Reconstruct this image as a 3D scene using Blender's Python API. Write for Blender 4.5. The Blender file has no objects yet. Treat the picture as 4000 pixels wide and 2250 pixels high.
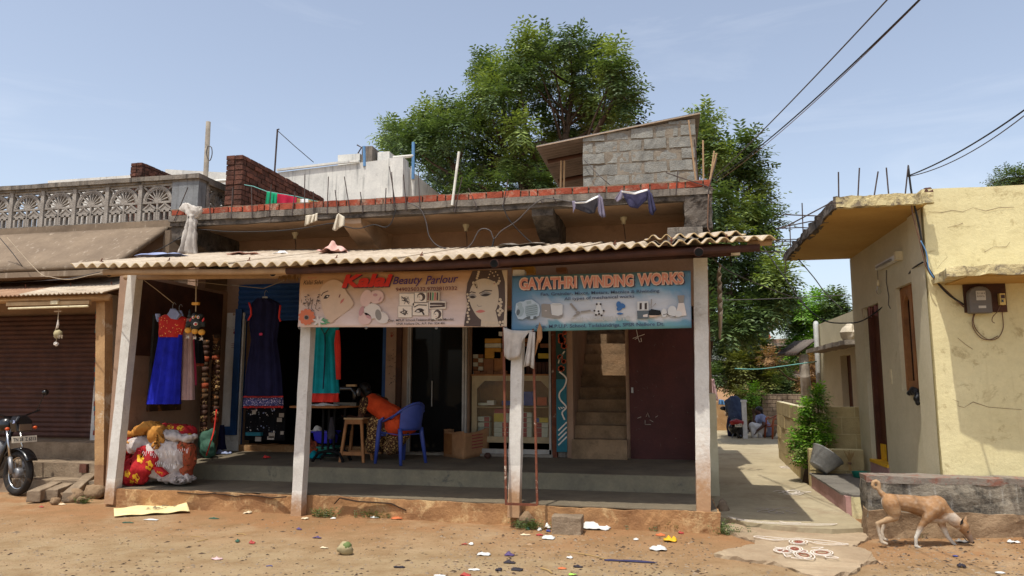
import bpy, bmesh, math, random
from mathutils import Vector, Matrix, noise as mnoise
random.seed(7)
R = math.radians
SC = bpy.context.scene
COL = SC.collection
# ---------------------------------------------------------------- camera model
F, EYE, YAW, PIT = 2850.0, 1.55, R(12.0), R(7.5)
FW = Vector((-math.sin(YAW)*math.cos(PIT), math.cos(YAW)*math.cos(PIT), math.sin(PIT)))
RT = Vector((math.cos(YAW), math.sin(YAW), 0)); UP = RT.cross(FW); CO = Vector((0, 0, EYE))
def ray(px, py): return FW*F + RT*(px-2000) + UP*(1125-py)
def at(px, py, y):
    d = ray(px, py); return CO + d*(y/d.y)
def atx(px, py, x):
    d = ray(px, py); return CO + d*(x/d.x)
def atz(px, py, z=0.0):
    d = ray(px, py); return CO + d*((z-EYE)/d.z)
def fx(px, y=11.1, py=1500): return at(px, py, y).x

# ---------------------------------------------------------------- colour + materials
def lin(c):
    def f(v):
        v /= 255.0
        return v/12.92 if v <= .04045 else ((v+.055)/1.055)**2.4
    return (f(c[0]), f(c[1]), f(c[2]), 1)
def sc(c, k): return (min(1, c[0]*k), min(1, c[1]*k), min(1, c[2]*k), 1)
M = {}
class NT:
    def __init__(s, m):
        s.t = m.node_tree; s.t.nodes.clear()
        s.out = s.n('ShaderNodeOutputMaterial'); s.p = s.n('ShaderNodeBsdfPrincipled')
        s.l(s.p.outputs[0], s.out.inputs[0])
        s.tc = s.n('ShaderNodeTexCoord')
    def n(s, t, **k):
        o = s.t.nodes.new(t)
        for a, b in k.items(): setattr(o, a, b)
        return o
    def l(s, a, b): s.t.links.new(a, b)
    def mapping(s, scale=(1, 1, 1), loc=(0, 0, 0), rot=(0, 0, 0), src=None):
        m = s.n('ShaderNodeMapping'); m.inputs['Scale'].default_value = scale
        m.inputs['Location'].default_value = loc; m.inputs['Rotation'].default_value = rot
        s.l(src or s.tc.outputs['Object'], m.inputs[0]); return m.outputs[0]
    def noise(s, vec, scale, detail=5, rough=.6, dist=0):
        n = s.n('ShaderNodeTexNoise'); n.inputs['Scale'].default_value = scale
        n.inputs['Detail'].default_value = detail; n.inputs['Roughness'].default_value = rough
        n.inputs['Distortion'].default_value = dist; s.l(vec, n.inputs['Vector']); return n.outputs[0]
    def ramp(s, fac, stops):
        r = s.n('ShaderNodeValToRGB'); e = r.color_ramp.elements
        while len(e) < len(stops): e.new(.5)
        for q, (p, c) in zip(e, stops):
            q.position = p; q.color = c if len(c) == 4 else (*c, 1)
        s.l(fac, r.inputs[0]); return r.outputs[0]
    def mix(s, fac, a, b, mode='MIX'):
        m = s.n('ShaderNodeMix', data_type='RGBA', blend_type=mode)
        for v, i in ((fac, 0), (a, 6), (b, 7)):
            if hasattr(v, 'links') or hasattr(v, 'is_linked'): s.l(v, m.inputs[i])
            else: m.inputs[i].default_value = v
        return m.outputs[2]
    def math(s, op, a, b=0.0):
        m = s.n('ShaderNodeMath', operation=op)
        for i, v in enumerate((a, b)):
            if hasattr(v, 'is_linked'): s.l(v, m.inputs[i])
            else: m.inputs[i].default_value = v
        return m.outputs[0]
    def bump(s, h, strength, dist=.02):
        b = s.n('ShaderNodeBump'); b.inputs['Strength'].default_value = strength
        b.inputs['Distance'].default_value = dist; s.l(h, b.inputs['Height']); s.l(b.outputs[0], s.p.inputs['Normal'])
W0, W1 = (0, 0, 0, 1), (1, 1, 1, 1)
def newmat(key):
    m = bpy.data.materials.new(key); m.use_nodes = True; M[key] = m
    return m, NT(m)
def mat(key, c, c2=None, scale=3.0, rough=.85, bump=.25, bscale=40, streak=None, streak_amt=(.5, .75), dirt=None,
        dirt_amt=(.55, .75), dirt_scale=1.5, metal=0.0, island=0.0, spec=.3, fine=.25):
    """weathered surface: two noises of base colour, optional vertical run stains and patches of dirt"""
    m, t = newmat(key); c = lin(c); c2 = lin(c2) if c2 else sc(c, .72)
    vec = t.mapping()
    a = t.noise(vec, scale, 6, .65)
    col = t.ramp(a, [(.32, c2), (.66, c)])
    if fine:
        b = t.noise(vec, scale*14, 3, .7)
        col = t.mix(fine, col, t.ramp(b, [(.3, (.45, .45, .45, 1)), (.7, W1)]), 'MULTIPLY')
    if dirt:
        d = t.noise(t.mapping(loc=(3.1, 7.7, 1.9)), dirt_scale, 8, .72, .4)
        col = t.mix(t.ramp(d, [(dirt_amt[0], W0), (dirt_amt[1], W1)]), col, lin(dirt))
    if streak:
        d = t.noise(t.mapping(scale=(6, 6, .35), loc=(1, 2, 3)), 1.6, 7, .7, .3)
        col = t.mix(t.ramp(d, [(streak_amt[0], W0), (streak_amt[1], W1)]), col, lin(streak))
    if island:
        g = t.n('ShaderNodeNewGeometry')
        h = t.n('ShaderNodeHueSaturation')
        v = t.n('ShaderNodeMapRange'); v.inputs[3].default_value = 1-island; v.inputs[4].default_value = 1+island
        t.l(g.outputs['Random Per Island'], v.inputs[0]); t.l(v.outputs[0], h.inputs['Value']); t.l(col, h.inputs['Color']); col = h.outputs[0]
    t.l(col, t.p.inputs['Base Color'])
    t.p.inputs['Roughness'].default_value = rough; t.p.inputs['Metallic'].default_value = metal
    t.p.inputs['Specular IOR Level'].default_value = spec
    if bump:
        t.bump(t.noise(vec, bscale, 6, .7), bump, .02)
    return m
def plain(key, c, rough=.6, metal=0.0, var=.12, spec=.4):
    return mat(key, c, tuple(max(0, v*(1-var)) for v in c), 9, rough, 0, metal=metal, fine=.08, spec=spec)
def cloth(key, c, c2=None, pat=None, pscale=30, pat_at=.62, rough=.9, kind='noise'):
    m, t = newmat(key); c = lin(c); c2 = lin(c2) if c2 else sc(c, .75)
    vec = t.mapping(); col = t.ramp(t.noise(vec, 6, 4), [(.3, c2), (.7, c)])
    if pat:
        if kind == 'noise': f = t.ramp(t.noise(vec, pscale, 3), [(pat_at, W0), (pat_at+.04, W1)])
        else:
            v = t.n('ShaderNodeTexVoronoi'); v.inputs['Scale'].default_value = pscale; t.l(vec, v.inputs['Vector'])
            f = t.ramp(v.outputs['Distance'], [(pat_at, W1), (pat_at+.03, W0)])
        col = t.mix(f, col, lin(pat))
    t.l(col, t.p.inputs['Base Color']); t.p.inputs['Roughness'].default_value = rough
    t.p.inputs['Specular IOR Level'].default_value = .15
    t.bump(t.noise(vec, 160, 2), .12, .004); return m
def leafmat(key, c, c2, trans=.35):
    m, t = newmat(key)
    g = t.n('ShaderNodeNewGeometry'); col = t.ramp(g.outputs['Random Per Island'], [(0, lin(c2)), (.75, lin(c)), (1, sc(lin(c), 1.35))])
    t.l(col, t.p.inputs['Base Color']); t.p.inputs['Roughness'].default_value = .5; t.p.inputs['Specular IOR Level'].default_value = .35
    tr = t.n('ShaderNodeBsdfTranslucent'); t.l(t.mix(1.0, col, (1, 1, .45, 1), 'MULTIPLY'), tr.inputs[0])
    mx = t.n('ShaderNodeMixShader'); mx.inputs[0].default_value = trans
    t.l(t.p.outputs[0], mx.inputs[1]); t.l(tr.outputs[0], mx.inputs[2]); t.l(mx.outputs[0], t.out.inputs[0]); return m

# ---------------------------------------------------------------- mesh builder
class MB:
    def __init__(s): s.v = []; s.f = []; s.mi = []; s.m = 0
    def add(s, vs, fs):
        o = len(s.v); s.v += [Vector(v) for v in vs]; s.f += [[i+o for i in f] for f in fs]; s.mi += [s.m]*len(fs); return s
    def box(s, a, b):
        x0, y0, z0 = (min(p, q) for p, q in zip(a, b)); x1, y1, z1 = (max(p, q) for p, q in zip(a, b))
        return s.add([(x0,y0,z0),(x1,y0,z0),(x1,y1,z0),(x0,y1,z0),(x0,y0,z1),(x1,y0,z1),(x1,y1,z1),(x0,y1,z1)],
                     [(0,3,2,1),(4,5,6,7),(0,1,5,4),(1,2,6,5),(2,3,7,6),(3,0,4,7)])
    def hexa(s, p):
        return s.add(p, [(0,3,2,1),(4,5,6,7),(0,1,5,4),(1,2,6,5),(2,3,7,6),(3,0,4,7)])
    def prism(s, pts, vec):
        vec = Vector(vec); n = len(pts); p = [Vector(q) for q in pts]
        return s.add(p+[q+vec for q in p], [list(range(n))[::-1], list(range(n, 2*n))]+[(i, (i+1) % n, n+(i+1) % n, n+i) for i in range(n)])
    def quad(s, *p): return s.add(p, [tuple(range(len(p)))])
    def tube(s, pts, r, n=6, cap=True):
        pts = [Vector(p) for p in pts]; k = len(pts); rr = r if isinstance(r, (list, tuple)) else [r]*k
        vs = []; fs = []; prev = None
        for i, p in enumerate(pts):
            d = (pts[min(i+1, k-1)]-pts[max(i-1, 0)]).normalized()
            if prev is None: a = d.orthogonal().normalized()
            else: a = (prev-d*prev.dot(d)); a = a.normalized() if a.length > 1e-6 else d.orthogonal().normalized()
            prev = a; b = d.cross(a)
            for j in range(n):
                t = 2*math.pi*j/n; vs.append(p+(a*math.cos(t)+b*math.sin(t))*rr[i])
        for i in range(k-1):
            for j in range(n): fs.append((i*n+j, i*n+(j+1) % n, (i+1)*n+(j+1) % n, (i+1)*n+j))
        if cap: fs += [list(range(n))[::-1], list(range((k-1)*n, k*n))]
        return s.add(vs, fs)
    def bar(s, a, b, w, h=None):
        """square bar between two points, w wide and h deep"""
        a = Vector(a); b = Vector(b); d = (b-a).normalized(); h = h or w
        u = d.cross(Vector((0, 1, 0))); u = u.normalized() if u.length > .05 else Vector((1, 0, 0)); v = d.cross(u)
        return s.hexa([p+u*(i*w/2)+v*(j*h/2) for p in (a, b) for i, j in ((-1,-1),(1,-1),(1,1),(-1,1))])
    def lathe(s, prof, c, n=16, ax=(0, 0, 1), cap=False):
        c = Vector(c); ax = Vector(ax).normalized(); a = ax.orthogonal().normalized(); b = ax.cross(a); k = len(prof)
        vs = [c+ax*h+(a*math.cos(2*math.pi*j/n)+b*math.sin(2*math.pi*j/n))*r for r, h in prof for j in range(n)]
        fs = [(i*n+j, i*n+(j+1) % n, (i+1)*n+(j+1) % n, (i+1)*n+j) for i in range(k-1) for j in range(n)]
        if cap: fs += [list(range(n))[::-1], list(range((k-1)*n, k*n))]
        return s.add(vs, fs)
    def grid(s, fn, nu, nv, wrap=False):
        vs = [fn(i/nu, j/nv) for j in range(nv+1) for i in range(nu+(0 if wrap else 1))]; w = nu+(0 if wrap else 1)
        fs = [(j*w+i, j*w+(i+1) % w, (j+1)*w+(i+1) % w, (j+1)*w+i) for j in range(nv) for i in range(nu)]
        return s.add(vs, fs)
    def ball(s, c, r, n=12, k=8, rot=None):
        r = (r, r, r) if not isinstance(r, (list, tuple)) else r; c = Vector(c)
        def fn(u, v):
            th = 2*math.pi*u; ph = math.pi*(v-.5)
            q = Vector((r[0]*math.cos(th)*math.cos(ph), r[1]*math.sin(th)*math.cos(ph), r[2]*math.sin(ph)))
            if rot: q = rot @ q
            return c+q
        return s.grid(fn, n, k, True)
    def rock(s, c, r, seed, n=9, k=6, amt=.25):
        c = Vector(c); r = (r, r, r) if not isinstance(r, (list, tuple)) else r
        def fn(u, v):
            th = 2*math.pi*u; ph = math.pi*(v-.5)
            d = Vector((math.cos(th)*math.cos(ph), math.sin(th)*math.cos(ph), math.sin(ph)))
            q = 1+amt*mnoise.noise(d*1.7+Vector((seed*3.1, seed*1.7, seed)))*2
            return c+Vector((d.x*r[0], d.y*r[1], d.z*r[2]))*q
        return s.grid(fn, n, k, True)
    def build(s, name, m, parent=None, smooth=False, loc=None):
        off = Vector((0, 0, 0)); q = parent
        while q is not None: off += q.location; q = q.parent
        if loc is not None: off += Vector(loc)
        me = bpy.data.meshes.new(name); me.from_pydata([v-off for v in s.v], [], s.f)
        ms = m if isinstance(m, (list, tuple)) else [m]
        for x in ms: me.materials.append(M[x] if isinstance(x, str) else x)
        if len(ms) > 1: me.polygons.foreach_set('material_index', s.mi)
        if smooth: me.polygons.foreach_set('use_smooth', [True]*len(me.polygons))
        me.update()
        o = bpy.data.objects.new(name, me); COL.objects.link(o)
        if parent is not None: o.parent = parent
        elif loc is not None: o.location = loc
        return o
def fixn(o):
    bm = bmesh.new(); bm.from_mesh(o.data); bmesh.ops.recalc_face_normals(bm, faces=bm.faces); bm.to_mesh(o.data); bm.free(); return o
def bevel(o, w=.01, seg=2):
    md = o.modifiers.new('edge', 'BEVEL'); md.width = w; md.segments = seg; md.limit_method = 'ANGLE'; return o
def rough(o, amt=.015, scale=3.0, cut=.12, z=True):
    """chip and wobble a mesh: subdivide long edges and displace with noise"""
    bm = bmesh.new(); bm.from_mesh(o.data)
    for _ in range(5):
        es = [e for e in bm.edges if e.calc_length() > cut]
        if not es: break
        bmesh.ops.subdivide_edges(bm, edges=es, cuts=1, use_grid_fill=True)
    bmesh.ops.triangulate(bm, faces=[f for f in bm.faces if len(f.verts) > 4])
    for v in bm.verts:
        p = v.co*scale; d = Vector((mnoise.noise(p), mnoise.noise(p+Vector((9, 1, 4))), mnoise.noise(p+Vector((3, 8, 2)))))
        d2 = Vector((mnoise.noise(p*4), mnoise.noise(p*4+Vector((9, 1, 4))), mnoise.noise(p*4+Vector((3, 8, 2)))))
        d = d+d2*.5
        if not z: d.z = 0
        v.co += d*amt
    bm.to_mesh(o.data); bm.free(); return o
def tag(o, label, cat, group=None, kind=None):
    if label: o['label'] = label
    if cat: o['category'] = cat
    if group: o['group'] = group
    if kind: o['kind'] = kind
    return o
def thing(name, label, cat, loc=(0, 0, 0), group=None):
    o = bpy.data.objects.new(name, None); COL.objects.link(o); o.location = loc; o.empty_display_size = .2
    return tag(o, label, cat, group)
def lab(o, label): o['label'] = label; return o
def copy_thing(root, loc, rz=0.0, scale=1.0, label=None):
    r = root.copy(); COL.objects.link(r); r.location = loc; r.rotation_euler = (0, 0, rz); r.scale = (scale,)*3
    if label: r['label'] = label
    for ch in list(root.children):
        c = ch.copy(); COL.objects.link(c); c.parent = r
        for g in ch.children:
            d = g.copy(); COL.objects.link(d); d.parent = c
    return r
def curve_pts(pts, n=8):
    """Catmull-Rom through points"""
    pts = [Vector(p) for p in pts]; out = []
    for i in range(len(pts)-1):
        p0 = pts[max(i-1, 0)]; p1 = pts[i]; p2 = pts[i+1]; p3 = pts[min(i+2, len(pts)-1)]
        for k in range(n):
            t = k/n
            out.append(.5*((2*p1)+(p2-p0)*t+(2*p0-5*p1+4*p2-p3)*t*t+(3*p1-p0-3*p2+p3)*t*t*t))
    return out+[pts[-1]]
def sag(a, b, d, n=14, ext=0.0):
    """hanging wire; ext carries it on past b to a pole out of view"""
    a = Vector(a); b = Vector(b); x = [b+(b-a).normalized()*ext*k/3+Vector((0, 0, .05*k)) for k in (1, 2, 3)] if ext else []
    return x[:0]+[a.lerp(b, i/n)-Vector((0, 0, 4*d*(i/n)*(1-i/n))) for i in range(n+1)]+x
def wire(name, label, pts, r, m, cat='cable', group=None, n=5):
    return tag(MB().tube(pts, r, n).build(name, m, None, True, loc=pts[0]), label, cat, group)
def blob(name, caps, m, parent=None, voxel=.012, smooth=5, loc=None, balls=(), factor=.5):
    """one continuous skin grown over tapered limbs: (p0, r0, p1, r1) capsules and (centre, radii, rot) ellipsoids, voxel-merged"""
    b = MB()
    for p0, r0, p1, r1 in caps:
        p0 = Vector(p0); p1 = Vector(p1); b.ball(p0, r0, 12, 8); b.ball(p1, r1, 12, 8); b.tube([p0, p1], [r0, r1], 12)
    for q in balls: b.ball(q[0], q[1], 14, 10, q[2] if len(q) > 2 else None)
    o = fixn(b.build(name, m))
    md = o.modifiers.new('r', 'REMESH'); md.mode = 'VOXEL'; md.voxel_size = voxel
    ms = o.modifiers.new('s', 'SMOOTH'); ms.iterations = smooth; ms.factor = factor
    dg = bpy.context.evaluated_depsgraph_get(); me = bpy.data.meshes.new_from_object(o.evaluated_get(dg))
    bpy.data.objects.remove(o)
    off = Vector((0, 0, 0)); q = parent
    while q is not None: off += q.location; q = q.parent
    if parent is None and loc is not None: off = Vector(loc)
    me.transform(Matrix.Translation(-off)); me.polygons.foreach_set('use_smooth', [True]*len(me.polygons))
    o = bpy.data.objects.new(name, me); COL.objects.link(o)
    if parent is not None: o.parent = parent
    elif loc is not None: o.location = loc
    return o
def vcol(o, fn, name='tint'):
    """real pigment patches: one colour per vertex from its world position"""
    off = Vector((0, 0, 0)); q = o
    while q is not None: off += q.location; q = q.parent
    a = o.data.color_attributes.new(name, 'FLOAT_COLOR', 'POINT')
    for i, v in enumerate(o.data.vertices):
        c = fn(v.co+off); a.data[i].color = (c[0], c[1], c[2], 1)
# lettering drawn with Blender's built-in font, laid into a four-cornered strip
_txt = {}
def glyphs(body, bold=0.0, shear=0.0):
    k = (body, bold, shear)
    if k not in _txt:
        cu = bpy.data.curves.new('t', 'FONT'); cu.body = body; cu.offset = bold; cu.shear = shear; cu.resolution_u = 3
        o = bpy.data.objects.new('t', cu); COL.objects.link(o)
        dg = bpy.context.evaluated_depsgraph_get(); me = bpy.data.meshes.new_from_object(o.evaluated_get(dg))
        vs = [tuple(v.co) for v in me.vertices]; fs = [tuple(p.vertices) for p in me.polygons]
        bpy.data.objects.remove(o); bpy.data.meshes.remove(me)
        x0 = min(v[0] for v in vs); x1 = max(v[0] for v in vs); y0 = min(v[1] for v in vs); y1 = max(v[1] for v in vs)
        _txt[k] = ([((v[0]-x0)/(x1-x0), (v[1]-y0)/(y1-y0)) for v in vs], fs)
    return _txt[k]
def text_into(mb, body, bl, br, tr, tl, bold=0.0, shear=0.0):
    vs, fs = glyphs(body, bold, shear)
    bl, br, tr, tl = (Vector(q) for q in (bl, br, tr, tl))
    mb.add([bl.lerp(br, u).lerp(tl.lerp(tr, u), v) for u, v in vs], fs)
def text_px(mb, body, x0, yb0, x1, yb1, h0, h1, Y, bold=0.0, shear=0.0):
    text_into(mb, body, at(x0, yb0, Y), at(x1, yb1, Y), at(x1, yb1-h1, Y), at(x0, yb0-h0, Y), bold, shear)
# ---------------------------------------------------------------- palette
mat('plaster_cream', (220,208,162), (208,195,148), 1.2, .9, .35, 30, streak=(196,182,138), streak_amt=(.58,.76), dirt=(170,154,112), dirt_amt=(.57,.68), dirt_scale=5, fine=.18)
mat('plaster_side', (208,198,168), (192,182,150), 1.5, .9, .2, 30, dirt=(140,118,85), dirt_amt=(.64,.85), dirt_scale=2.5, fine=.15)
mat('slab_chip', (214,200,152), (190,172,128), 6, .95, .9, 18, dirt=(120,108,90), dirt_amt=(.5,.62), dirt_scale=9)
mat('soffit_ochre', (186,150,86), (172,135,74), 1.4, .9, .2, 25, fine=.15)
mat('plaster_tan', (165,135,112), (146,118,97), 1.5, .9, .2, 30, dirt=(95,78,64), dirt_amt=(.58,.8), fine=.2)
mat('soffit_tan', (178,150,124), (160,132,106), 1.2, .9, .2, 30, dirt=(105,85,70), dirt_amt=(.55,.8), fine=.2)
mat('concrete', (150,140,126), (118,108,97), 3, .92, .6, 30, dirt=(70,64,58), dirt_amt=(.55,.72), dirt_scale=3)
mat('concrete_dark', (112,102,92), (62,56,51), 5, .95, .9, 22, dirt=(38,34,31), dirt_amt=(.52,.68), dirt_scale=5)
mat('cement_old', (140,130,118), (104,96,88), 4, .92, .8, 25, streak=(60,55,50), streak_amt=(.5,.7))
mat('veranda_floor', (124,112,92), (98,88,74), 2.2, .8, .12, 30, dirt=(125,105,80), dirt_amt=(.6,.8), dirt_scale=1.1, spec=.25)
mat('riser', (138,128,104), (108,102,86), 2.5, .8, .3, 30, dirt=(58,60,60), dirt_amt=(.58,.72), dirt_scale=4)
mat('platform_edge', (178,134,90), (142,102,68), 2.5, .95, .8, 22, dirt=(208,176,128), dirt_amt=(.54,.68), dirt_scale=3.4)
mat('crack', (70,50,34), None, 6, .95, 0)
mat('brick_red', (168,82,58), (134,64,46), 8, .92, .7, 35, island=.28, dirt=(160,138,118), dirt_amt=(.52,.7), dirt_scale=7)
mat('brick_old', (110,70,56), (66,44,37), 7, .95, .9, 30, island=.3, dirt=(50,36,30), dirt_amt=(.55,.7), dirt_scale=5)
mat('mortar', (146,128,108), (105,92,78), 6, .95, .8, 40)
mat('mortar_dark', (70,54,46), (48,38,33), 6, .95, .8, 40)
mat('block_grey', (152,150,142), (120,119,114), 5, .95, 1.0, 45, island=.06, dirt=(150,138,120), dirt_amt=(.62,.76), dirt_scale=3)
mat('block_mortar', (142,132,118), (120,110,97), 4, .95, .7, 40)
mat('block_cream', (196,178,132), (172,152,108), 4, .92, .5, 40, island=.07, dirt=(140,118,82), dirt_amt=(.6,.74))
mat('white_stain', (224,221,212), (194,192,186), 1.6, .9, .3, 25, streak=(84,84,84), streak_amt=(.54,.78), dirt=(120,118,114), dirt_amt=(.58,.8), dirt_scale=1.3)
mat('grey_paint_old', (140,142,144), (112,113,114), 3, .9, .4, 30, streak=(66,64,62), streak_amt=(.52,.72), dirt=(190,190,186), dirt_amt=(.62,.72), dirt_scale=5)
mat('balustrade', (168,160,150), (128,120,112), 5, .92, .6, 35, dirt=(66,60,54), dirt_amt=(.55,.7), dirt_scale=6)
mat('chajja_brown', (136,118,98), (108,92,76), 1.6, .92, .35, 25, streak=(160,145,127), streak_amt=(.58,.7), dirt=(84,72,62), dirt_amt=(.6,.8))
mat('asbestos', (202,186,164), (170,152,130), 3, .9, .4, 40, dirt=(150,124,98), dirt_amt=(.55,.8), dirt_scale=1.3, fine=.2)
mat('asbestos_edge', (186,160,116), (160,136,98), 3, .9, .3, 40)
mat('asbestos_red', (170,136,108), (144,108,84), 3, .9, .4, 40)
mat('asbestos_grey', (112,102,94), (88,80,74), 3, .92, .4, 40)
mat('post_white', (218,214,206), (192,186,176), 3, .85, .25, 30, dirt=(140,126,110), dirt_amt=(.6,.76), dirt_scale=3)
mat('post_soil', (168,132,98), (136,100,70), 4, .9, .4, 30)
# foot of a whitewashed post: whitewash with a ragged splash of soil
m, t = newmat('post_foot'); sp = t.n('ShaderNodeSeparateXYZ'); t.l(t.tc.outputs['Generated'], sp.inputs[0])
f = t.math('ADD', sp.outputs[2], t.math('MULTIPLY', t.math('SUBTRACT', t.noise(t.mapping(), 7, 6, .7), .5), 1.1))
t.l(t.mix(t.ramp(f, [(.35, W0), (.95, W1)]), lin((168,132,98)), lin((212,206,196))), t.p.inputs['Base Color']); t.p.inputs['Roughness'].default_value = .9; t.bump(t.noise(t.mapping(), 30), .3)
mat('post_ochre', (186,148,104), (160,122,84), 4, .9, .4, 30, dirt=(205,190,165), dirt_amt=(.55,.66), dirt_scale=3)
mat('pipe_tan', (178,148,114), (150,120,90), 3, .75, .2, 30)
mat('pipe_brown', (82,52,42), (58,36,30), 4, .75, .2, 30)
mat('pipe_black', (12,11,11), None, 3, .9, 0)
mat('rust', (124,70,48), (88,52,40), 8, .85, .4, 60, dirt=(196,180,160), dirt_amt=(.6,.68), dirt_scale=9)
mat('rebar', (86,74,70), (58,48,46), 10, .8, .2, 80)
mat('steel', (150,150,150), (120,120,122), 6, .4, .1, 60, metal=.7)
mat('aluminium', (170,164,156), (146,140,132), 6, .5, .1, 60, metal=.25)
mat('chrome', (210,210,210), (180,180,180), 6, .22, 0, metal=1)
mat('shutter_brown', (92,58,46), (66,42,34), 3, .7, .15, 30, dirt=(112,84,70), dirt_amt=(.6,.8), dirt_scale=2)
mat('shutter_blue', (40,78,128), (30,60,104), 3, .6, .15, 30)
mat('door_maroon', (84,42,38), (66,33,30), 2.5, .65, .12, 30, dirt=(112,66,64), dirt_amt=(.62,.8), dirt_scale=4)
mat('wood_dark', (82,50,34), (56,34,24), 4, .7, .3, 30)
mat('wood_mid', (164,112,66), (128,84,50), 5, .65, .3, 40)
mat('wood_pale', (190,160,120), (160,130,94), 5, .7, .3, 40)
mat('door_brown', (96,54,36), (74,40,27), 4, .6, .2, 30)
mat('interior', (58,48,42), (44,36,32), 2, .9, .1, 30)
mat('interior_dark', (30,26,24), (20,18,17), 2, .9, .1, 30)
mat('stair', (158,130,100), (112,92,70), 3, .92, .5, 30, dirt=(96,76,58), dirt_amt=(.56,.74), dirt_scale=4)
mat('teal_paint', (44,118,132), (34,98,112), 3, .7, .2, 30)
mat('teal_dark', (40,72,66), (30,56,54), 3, .7, .2, 30)
mat('chalk', (236,226,214), (214,200,186), 20, .95, .2, 90)
mat('chalk_red', (158,72,56), (130,60,48), 20, .95, .2, 90)
mat('chalk_faint', (188,176,162), (168,154,140), 20, .95, .1, 90)
mat('mesh_net', (62,58,52), (46,43,39), 8, .9, .3, 90)
mat('handprint', (150,70,62), (130,58,52), 8, .9, 0)
mat('lane_concrete', (182,168,138), (156,142,114), .9, .9, .25, 30, dirt=(136,114,90), dirt_amt=(.56,.76), dirt_scale=1.4)
mat('apron', (176,156,128), (150,128,102), 2, .92, .4, 30, dirt=(150,112,78), dirt_amt=(.58,.75), dirt_scale=2.6)
mat('pink_paint', (188,148,140), (166,126,118), 2.2, .85, .2, 30, dirt=(150,128,110), dirt_amt=(.58,.74), dirt_scale=3)
mat('plinth_top', (128,122,112), (104,98,90), 2, .8, .2, 30)
mat('black_wall', (160,150,132), (118,108,94), 3.6, .95, 1.0, 22, dirt=(46,43,40), dirt_amt=(.44,.62), dirt_scale=2.7, streak=(206,202,192), streak_amt=(.56,.8))
mat('stone_earth', (160,134,104), (116,92,68), 3, .95, 1.0, 14, dirt=(96,70,50), dirt_amt=(.55,.7), dirt_scale=4)
mat('red_ledge', (150,96,78), (118,84,70), 5, .9, .6, 30, dirt=(130,120,108), dirt_amt=(.38,.5), dirt_scale=6)
mat('stone_block', (160,140,116), (124,106,86), 5, .95, .9, 40)
mat('rubber', (44,40,36), (32,29,27), 8, .85, .4, 60, dirt=(104,84,64), dirt_amt=(.55,.75), dirt_scale=6)
plain('black_plastic', (24,24,26), .45); plain('glossy_black', (18,18,20), .25, 0, .1, .6)
plain('plastic_blue', (62,80,156), .42); plain('plastic_brown', (168,88,50), .45); plain('bin_blue', (52,48,200), .4); plain('bin_green', (30,130,110), .45)
plain('fork_grey', (140,140,142), .45, .5); plain('white_paint', (225,224,220), .6); plain('cream_plastic', (220,206,168), .5)
plain('plate_white', (222,212,190), .5); plain('red_plastic', (150,30,30), .4); plain('orange_lens', (200,80,30), .3)
plain('paper_white', (236,232,224), .9); plain('paper_yellow', (240,218,160), .9); plain('ink', (52,50,58), .8); plain('ink_soft', (150,138,110), .9)
plain('meter_grey', (104,98,92), .6); plain('meter_label', (190,184,172), .6); plain('meter_red', (70,40,38), .5); plain('mcb_yellow', (214,186,110), .5)
plain('cable_black', (30,28,28), .6); plain('cable_grey', (78,72,70), .6); plain('cable_brown', (112,82,62), .7); plain('rope_pale', (168,150,126), .9)
plain('rope_teal', (110,168,160), .8); plain('pipe_blue', (96,142,186), .5); plain('pvc_grey', (176,176,170), .6); plain('pvc_white', (222,218,206), .6)
plain('card', (176,130,90), .9); plain('gold_box', (196,146,66), .8); plain('box_white', (206,204,188), .8); plain('box_red', (158,58,66), .8); plain('box_yellow', (206,178,72), .8)
plain('box_blue', (50,74,150), .7); plain('box_orange', (196,84,44), .7); plain('box_brown', (140,96,66), .8); plain('cabinet_beige', (176,156,120), .6)
plain('rubbish_white', (222,220,214), .8); plain('rubbish_yellow', (232,178,36), .7); plain('rubbish_orange', (204,112,66), .8); plain('rubbish_red', (168,62,54), .7)
plain('rubbish_dark', (44,38,46), .8); plain('rubbish_blue', (64,74,140), .7); plain('rubbish_purple', (84,66,108), .7); plain('rubbish_green', (54,92,74), .8)
plain('rubbish_pale', (224,204,170), .9); plain('rubbish_lime', (170,214,90), .7); plain('coconut', (170,156,118), .9); plain('coconut_green', (104,120,66), .8)
mat('foil', (190,186,180), (160,156,150), 12, .3, 0, metal=.5)
mat('bark', (92,72,56), (58,45,36), 6, .95, .9, 20)
mat('bark_pale', (190,180,165), (130,118,104), 5, .95, .6, 20)
leafmat('neem', (98,118,66), (54,74,42), .3); leafmat('neem_light', (134,150,78), (92,112,58), .32); leafmat('bush_olive', (118,122,60), (70,76,34)); leafmat('leaf_bright', (128,172,54), (70,116,34))
leafmat('leaf_dry', (150,116,76), (122,92,60)); leafmat('weed', (96,112,62), (66,80,44))
cloth('cl_royal', (36,44,176), (24,30,132)); cloth('cl_red_print', (196,52,44), (160,40,38), (226,160,90), 26, .19, kind='vor'); cloth('cl_navy', (34,34,66), (24,24,50))
cloth('cl_navy_print', (70,72,116), (44,44,82), (214,196,214), 60, .56); cloth('cl_coral', (228,70,66)); cloth('cl_teal', (20,140,148), (16,116,126)); cloth('cl_red', (206,58,44), (176,46,40), (220,120,80), 22, .68)
cloth('cl_lilac', (132,124,138), (98,92,110)); mat('basin', (168,166,160), (132,130,126), 5, .5, .15, 40, metal=.15); cloth('cl_pink', (208,176,172), (182,150,148), (120,70,76), 70, .66); cloth('cl_hotpink', (216,74,112)); cloth('cl_orange', (216,82,40), (180,62,32)); cloth('cl_blouse', (86,58,44), (58,40,34), (196,166,110), 45, .58)
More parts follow.
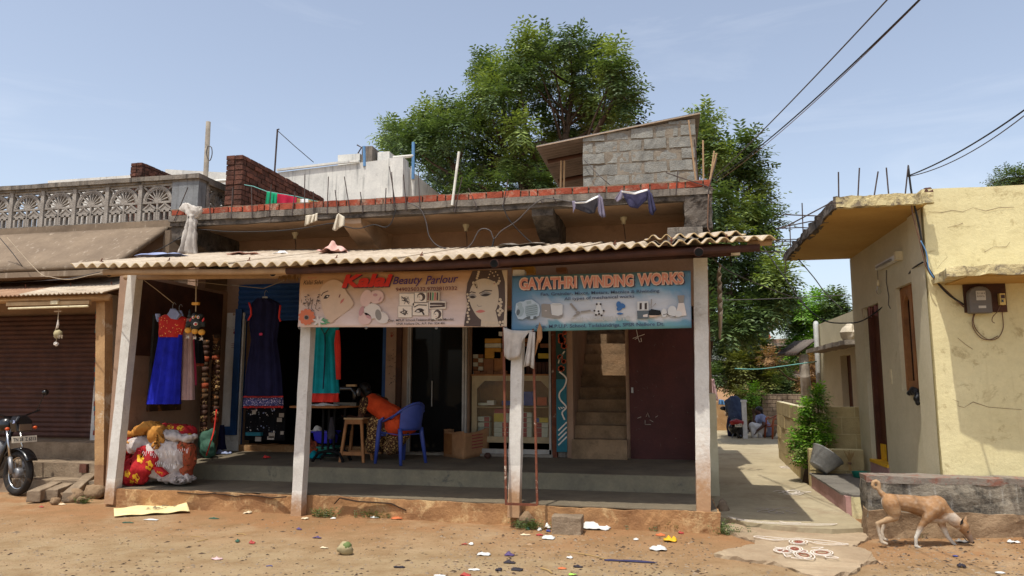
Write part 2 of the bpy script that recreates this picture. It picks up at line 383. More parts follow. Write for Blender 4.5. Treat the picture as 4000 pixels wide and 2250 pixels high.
cloth('cl_sari_print', (92,60,44), (60,40,32), (206,170,110), 40, .54); cloth('cl_sack_white', (196,184,176), (160,148,142)); cloth('cl_sack_red', (178,42,44), (136,30,36)); cloth('cl_mustard', (188,132,62), (158,104,48), (120,80,40), 14, .7)
cloth('cl_rust', (168,84,54), (130,60,42), (90,60,40), 24, .56); cloth('cl_rag', (206,196,176), (176,164,144)); cloth('cl_rag_pink', (216,172,160), (190,146,134)); cloth('cl_purplegrey', (68,66,92), (48,46,68))
cloth('cl_darkgrey', (60,56,60), (46,44,48)); cloth('cl_green', (30,150,106), (24,126,90)); cloth('cl_crimson', (176,36,64), (150,30,54)); cloth('cl_white', (226,224,222)); cloth('cl_tan', (176,146,96))
cloth('cl_paleblue', (150,158,186), (124,132,164)); cloth('cl_stripe_navy', (62,72,92), (44,52,72), (170,170,176), 16, .68); cloth('cl_black', (26,25,28), (18,17,20), (170,170,170), 60, .72); cloth('cl_curtain', (150,104,96), (120,80,76))
cloth('cl_plastic_white', (198,190,180), (160,152,144)); cloth('cl_mat_roll', (88,66,46), (52,40,32), (136,92,56), 9, .56)
plain('skin_brown', (122,78,58), .55, 0, .18); plain('skin_dark', (92,60,46), .55, 0, .18); plain('hair', (22,19,18), .5); plain('mask_black', (28,32,30), .6); plain('mask_white', (230,222,214), .6); plain('mask_red', (200,44,44), .5); plain('mask_yellow', (222,160,60), .6)
# glass
m, t = newmat('glass_dark'); t.p.inputs['Base Color'].default_value = (.012, .012, .012, 1); t.p.inputs['Roughness'].default_value = .05; t.p.inputs['Specular IOR Level'].default_value = .07
m, t = newmat('glass_clear'); t.t.nodes.remove(t.p)
a = t.n('ShaderNodeBsdfTransparent'); a.inputs[0].default_value = (.93, .95, .94, 1); b = t.n('ShaderNodeBsdfGlossy'); b.inputs[1].default_value = .05; f = t.n('ShaderNodeFresnel'); f.inputs[0].default_value = 1.35
x = t.n('ShaderNodeMixShader'); t.l(f.outputs[0], x.inputs[0]); t.l(a.outputs[0], x.inputs[1]); t.l(b.outputs[0], x.inputs[2]); t.l(x.outputs[0], t.out.inputs[0])
# bare earth: tan road dust towards the street, redder damp soil along the platform foot, grit and speckle
m, t = newmat('earth'); vec = t.mapping()
sep = t.n('ShaderNodeSeparateXYZ'); t.l(vec, sep.inputs[0])
w = t.noise(vec, .7, 5, .6); yy = t.math('ADD', sep.outputs[1], t.math('MULTIPLY', w, 2.4))
red = t.ramp(t.math('MULTIPLY', t.math('SUBTRACT', yy, 7.4), .55), [(.1, W0), (.9, W1)])
col = t.mix(red, lin((158,136,104)), lin((153,114,79)))
col = t.mix(t.ramp(t.noise(vec, 2.6, 7, .7), [(.42, W0), (.72, W1)]), col, lin((134,106,74)))
col = t.mix(t.ramp(t.noise(t.mapping(loc=(4, 4, 4)), 1.1, 7, .7), [(.5, W0), (.75, W1)]), col, lin((170,146,114)))
v = t.n('ShaderNodeTexVoronoi'); v.inputs['Scale'].default_value = 26; t.l(t.mapping(scale=(1, 1.4, 1)), v.inputs['Vector'])
gate = t.ramp(t.noise(t.mapping(loc=(8, 1, 0)), 9, 4, .7), [(.52, W0), (.6, W1)])
spk = t.math('MULTIPLY', t.ramp(v.outputs['Distance'], [(.16, W1), (.26, W0)]), gate)
col = t.mix(spk, col, t.mix(.5, lin((96,66,44)), v.outputs['Color'], 'MULTIPLY'))
col = t.mix(t.math('MULTIPLY', t.ramp(t.noise(t.mapping(loc=(2, 9, 0)), 42, 3, .8), [(.6, W0), (.7, W1)]), .6), col, lin((120,88,60)))
t.l(col, t.p.inputs['Base Color']); t.p.inputs['Roughness'].default_value = .97; t.p.inputs['Specular IOR Level'].default_value = .1
t.bump(t.math('ADD', t.noise(vec, 30, 8, .75), t.math('MULTIPLY', t.noise(vec, 6, 4, .6), .8)), .7, .03)
# banner prints
def gradient_print(key, stops, horiz=None):
    m, t = newmat(key); sp = t.n('ShaderNodeSeparateXYZ'); t.l(t.tc.outputs['Generated'], sp.inputs[0])
    n = t.noise(t.tc.outputs['Generated'], 2.4, 3, .5)
    f = t.math('ADD', sp.outputs[2], t.math('MULTIPLY', t.math('SUBTRACT', n, .5), .35))
    col = t.ramp(f, stops)
    if horiz:
        col = t.mix(t.ramp(sp.outputs[0], horiz[0]), col, horiz[1])
    d = t.noise(t.mapping(scale=(1, 1, 3)), 4, 6, .7); col = t.mix(.22, col, t.ramp(d, [(.35, (.55, .5, .45, 1)), (.65, W1)]), 'MULTIPLY')
    t.l(col, t.p.inputs['Base Color']); t.p.inputs['Roughness'].default_value = .6
    t.bump(t.noise(t.mapping(scale=(.6, .6, 1.6)), 5, 4, .6), .25, .03)
gradient_print('banner_tan', [(0, lin((212,192,186))), (.45, lin((202,176,162))), (.8, lin((190,150,112))), (1, lin((178,138,98)))])
gradient_print('banner_teal', [(0, lin((84,144,150))), (.12, lin((110,154,162))), (.2, lin((200,196,194))), (.5, lin((182,186,192))), (.66, lin((100,144,170))), (.82, lin((88,126,142))), (1, lin((94,118,106)))],
               ([(0, W1), (.14, (.5, .5, .5, 1)), (.3, W0), (.86, W0), (1, (.7, .7, .7, 1))], lin((74,116,148))))
# dog coat
m, t = newmat('dog_fur'); a = t.n('ShaderNodeVertexColor', layer_name='tint')
col = t.mix(.5, a.outputs[0], t.ramp(t.noise(t.mapping(scale=(1, 1, 2)), 30, 4, .7), [(.3, (.5, .46, .42, 1)), (.7, W1)]), 'MULTIPLY')
t.l(col, t.p.inputs['Base Color']); t.p.inputs['Roughness'].default_value = .75; t.bump(t.noise(t.mapping(scale=(1, 1, 3)), 90, 4, .8), .35, .006)
# ---------------------------------------------------------------- sun, sky, camera
w = bpy.data.worlds.new('World'); SC.world = w; w.use_nodes = True; nt = w.node_tree; nt.nodes.clear()
SUNDIR = Vector((.14, .385, -1.0)).normalized()
sky = nt.nodes.new('ShaderNodeTexSky'); sky.sky_type = 'NISHITA'; sky.sun_disc = False
sky.sun_elevation = math.asin(-SUNDIR.z); sky.sun_rotation = math.atan2(-SUNDIR.x, -SUNDIR.y)
sky.air_density = 1.0; sky.dust_density = 2.2; sky.ozone_density = 1.0; sky.altitude = 20
bg = nt.nodes.new('ShaderNodeBackground'); bg.inputs[1].default_value = .15
# thin high cirrus: a faint wispy brightening of the sky, fixed in world directions
tc = nt.nodes.new('ShaderNodeTexCoord'); mp = nt.nodes.new('ShaderNodeMapping'); mp.inputs['Scale'].default_value = (1.2, 1.2, 7); mp.inputs['Rotation'].default_value = (0, R(12), 0)
nz = nt.nodes.new('ShaderNodeTexNoise'); nz.inputs['Scale'].default_value = 2.2; nz.inputs['Detail'].default_value = 7; nz.inputs['Roughness'].default_value = .6; nz.inputs['Distortion'].default_value = .6
rp = nt.nodes.new('ShaderNodeValToRGB'); rp.color_ramp.elements[0].position = .55; rp.color_ramp.elements[1].position = .8; rp.color_ramp.elements[1].color = (.2, .2, .2, 1)
mx = nt.nodes.new('ShaderNodeMix'); mx.data_type = 'RGBA'; mx.inputs[7].default_value = (4.2, 4.4, 4.7, 1)
nt.links.new(tc.outputs['Generated'], mp.inputs[0]); nt.links.new(mp.outputs[0], nz.inputs['Vector']); nt.links.new(nz.outputs[0], rp.inputs[0]); nt.links.new(rp.outputs[0], mx.inputs[0]); hs = nt.nodes.new('ShaderNodeHueSaturation'); hs.inputs['Saturation'].default_value = .7; hs.inputs['Value'].default_value = .84; nt.links.new(sky.outputs[0], hs.inputs['Color']); nt.links.new(hs.outputs[0], mx.inputs[6])
ow = nt.nodes.new('ShaderNodeOutputWorld'); nt.links.new(mx.outputs[2], bg.inputs[0]); nt.links.new(bg.outputs[0], ow.inputs[0])
sl = bpy.data.lights.new('sun', 'SUN'); sl.energy = 2.5; sl.angle = R(.53); sl.color = (1, .965, .88)
so = bpy.data.objects.new('sun', sl); COL.objects.link(so); so.rotation_euler = SUNDIR.to_track_quat('-Z', 'Y').to_euler(); so.location = (-3, -4, 12)
cd = bpy.data.cameras.new('camera'); cd.sensor_width = 36; cd.lens = F/4000*36; cd.clip_end = 3000; cd.clip_start = .05
co = bpy.data.objects.new('camera', cd); COL.objects.link(co); co.location = CO; co.rotation_euler = (R(90)+PIT, 0, YAW); SC.camera = co
SC.view_settings.view_transform = 'Standard'; SC.view_settings.look = 'None'; SC.view_settings.gamma = 1; SC.view_settings.exposure = .74
# ---------------------------------------------------------------- ground, lane, apron
def gz(x, y):
    h = .012*mnoise.noise(Vector((x*.9, y*.9, 0)))+.006*mnoise.noise(Vector((x*3.3, y*3.3, 5)))
    if x < -7.6 and y > 8.6: h += .05*min(1, (y-8.6)/1.0)
    if x > 1.9: h += min(.11, .05*(x-1.9))*max(0, min(1, (y-6)/1.8))
    return h-.012
def axis(lo, hi, step, out):
    a = []; v = lo
    while v <= hi: a.append(v); v += step
    s = step*2; lo_ = [lo]; hi_ = [a[-1]]
    while lo_[-1] > -out: lo_.append(lo_[-1]-s); hi_.append(hi_[-1]+s); s *= 1.6
    return lo_[:0:-1]+a+hi_[1:]
xs = axis(-12, 6.5, .09, 700); ys = axis(3.5, 13, .09, 900)
g = MB(); g.add([(x, y, gz(x, y)) for y in ys for x in xs], [(j*len(xs)+i, j*len(xs)+i+1, (j+1)*len(xs)+i+1, (j+1)*len(xs)+i) for j in range(len(ys)-1) for i in range(len(xs)-1)])
tag(g.build('ground', 'earth', smooth=True), 'bare brown earth in front of the shops', None, kind='structure')
# lane: concrete strip between the shop building and the yellow house, raised front lip
def flat(pts, z0, z1): return MB().prism([(p[0], p[1], z0) for p in pts], (0, 0, z1-z0))
front = [atz(px, py, .06) for px, py in ((2835,2022),(2900,2036),(3000,2050),(3120,2060),(3250,2066),(3385,2062))]
lane = [(.42, 8.9)]+[(p.x, p.y) for p in front]+[(2.0, 9.6), (2.0, 12.2), (2.3, 16), (2.7, 18.5), (6, 21), (9, 26), (-6, 26), (-2, 20.5), (.3, 18.4), (.42, 12)]
o = flat(lane, -.1, .06).build('lane', 'lane_concrete'); rough(o, .006, 3, .35); tag(o, 'concrete lane running back between the two houses', None, kind='structure')
apr = [(2800,2035),(2788,2052),(2830,2072),(2905,2098),(2955,2110),(2935,2124),(2850,2138),(2792,2160),(2860,2168),(2930,2180),(3020,2190),(3080,2206),(3110,2222),(3180,2240),(3240,2247),(3290,2236),(3348,2226),(3362,2198),(3380,2190),(3420,2184),(3412,2164),(3385,2142),(3330,2130),(3362,2112),(3398,2098),(3392,2075)]
ap = [atz(px, py, .02) for px, py in apr]
o = flat([(p.x, p.y) for p in ap]+[(1.9, 9.0), (.5, 9.0)], -.05, .012).build('apron', 'apron'); rough(o, .022, 9, .05)
tag(o, 'broken concrete apron at the mouth of the lane', None, kind='structure')

# ---------------------------------------------------------------- shop building
FY = 11.1; XL, XR = -7.35, .62
shop = thing('shop_building', 'single storey shop building with brick topped flat roof, veranda and open stair', 'building', (-3.4, 9.8, 0))
# veranda floor: low front platform and upper step
e0, e1 = atz(475, 1911, .21), atz(2765, 2001, .21)
b = MB(); b.prism([(e0.x-.25, e0.y+.02, -.1), (e0.x, e0.y, -.1), (-4.3, 8.42, -.1), (-2.6, 8.29, -.1), (-1.2, 8.24, -.1), (e1.x+.12, e1.y, -.1), (.47, 9.5, -.1), (-7.4, 9.5, -.1)], (0, 0, .305))
o = b.build('platform', 'platform_edge', shop); rough(o, .018, 4, .1)
b = MB(); b.prism([(e0.x-.2, e0.y+.055, .207), (-4.3, 8.455, .207), (-2.6, 8.325, .207), (-1.2, 8.275, .207), (e1.x+.1, e1.y+.04, .207), (.45, 9.47, .207), (-7.35, 9.47, .207)], (0, 0, .012))
rough(b.build('platform_floor', 'veranda_floor', shop), .004, 3, .12)
b = MB(); b.hexa([(-7.35,9.44,.1),(.45,9.44,.1),(.45,11.3,.1),(-7.35,11.3,.1),(-7.35,9.44,.418),(.45,9.44,.418),(.45,11.3,.462),(-7.35,11.3,.462)])
o = b.build('upper_step', 'riser', shop); rough(o, .007, 4, .12)
b = MB(); b.hexa([(-7.33,9.46,.405),(.44,9.46,.405),(.44,11.28,.45),(-7.33,11.28,.45),(-7.33,9.46,.424),(.44,9.46,.424),(.44,11.28,.468),(-7.33,11.28,.468)])
b.build('upper_floor', 'veranda_floor', shop)
# crack lines along the platform edge (real gaps: thin dark slivers of broken plaster)
for pts in ([(700,1922),(745,1926),(790,1930),(835,1926),(880,1930),(925,1938),(965,1932),(1010,1936),(1060,1944),(1120,1940)], [(1310,1966),(1330,1944),(1400,1958),(1470,1962),(1530,1966),(1590,1992)]):
    b = MB(); q = [at(px, py, 8.42 if px < 1100 else 8.34)-Vector((0, .03, 0)) for px, py in pts]
    for p0, p1 in zip(q[:-1], q[1:]): b.hexa([p0+Vector(d) for d in ((0,-.006,-.006),(0,.03,-.006),(0,.03,.006),(0,-.006,.006))]+[p1+Vector(d) for d in ((0,-.006,-.006),(0,.03,-.006),(0,.03,.006),(0,-.006,.006))])
    b.build('plaster_crack', 'crack', shop)
# facade walls
def Xf(px): return fx(px, FY)
b = MB(); ZT = 3.98; t0, t1 = FY, FY+.22
segs = [(XL, Xf(955)), (Xf(1497), Xf(1600)), (Xf(2158), Xf(2240)), (Xf(2445), Xf(2462)), (Xf(2718), XR)]
for a, c in segs: b.box((a, t0, .3), (c, t1, 2.7))
b.box((XL, t0, 2.7), (XR, t1, ZT))
b.box((Xf(1810), t0+.02, .3), (Xf(1829), t1, 2.7))
b.build('wall', 'plaster_tan', shop)
b = MB(); b.box((XL, t1, .2), (XL+.15, 17, ZT)); b.box((XR-.18, t1, .0), (XR, 17, ZT)); b.box((XL+.15, 16.8, .2), (Xf(2240), 17, ZT)); b.box((Xf(1540), t1, .4), (Xf(1570), 16, ZT)); b.box((Xf(2190), t1, .4), (Xf(2236), 17, ZT)); b.box((Xf(2447), t1, .2), (Xf(2462), 16, 3.0))
b.build('outer_wall', 'plaster_tan', shop)
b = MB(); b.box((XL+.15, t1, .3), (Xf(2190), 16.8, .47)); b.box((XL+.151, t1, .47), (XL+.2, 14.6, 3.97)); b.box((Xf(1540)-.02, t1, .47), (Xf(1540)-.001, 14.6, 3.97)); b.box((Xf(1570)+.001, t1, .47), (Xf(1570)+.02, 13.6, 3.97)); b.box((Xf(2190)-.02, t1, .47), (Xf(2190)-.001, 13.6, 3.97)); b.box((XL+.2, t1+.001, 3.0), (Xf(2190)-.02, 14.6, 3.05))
b.build('room_shade_lining', 'interior_dark', shop)  # near-black faces over the plaster: indoor darkness painted into the colour
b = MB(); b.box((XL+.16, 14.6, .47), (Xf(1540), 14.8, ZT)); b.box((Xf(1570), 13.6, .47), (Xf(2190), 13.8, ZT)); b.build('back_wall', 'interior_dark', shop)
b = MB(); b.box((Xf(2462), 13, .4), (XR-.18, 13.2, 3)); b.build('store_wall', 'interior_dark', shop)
# roof slab with open stair well
sx0, sx1 = Xf(2236), Xf(2447)
b = MB(); b.box((XL-.16, 9.8, 3.98), (XR, t1+.02, 4.12)); b.box((XL-.16, t1+.02, 3.981), (sx0, 17, 4.119)); b.box((sx1, t1+.02, 3.981), (XR, 17, 4.119)); b.box((sx0, 12.75, 3.982), (sx1, 17, 4.118))
b.build('roof_slab', 'soffit_tan', shop)
b = MB(); b.box((XL-.17, 9.73, 4.045), (XR+.02, 9.95, 4.138)); o = b.build('parapet_base', 'cement_old', shop); rough(o, .012, 5, .12)
b = MB(); b.box((XL-.16, 9.755, 3.97), (XR+.01, 9.84, 4.05)); o = b.build('slab_lip', 'concrete_dark', shop); rough(o, .022, 7, .07)
# brick course on the slab edge
b = MB(); x = XL-.12; random.seed(3)
while x < XR-.05:
    w = min(random.choice((.2, .21, .22, .23, .1)), XR-x); y0 = 9.745+random.uniform(-.012, .012); z1 = 4.232+random.uniform(-.008, .008)
    b.box((x, y0, 4.142+random.uniform(0, .006)), (x+w, y0+.11, z1)); x += w+.022
o = b.build('brick_course', 'brick_red', shop); rough(o, .006, 9, .09)
b = MB(); b.box((XL-.16, 9.772, 4.137), (XR, 9.9, 4.222)); b.box((XL-.16, 9.76, 4.222), (XR, 9.9, 4.245)); o = b.build('brick_mortar', 'mortar', shop); rough(o, .012, 8, .1)
# cantilever brackets under the slab
for x0, x1, w0 in ((-7.5, -7.15, .22), (-4.66, -4.36, .09), (-1.8, -1.5, .12), (.3, .6, .32)):
    b = MB(); b.hexa([(x0,9.8,3.99-w0),(x1,9.8,3.99-w0),(x1,FY+.01,3.42),(x0,FY+.01,3.42),(x0,9.8,3.99),(x1,9.8,3.99),(x1,FY+.01,3.99),(x0,FY+.01,3.99)])
    o = b.build('bracket', 'concrete_dark' if w0 > .1 else 'soffit_tan', shop); rough(o, .02, 4, .1)
o = MB().box((.27, 9.74, 3.6), (.63, 9.98, 4.13)).build('bracket_end', 'concrete_dark', shop); rough(o, .03, 6, .06)
# reinforcing rods sprouting from the slab edge: (foot px, top px, depth)
rods = [((682,858),(734,732)),((823,855),(812,740)),((903,850),(909,732)),((985,849),(982,730)),((1052,843),(1060,720)),((1140,840),(1153,748)),((1189,832),(1191,682)),((1226,840),(1224,748)),((1278,832),(1283,690)),((1320,828),(1309,742)),((1368,828),(1345,690)),((1418,828),(1408,750)),((1504,820),(1508,735)),((1540,815),(1530,672)),((1545,800),(1521,650)),((1588,818),(1576,682)),((1640,806),(1634,668)),((1776,826),(1806,690)),((1862,806),(1830,735)),((1966,800),(1985,700)),((2120,790),(2095,770)),((2172,788),(2160,768)),((2640,758),(2648,665)),((2790,738),(2601,674)),((2764,756),(2800,620))]
for (fxp, fyp), (tx, ty) in rods:
    p = at(fxp, fyp, 9.72); q = at(tx, ty, 9.66+.12*random.random())
    MB().tube([p+Vector((0, .1, 0)), p+Vector((0,-.01,-.01)), p.lerp(q, .15), q], .0075, 5).build('rebar', 'rebar', shop)
MB().tube([at(1766, 802, 9.7), at(1793, 593, 9.72)], .019, 8).build('pvc_pipe', 'pvc_white', shop)
# painted pillars and shop-front trim
b = MB(); b.box((Xf(888), FY-.1, .45), (Xf(955), FY+.001, 2.74)); o = b.build('pillar', 'post_white', shop); lab(o, 'whitewashed pillar with red handprints beside the blue shutter frame'); hp = o
def handprint(px, py, Y, s, parent, m='handprint'):
    b = MB(); k = s/2850*Y
    def P(u, v): q = at(px, py, Y); return (q.x+u*k, Y-.003, q.z+v*k)
    def disc(u, v, ru, rv, a=0, n=10): b.add([P(u+math.cos(a)*ru*math.cos(t)-math.sin(a)*rv*math.sin(t), v+math.sin(a)*ru*math.cos(t)+math.cos(a)*rv*math.sin(t)) for t in [2*math.pi*i/n for i in range(n)]], [tuple(range(n))])
    disc(0, -.3, .42, .5)
    for i, (u, l) in enumerate(((-.36, .36), (-.12, .46), (.12, .48), (.36, .4))): disc(u, .36+l*.6, .09, l*.62, -u*.5)
    disc(.62, -.05, .1, .36, -.7); b.build('handprint', m, parent)
handprint(914, 1225, FY-.1, 12, hp, 'pipe_tan'); handprint(916, 1296, FY-.1, 13, hp)
b = MB()
for y in (1342, 1348, 1356): b.add([at(px, yy, FY-.103) for px, yy in ((903, y), (922, y-1), (922, y+1.4), (903, y+1.6))], [(0,1,2,3)])
b.build('painted_dash', 'handprint', hp)
b = MB(); b.box((Xf(1512), FY-.08, .45), (Xf(1551), FY+.001, 2.74)); o = b.build('pillar', 'plaster_tan', shop); lab(o, 'pale pillar with a red handprint and dark scribbles'); p2 = o
handprint(1530, 1308, FY-.08, 12, p2); random.seed(5)
for i in range(22):
    px = 1518+random.random()*28; py = 1365+random.random()*140; l = 3+random.random()*5
    MB().add([at(px+dx, py+dy, FY-.083) for dx, dy in ((0,0),(l,-2),(l,0),(0,2.2))], [(0,1,2,3)]).build('scribble', 'ink', p2)
MB().box((Xf(1551), FY-.06, .45), (Xf(1570), FY+.001, 2.74)).build('door_post', 'wood_dark', shop)
b = MB(); b.box((Xf(2158), FY-.07, .46), (Xf(2177), FY+.001, 2.74)); lab(b.build('door_post', 'rust', shop), 'rust brown post beside the teal painted pillar')
b = MB(); b.box((Xf(2177), FY-.12, .55), (Xf(2217), FY+.001, 1.62)); o = b.build('pillar', 'teal_paint', shop); lab(o, 'teal painted pillar with a white wavy line'); tp = o
def strip(name, pts, w, Y, m, parent, off=.004):
    """flat painted line through pixel points on the wall plane Y"""
    q = [at(px, py, Y) for px, py in pts]; b = MB(); L = []
    for i, p in enumerate(q):
        d = (q[min(i+1, len(q)-1)]-q[max(i-1, 0)]).normalized(); n = Vector((-d.z, 0, d.x)); L += [p+n*w/2-Vector((0, off, 0)), p-n*w/2-Vector((0, off, 0))]
    b.add(L, [(2*i, 2*i+1, 2*i+3, 2*i+2) for i in range(len(q)-1)]); return b.build(name, m, parent)
wav = [(p.x, p.y) for p in curve_pts([(2185,1452,0),(2212,1478,0),(2205,1510,0),(2186,1535,0),(2188,1560,0),(2212,1590,0),(2196,1612,0),(2206,1640,0)], 6)]
strip('painted_wave', wav, .022, FY-.12, 'chalk', tp)
for k in range(4): strip('painted_stroke', [(2181, 1690+k*19-8), (2214, 1655+k*19-6)], .02, FY-.12, 'chalk', tp)
for k in range(3): strip('painted_stroke', [(2182+k*8, 1590), (2188+k*9, 1600-k*3)], .014, FY-.12, 'chalk', tp)
b = MB(); b.box((Xf(2177), FY-.121, 1.62), (Xf(2217), FY, 2.5)); o = b.build('pillar', 'teal_dark', shop); lab(o, 'dark green upper pillar with painted orange flowers'); random.seed(8)
for px, py, r in ((2195,1330,13),(2190,1312,9),(2203,1352,10),(2188,1395,9),(2202,1412,8),(2192,1440,11),(2206,1300,7)):
    b = MB()
    for k in range(6):
        a = k*1.047+r; c = at(px+math.cos(a)*r*.6, py+math.sin(a)*r*.6, FY-.124)
        b.add([c+Vector((.0028*r*math.cos(t), 0, .0028*r*math.sin(t)*.8)) for t in [2*math.pi*i/7 for i in range(7)]], [tuple(range(7))])
    b.build('painted_flower', 'box_orange', o)
strip('painted_stem', [(2184,1405),(2196,1385),(2206,1372)], .02, FY-.121, 'chalk', o); strip('painted_stem', [(2181,1420),(2186,1400),(2198,1382)], .016, FY-.121, 'cl_rag', o)
MB().box((Xf(2217), FY-.1, .45), (Xf(2241), FY+.001, 2.74)).build('stair_jamb', 'plaster_tan', shop)
# blue shutter frame and drum
b = MB(); b.box((Xf(925), FY-.14, .72), (Xf(949), FY-.1005, 2.8)); b.box((Xf(905), FY-.15, .72), (Xf(943), FY-.141, .86)); b.box((Xf(949), FY-.04, .5), (Xf(956), FY-.001, 2.72)); b.build('shutter_jamb', 'shutter_blue', shop)
MB().box((Xf(1496), FY-.05, .5), (Xf(1511), FY-.0005, 2.72)).build('shutter_jamb', 'shutter_blue', shop)
b = MB()
for k in range(7): b.grid(lambda u, v, k=k: (Xf(925)+u*(Xf(1500)-Xf(925)), FY-.06-.022*math.sin(math.pi*v), 2.62+k*.085+v*.085), 2, 6)
b.box((Xf(925), FY-.06, 2.6), (Xf(1500), FY-.001, 3.22)); b.build('rolling_shutter', 'shutter_blue', shop)
b = MB(); b.box((Xf(905), FY-.09, .43), (Xf(1500), FY+.2, .56)); o = b.build('sill', 'platform_edge', shop); rough(o, .012, 6, .1)
# aluminium door and show window
b = MB()
for px in (1597, 1603, 1812, 1822, 2150): b.box((Xf(px)-.016, FY-.05, .5), (Xf(px)+.016, FY-.001, 2.7))
b.box((Xf(1822), FY-.05, .5), (Xf(2158), FY-.002, .57)); b.build('door_frame', 'aluminium', shop)
b = MB(); b.box((Xf(1682)-.01, FY+.05, .5), (Xf(1682)+.01, FY+.08, 2.7)); b.box((Xf(1606), FY+.055, .5), (Xf(1810), FY+.07, 2.7)); b.m = 1; b.box((Xf(1684), FY+.05, 1.2), (Xf(1687), FY+.02, 1.6))
b.build('glass_door', ['glass_dark', 'aluminium'], shop)  # opaque near-black pane: the dark of the opening is put into its colour
b = MB(); b.box((Xf(1590), FY-.1, .43), (Xf(2160), FY+.22, .5)); o = b.build('sill', 'concrete', shop); rough(o, .01, 6, .1)
# staircase
b = MB(); z = .74; y = FY-.02; b.box((sx0+.0, FY-.16, .3), (sx1, FY+.3, z)); y = FY+.1; xl = sx0+.03
for k in range(17): b.box((sx0+.002, y+k*.26, .3), (sx1-.002, y+k*.26+.285, z+(k+1)*.19))
o = b.build('staircase', 'stair', shop); rough(o, .007, 5, .14)
# maroon store door
dm = MB().box((Xf(2462), FY-.03, .46), (Xf(2717), FY+.02, 2.5)).build('door', 'door_maroon', shop)
b = MB()
for px in (2462, 2590, 2714): b.box((Xf(px)-.012, FY-.036, .47), (Xf(px)+.012, FY-.0305, 2.49))
b.build('door_rib', 'door_maroon', dm)
b = MB(); b.box((Xf(2466), FY-.06, 1.42), (Xf(2474), FY-.031, 1.5)); b.build('padlock', 'steel', dm)
def chalk_lines(lines, Y, parent, w=.006, m='chalk_faint', name='chalk_scrawl'):
    for l in lines: strip(name, l, w, Y, m, parent, .006)
chalk_lines([[(2486,1288),(2492,1318),(2498,1336),(2506,1334),(2504,1320)],[(2472,1322),(2500,1312),(2518,1306)],[(2480,1326),(2494,1318)]], FY-.037, dm, .008, 'chalk')
chalk_lines([[(2524,1628),(2530,1612),(2536,1630)],[(2520,1642),(2520,1658),(2542,1658)],[(2490,1634),(2505,1628)],[(2560,1630),(2570,1624)],[(2538,1640),(2552,1648)]], FY-.037, dm, .006)
random.seed(12)
for k in range(26):
    px = 2480+random.random()*210; py = 1330+random.random()*420; a = random.random()*3; l = 3+random.random()*9
    strip('chalk_scrawl', [(px, py), (px+l*math.cos(a), py+l*math.sin(a))], .004, FY-.037, 'asbestos_grey', dm, .006)
# clutter ledge above the banners: ventilator strip with stored boxes
MB().box((Xf(2080), FY-.35, 3.0), (Xf(2480), FY-.001, 3.03)).build('loft_shelf', 'wood_dark', shop)
# side pilaster at the lane
b = MB(); b.box((.5, 10.4, 0), (.63, 11.09, 1.42)); o = b.build('side_wall', 'plaster_side', shop); rough(o, .006, 3, .2)
# ceiling roses with drop wires under the soffit
for px, py, py2 in ((1153,912,970),(1820,890,960),(2436,868,925)):
    c = at(px, py, 10.6); c.z = 3.978
    b = MB(); b.lathe([(.055, 0), (.05, -.03), (.03, -.06), (.03, -.1), (.0, -.1)], c, 10); o = b.build('ceiling_rose', 'cream_plastic', shop, True)
    MB().tube([c+Vector((0, 0, -.1)), c+Vector((.01, .02, -.2)), c+Vector((.02, 0, -.33))], .006, 5).build('drop_wire', 'cable_black', o)
# side wall of the veranda bay (runs back from the post)
b = MB(); b.box((-7.5, 8.78, .0), (-7.33, FY-.001, 3.1)); o = b.build('bay_wall', 'plaster_tan', shop)
b = MB(); b.box((-7.329, 8.9, 1.95), (-7.31, 10.95, 3.05)); b.build('wood_board', 'wood_dark', shop)

# ---------------------------------------------------------------- lean-to roof over the veranda
def interp(tab, x):
    if x <= tab[0][0]: return tab[0][1]
    for (x0, v0), (x1, v1) in zip(tab[:-1], tab[1:]):
        if x <= x1: return v0+(v1-v0)*(x-x0)/(x1-x0)
    return tab[-1][1]
def eaveY(x): return 7.36+(x+7.0)/8.06*.24
EZ = []
for px, py in ((265,1040),(1000,1036),(1553,1017),(2000,994),(2500,960),(3015,934)):
    p = at(px, py, 7.36+.24*(px-265)/2750); EZ.append((p.x, p.z))
BZ = [(p.x, p.z) for p in (at(850,990,10.3), at(1105,984,10.3), at(1500,981,10.3), at(1804,974,10.3), at(2043,964,10.3), at(2500,950,10.3), at(2830,938,10.3))]
def roofz(x, y):
    e = eaveY(x); t = (y-e)/(10.3-e); return interp(EZ, x)*(1-t)+interp(BZ, x)*t
lean = thing('lean_to_roof', 'corrugated cement sheet lean-to roof shading the veranda, on pipe rafters', 'roof', (-3, 7.5, 2.9))
x = -7.0; k = 0; PW = .146
while x < 1.0:
    x1 = min(x+1.06, 1.1); dz = .009*(k % 2); dy = random.uniform(-.02, .02)
    def fn(u, v, x=x, x1=x1, dz=dz, dy=dy):
        X = x+(x1-x)*u; Y = eaveY(X)+dy+(10.3-eaveY(X))*v; return (X, Y, roofz(X, Y)+.026*math.sin(2*math.pi*(X+7.03)/PW)+dz)
    o = MB().grid(fn, 88, 3).build('roof_sheet', ['asbestos', 'asbestos_edge'], lean, True)
    md = o.modifiers.new('t', 'SOLIDIFY'); md.thickness = .011; md.offset = 1; md.material_offset_rim = 1
    x += 1.02; k += 1
for px in (412, 668, 974, 1310, 1640, 2400, 2625, 2845):
    X = at(px, 1020, 7.75).x; Y = eaveY(X)+.32; p = Vector((X, Y, roofz(X, Y)))
    MB().tube([p+Vector((0, 0, -.02)), p+Vector((0, 0, .05)), p+Vector((.01, 0, .075))], [.007, .007, .006], 6).lathe([(.022, .03), (.022, .04), (0, .042)], p, 8).build('hook_bolt', 'rust', lean)
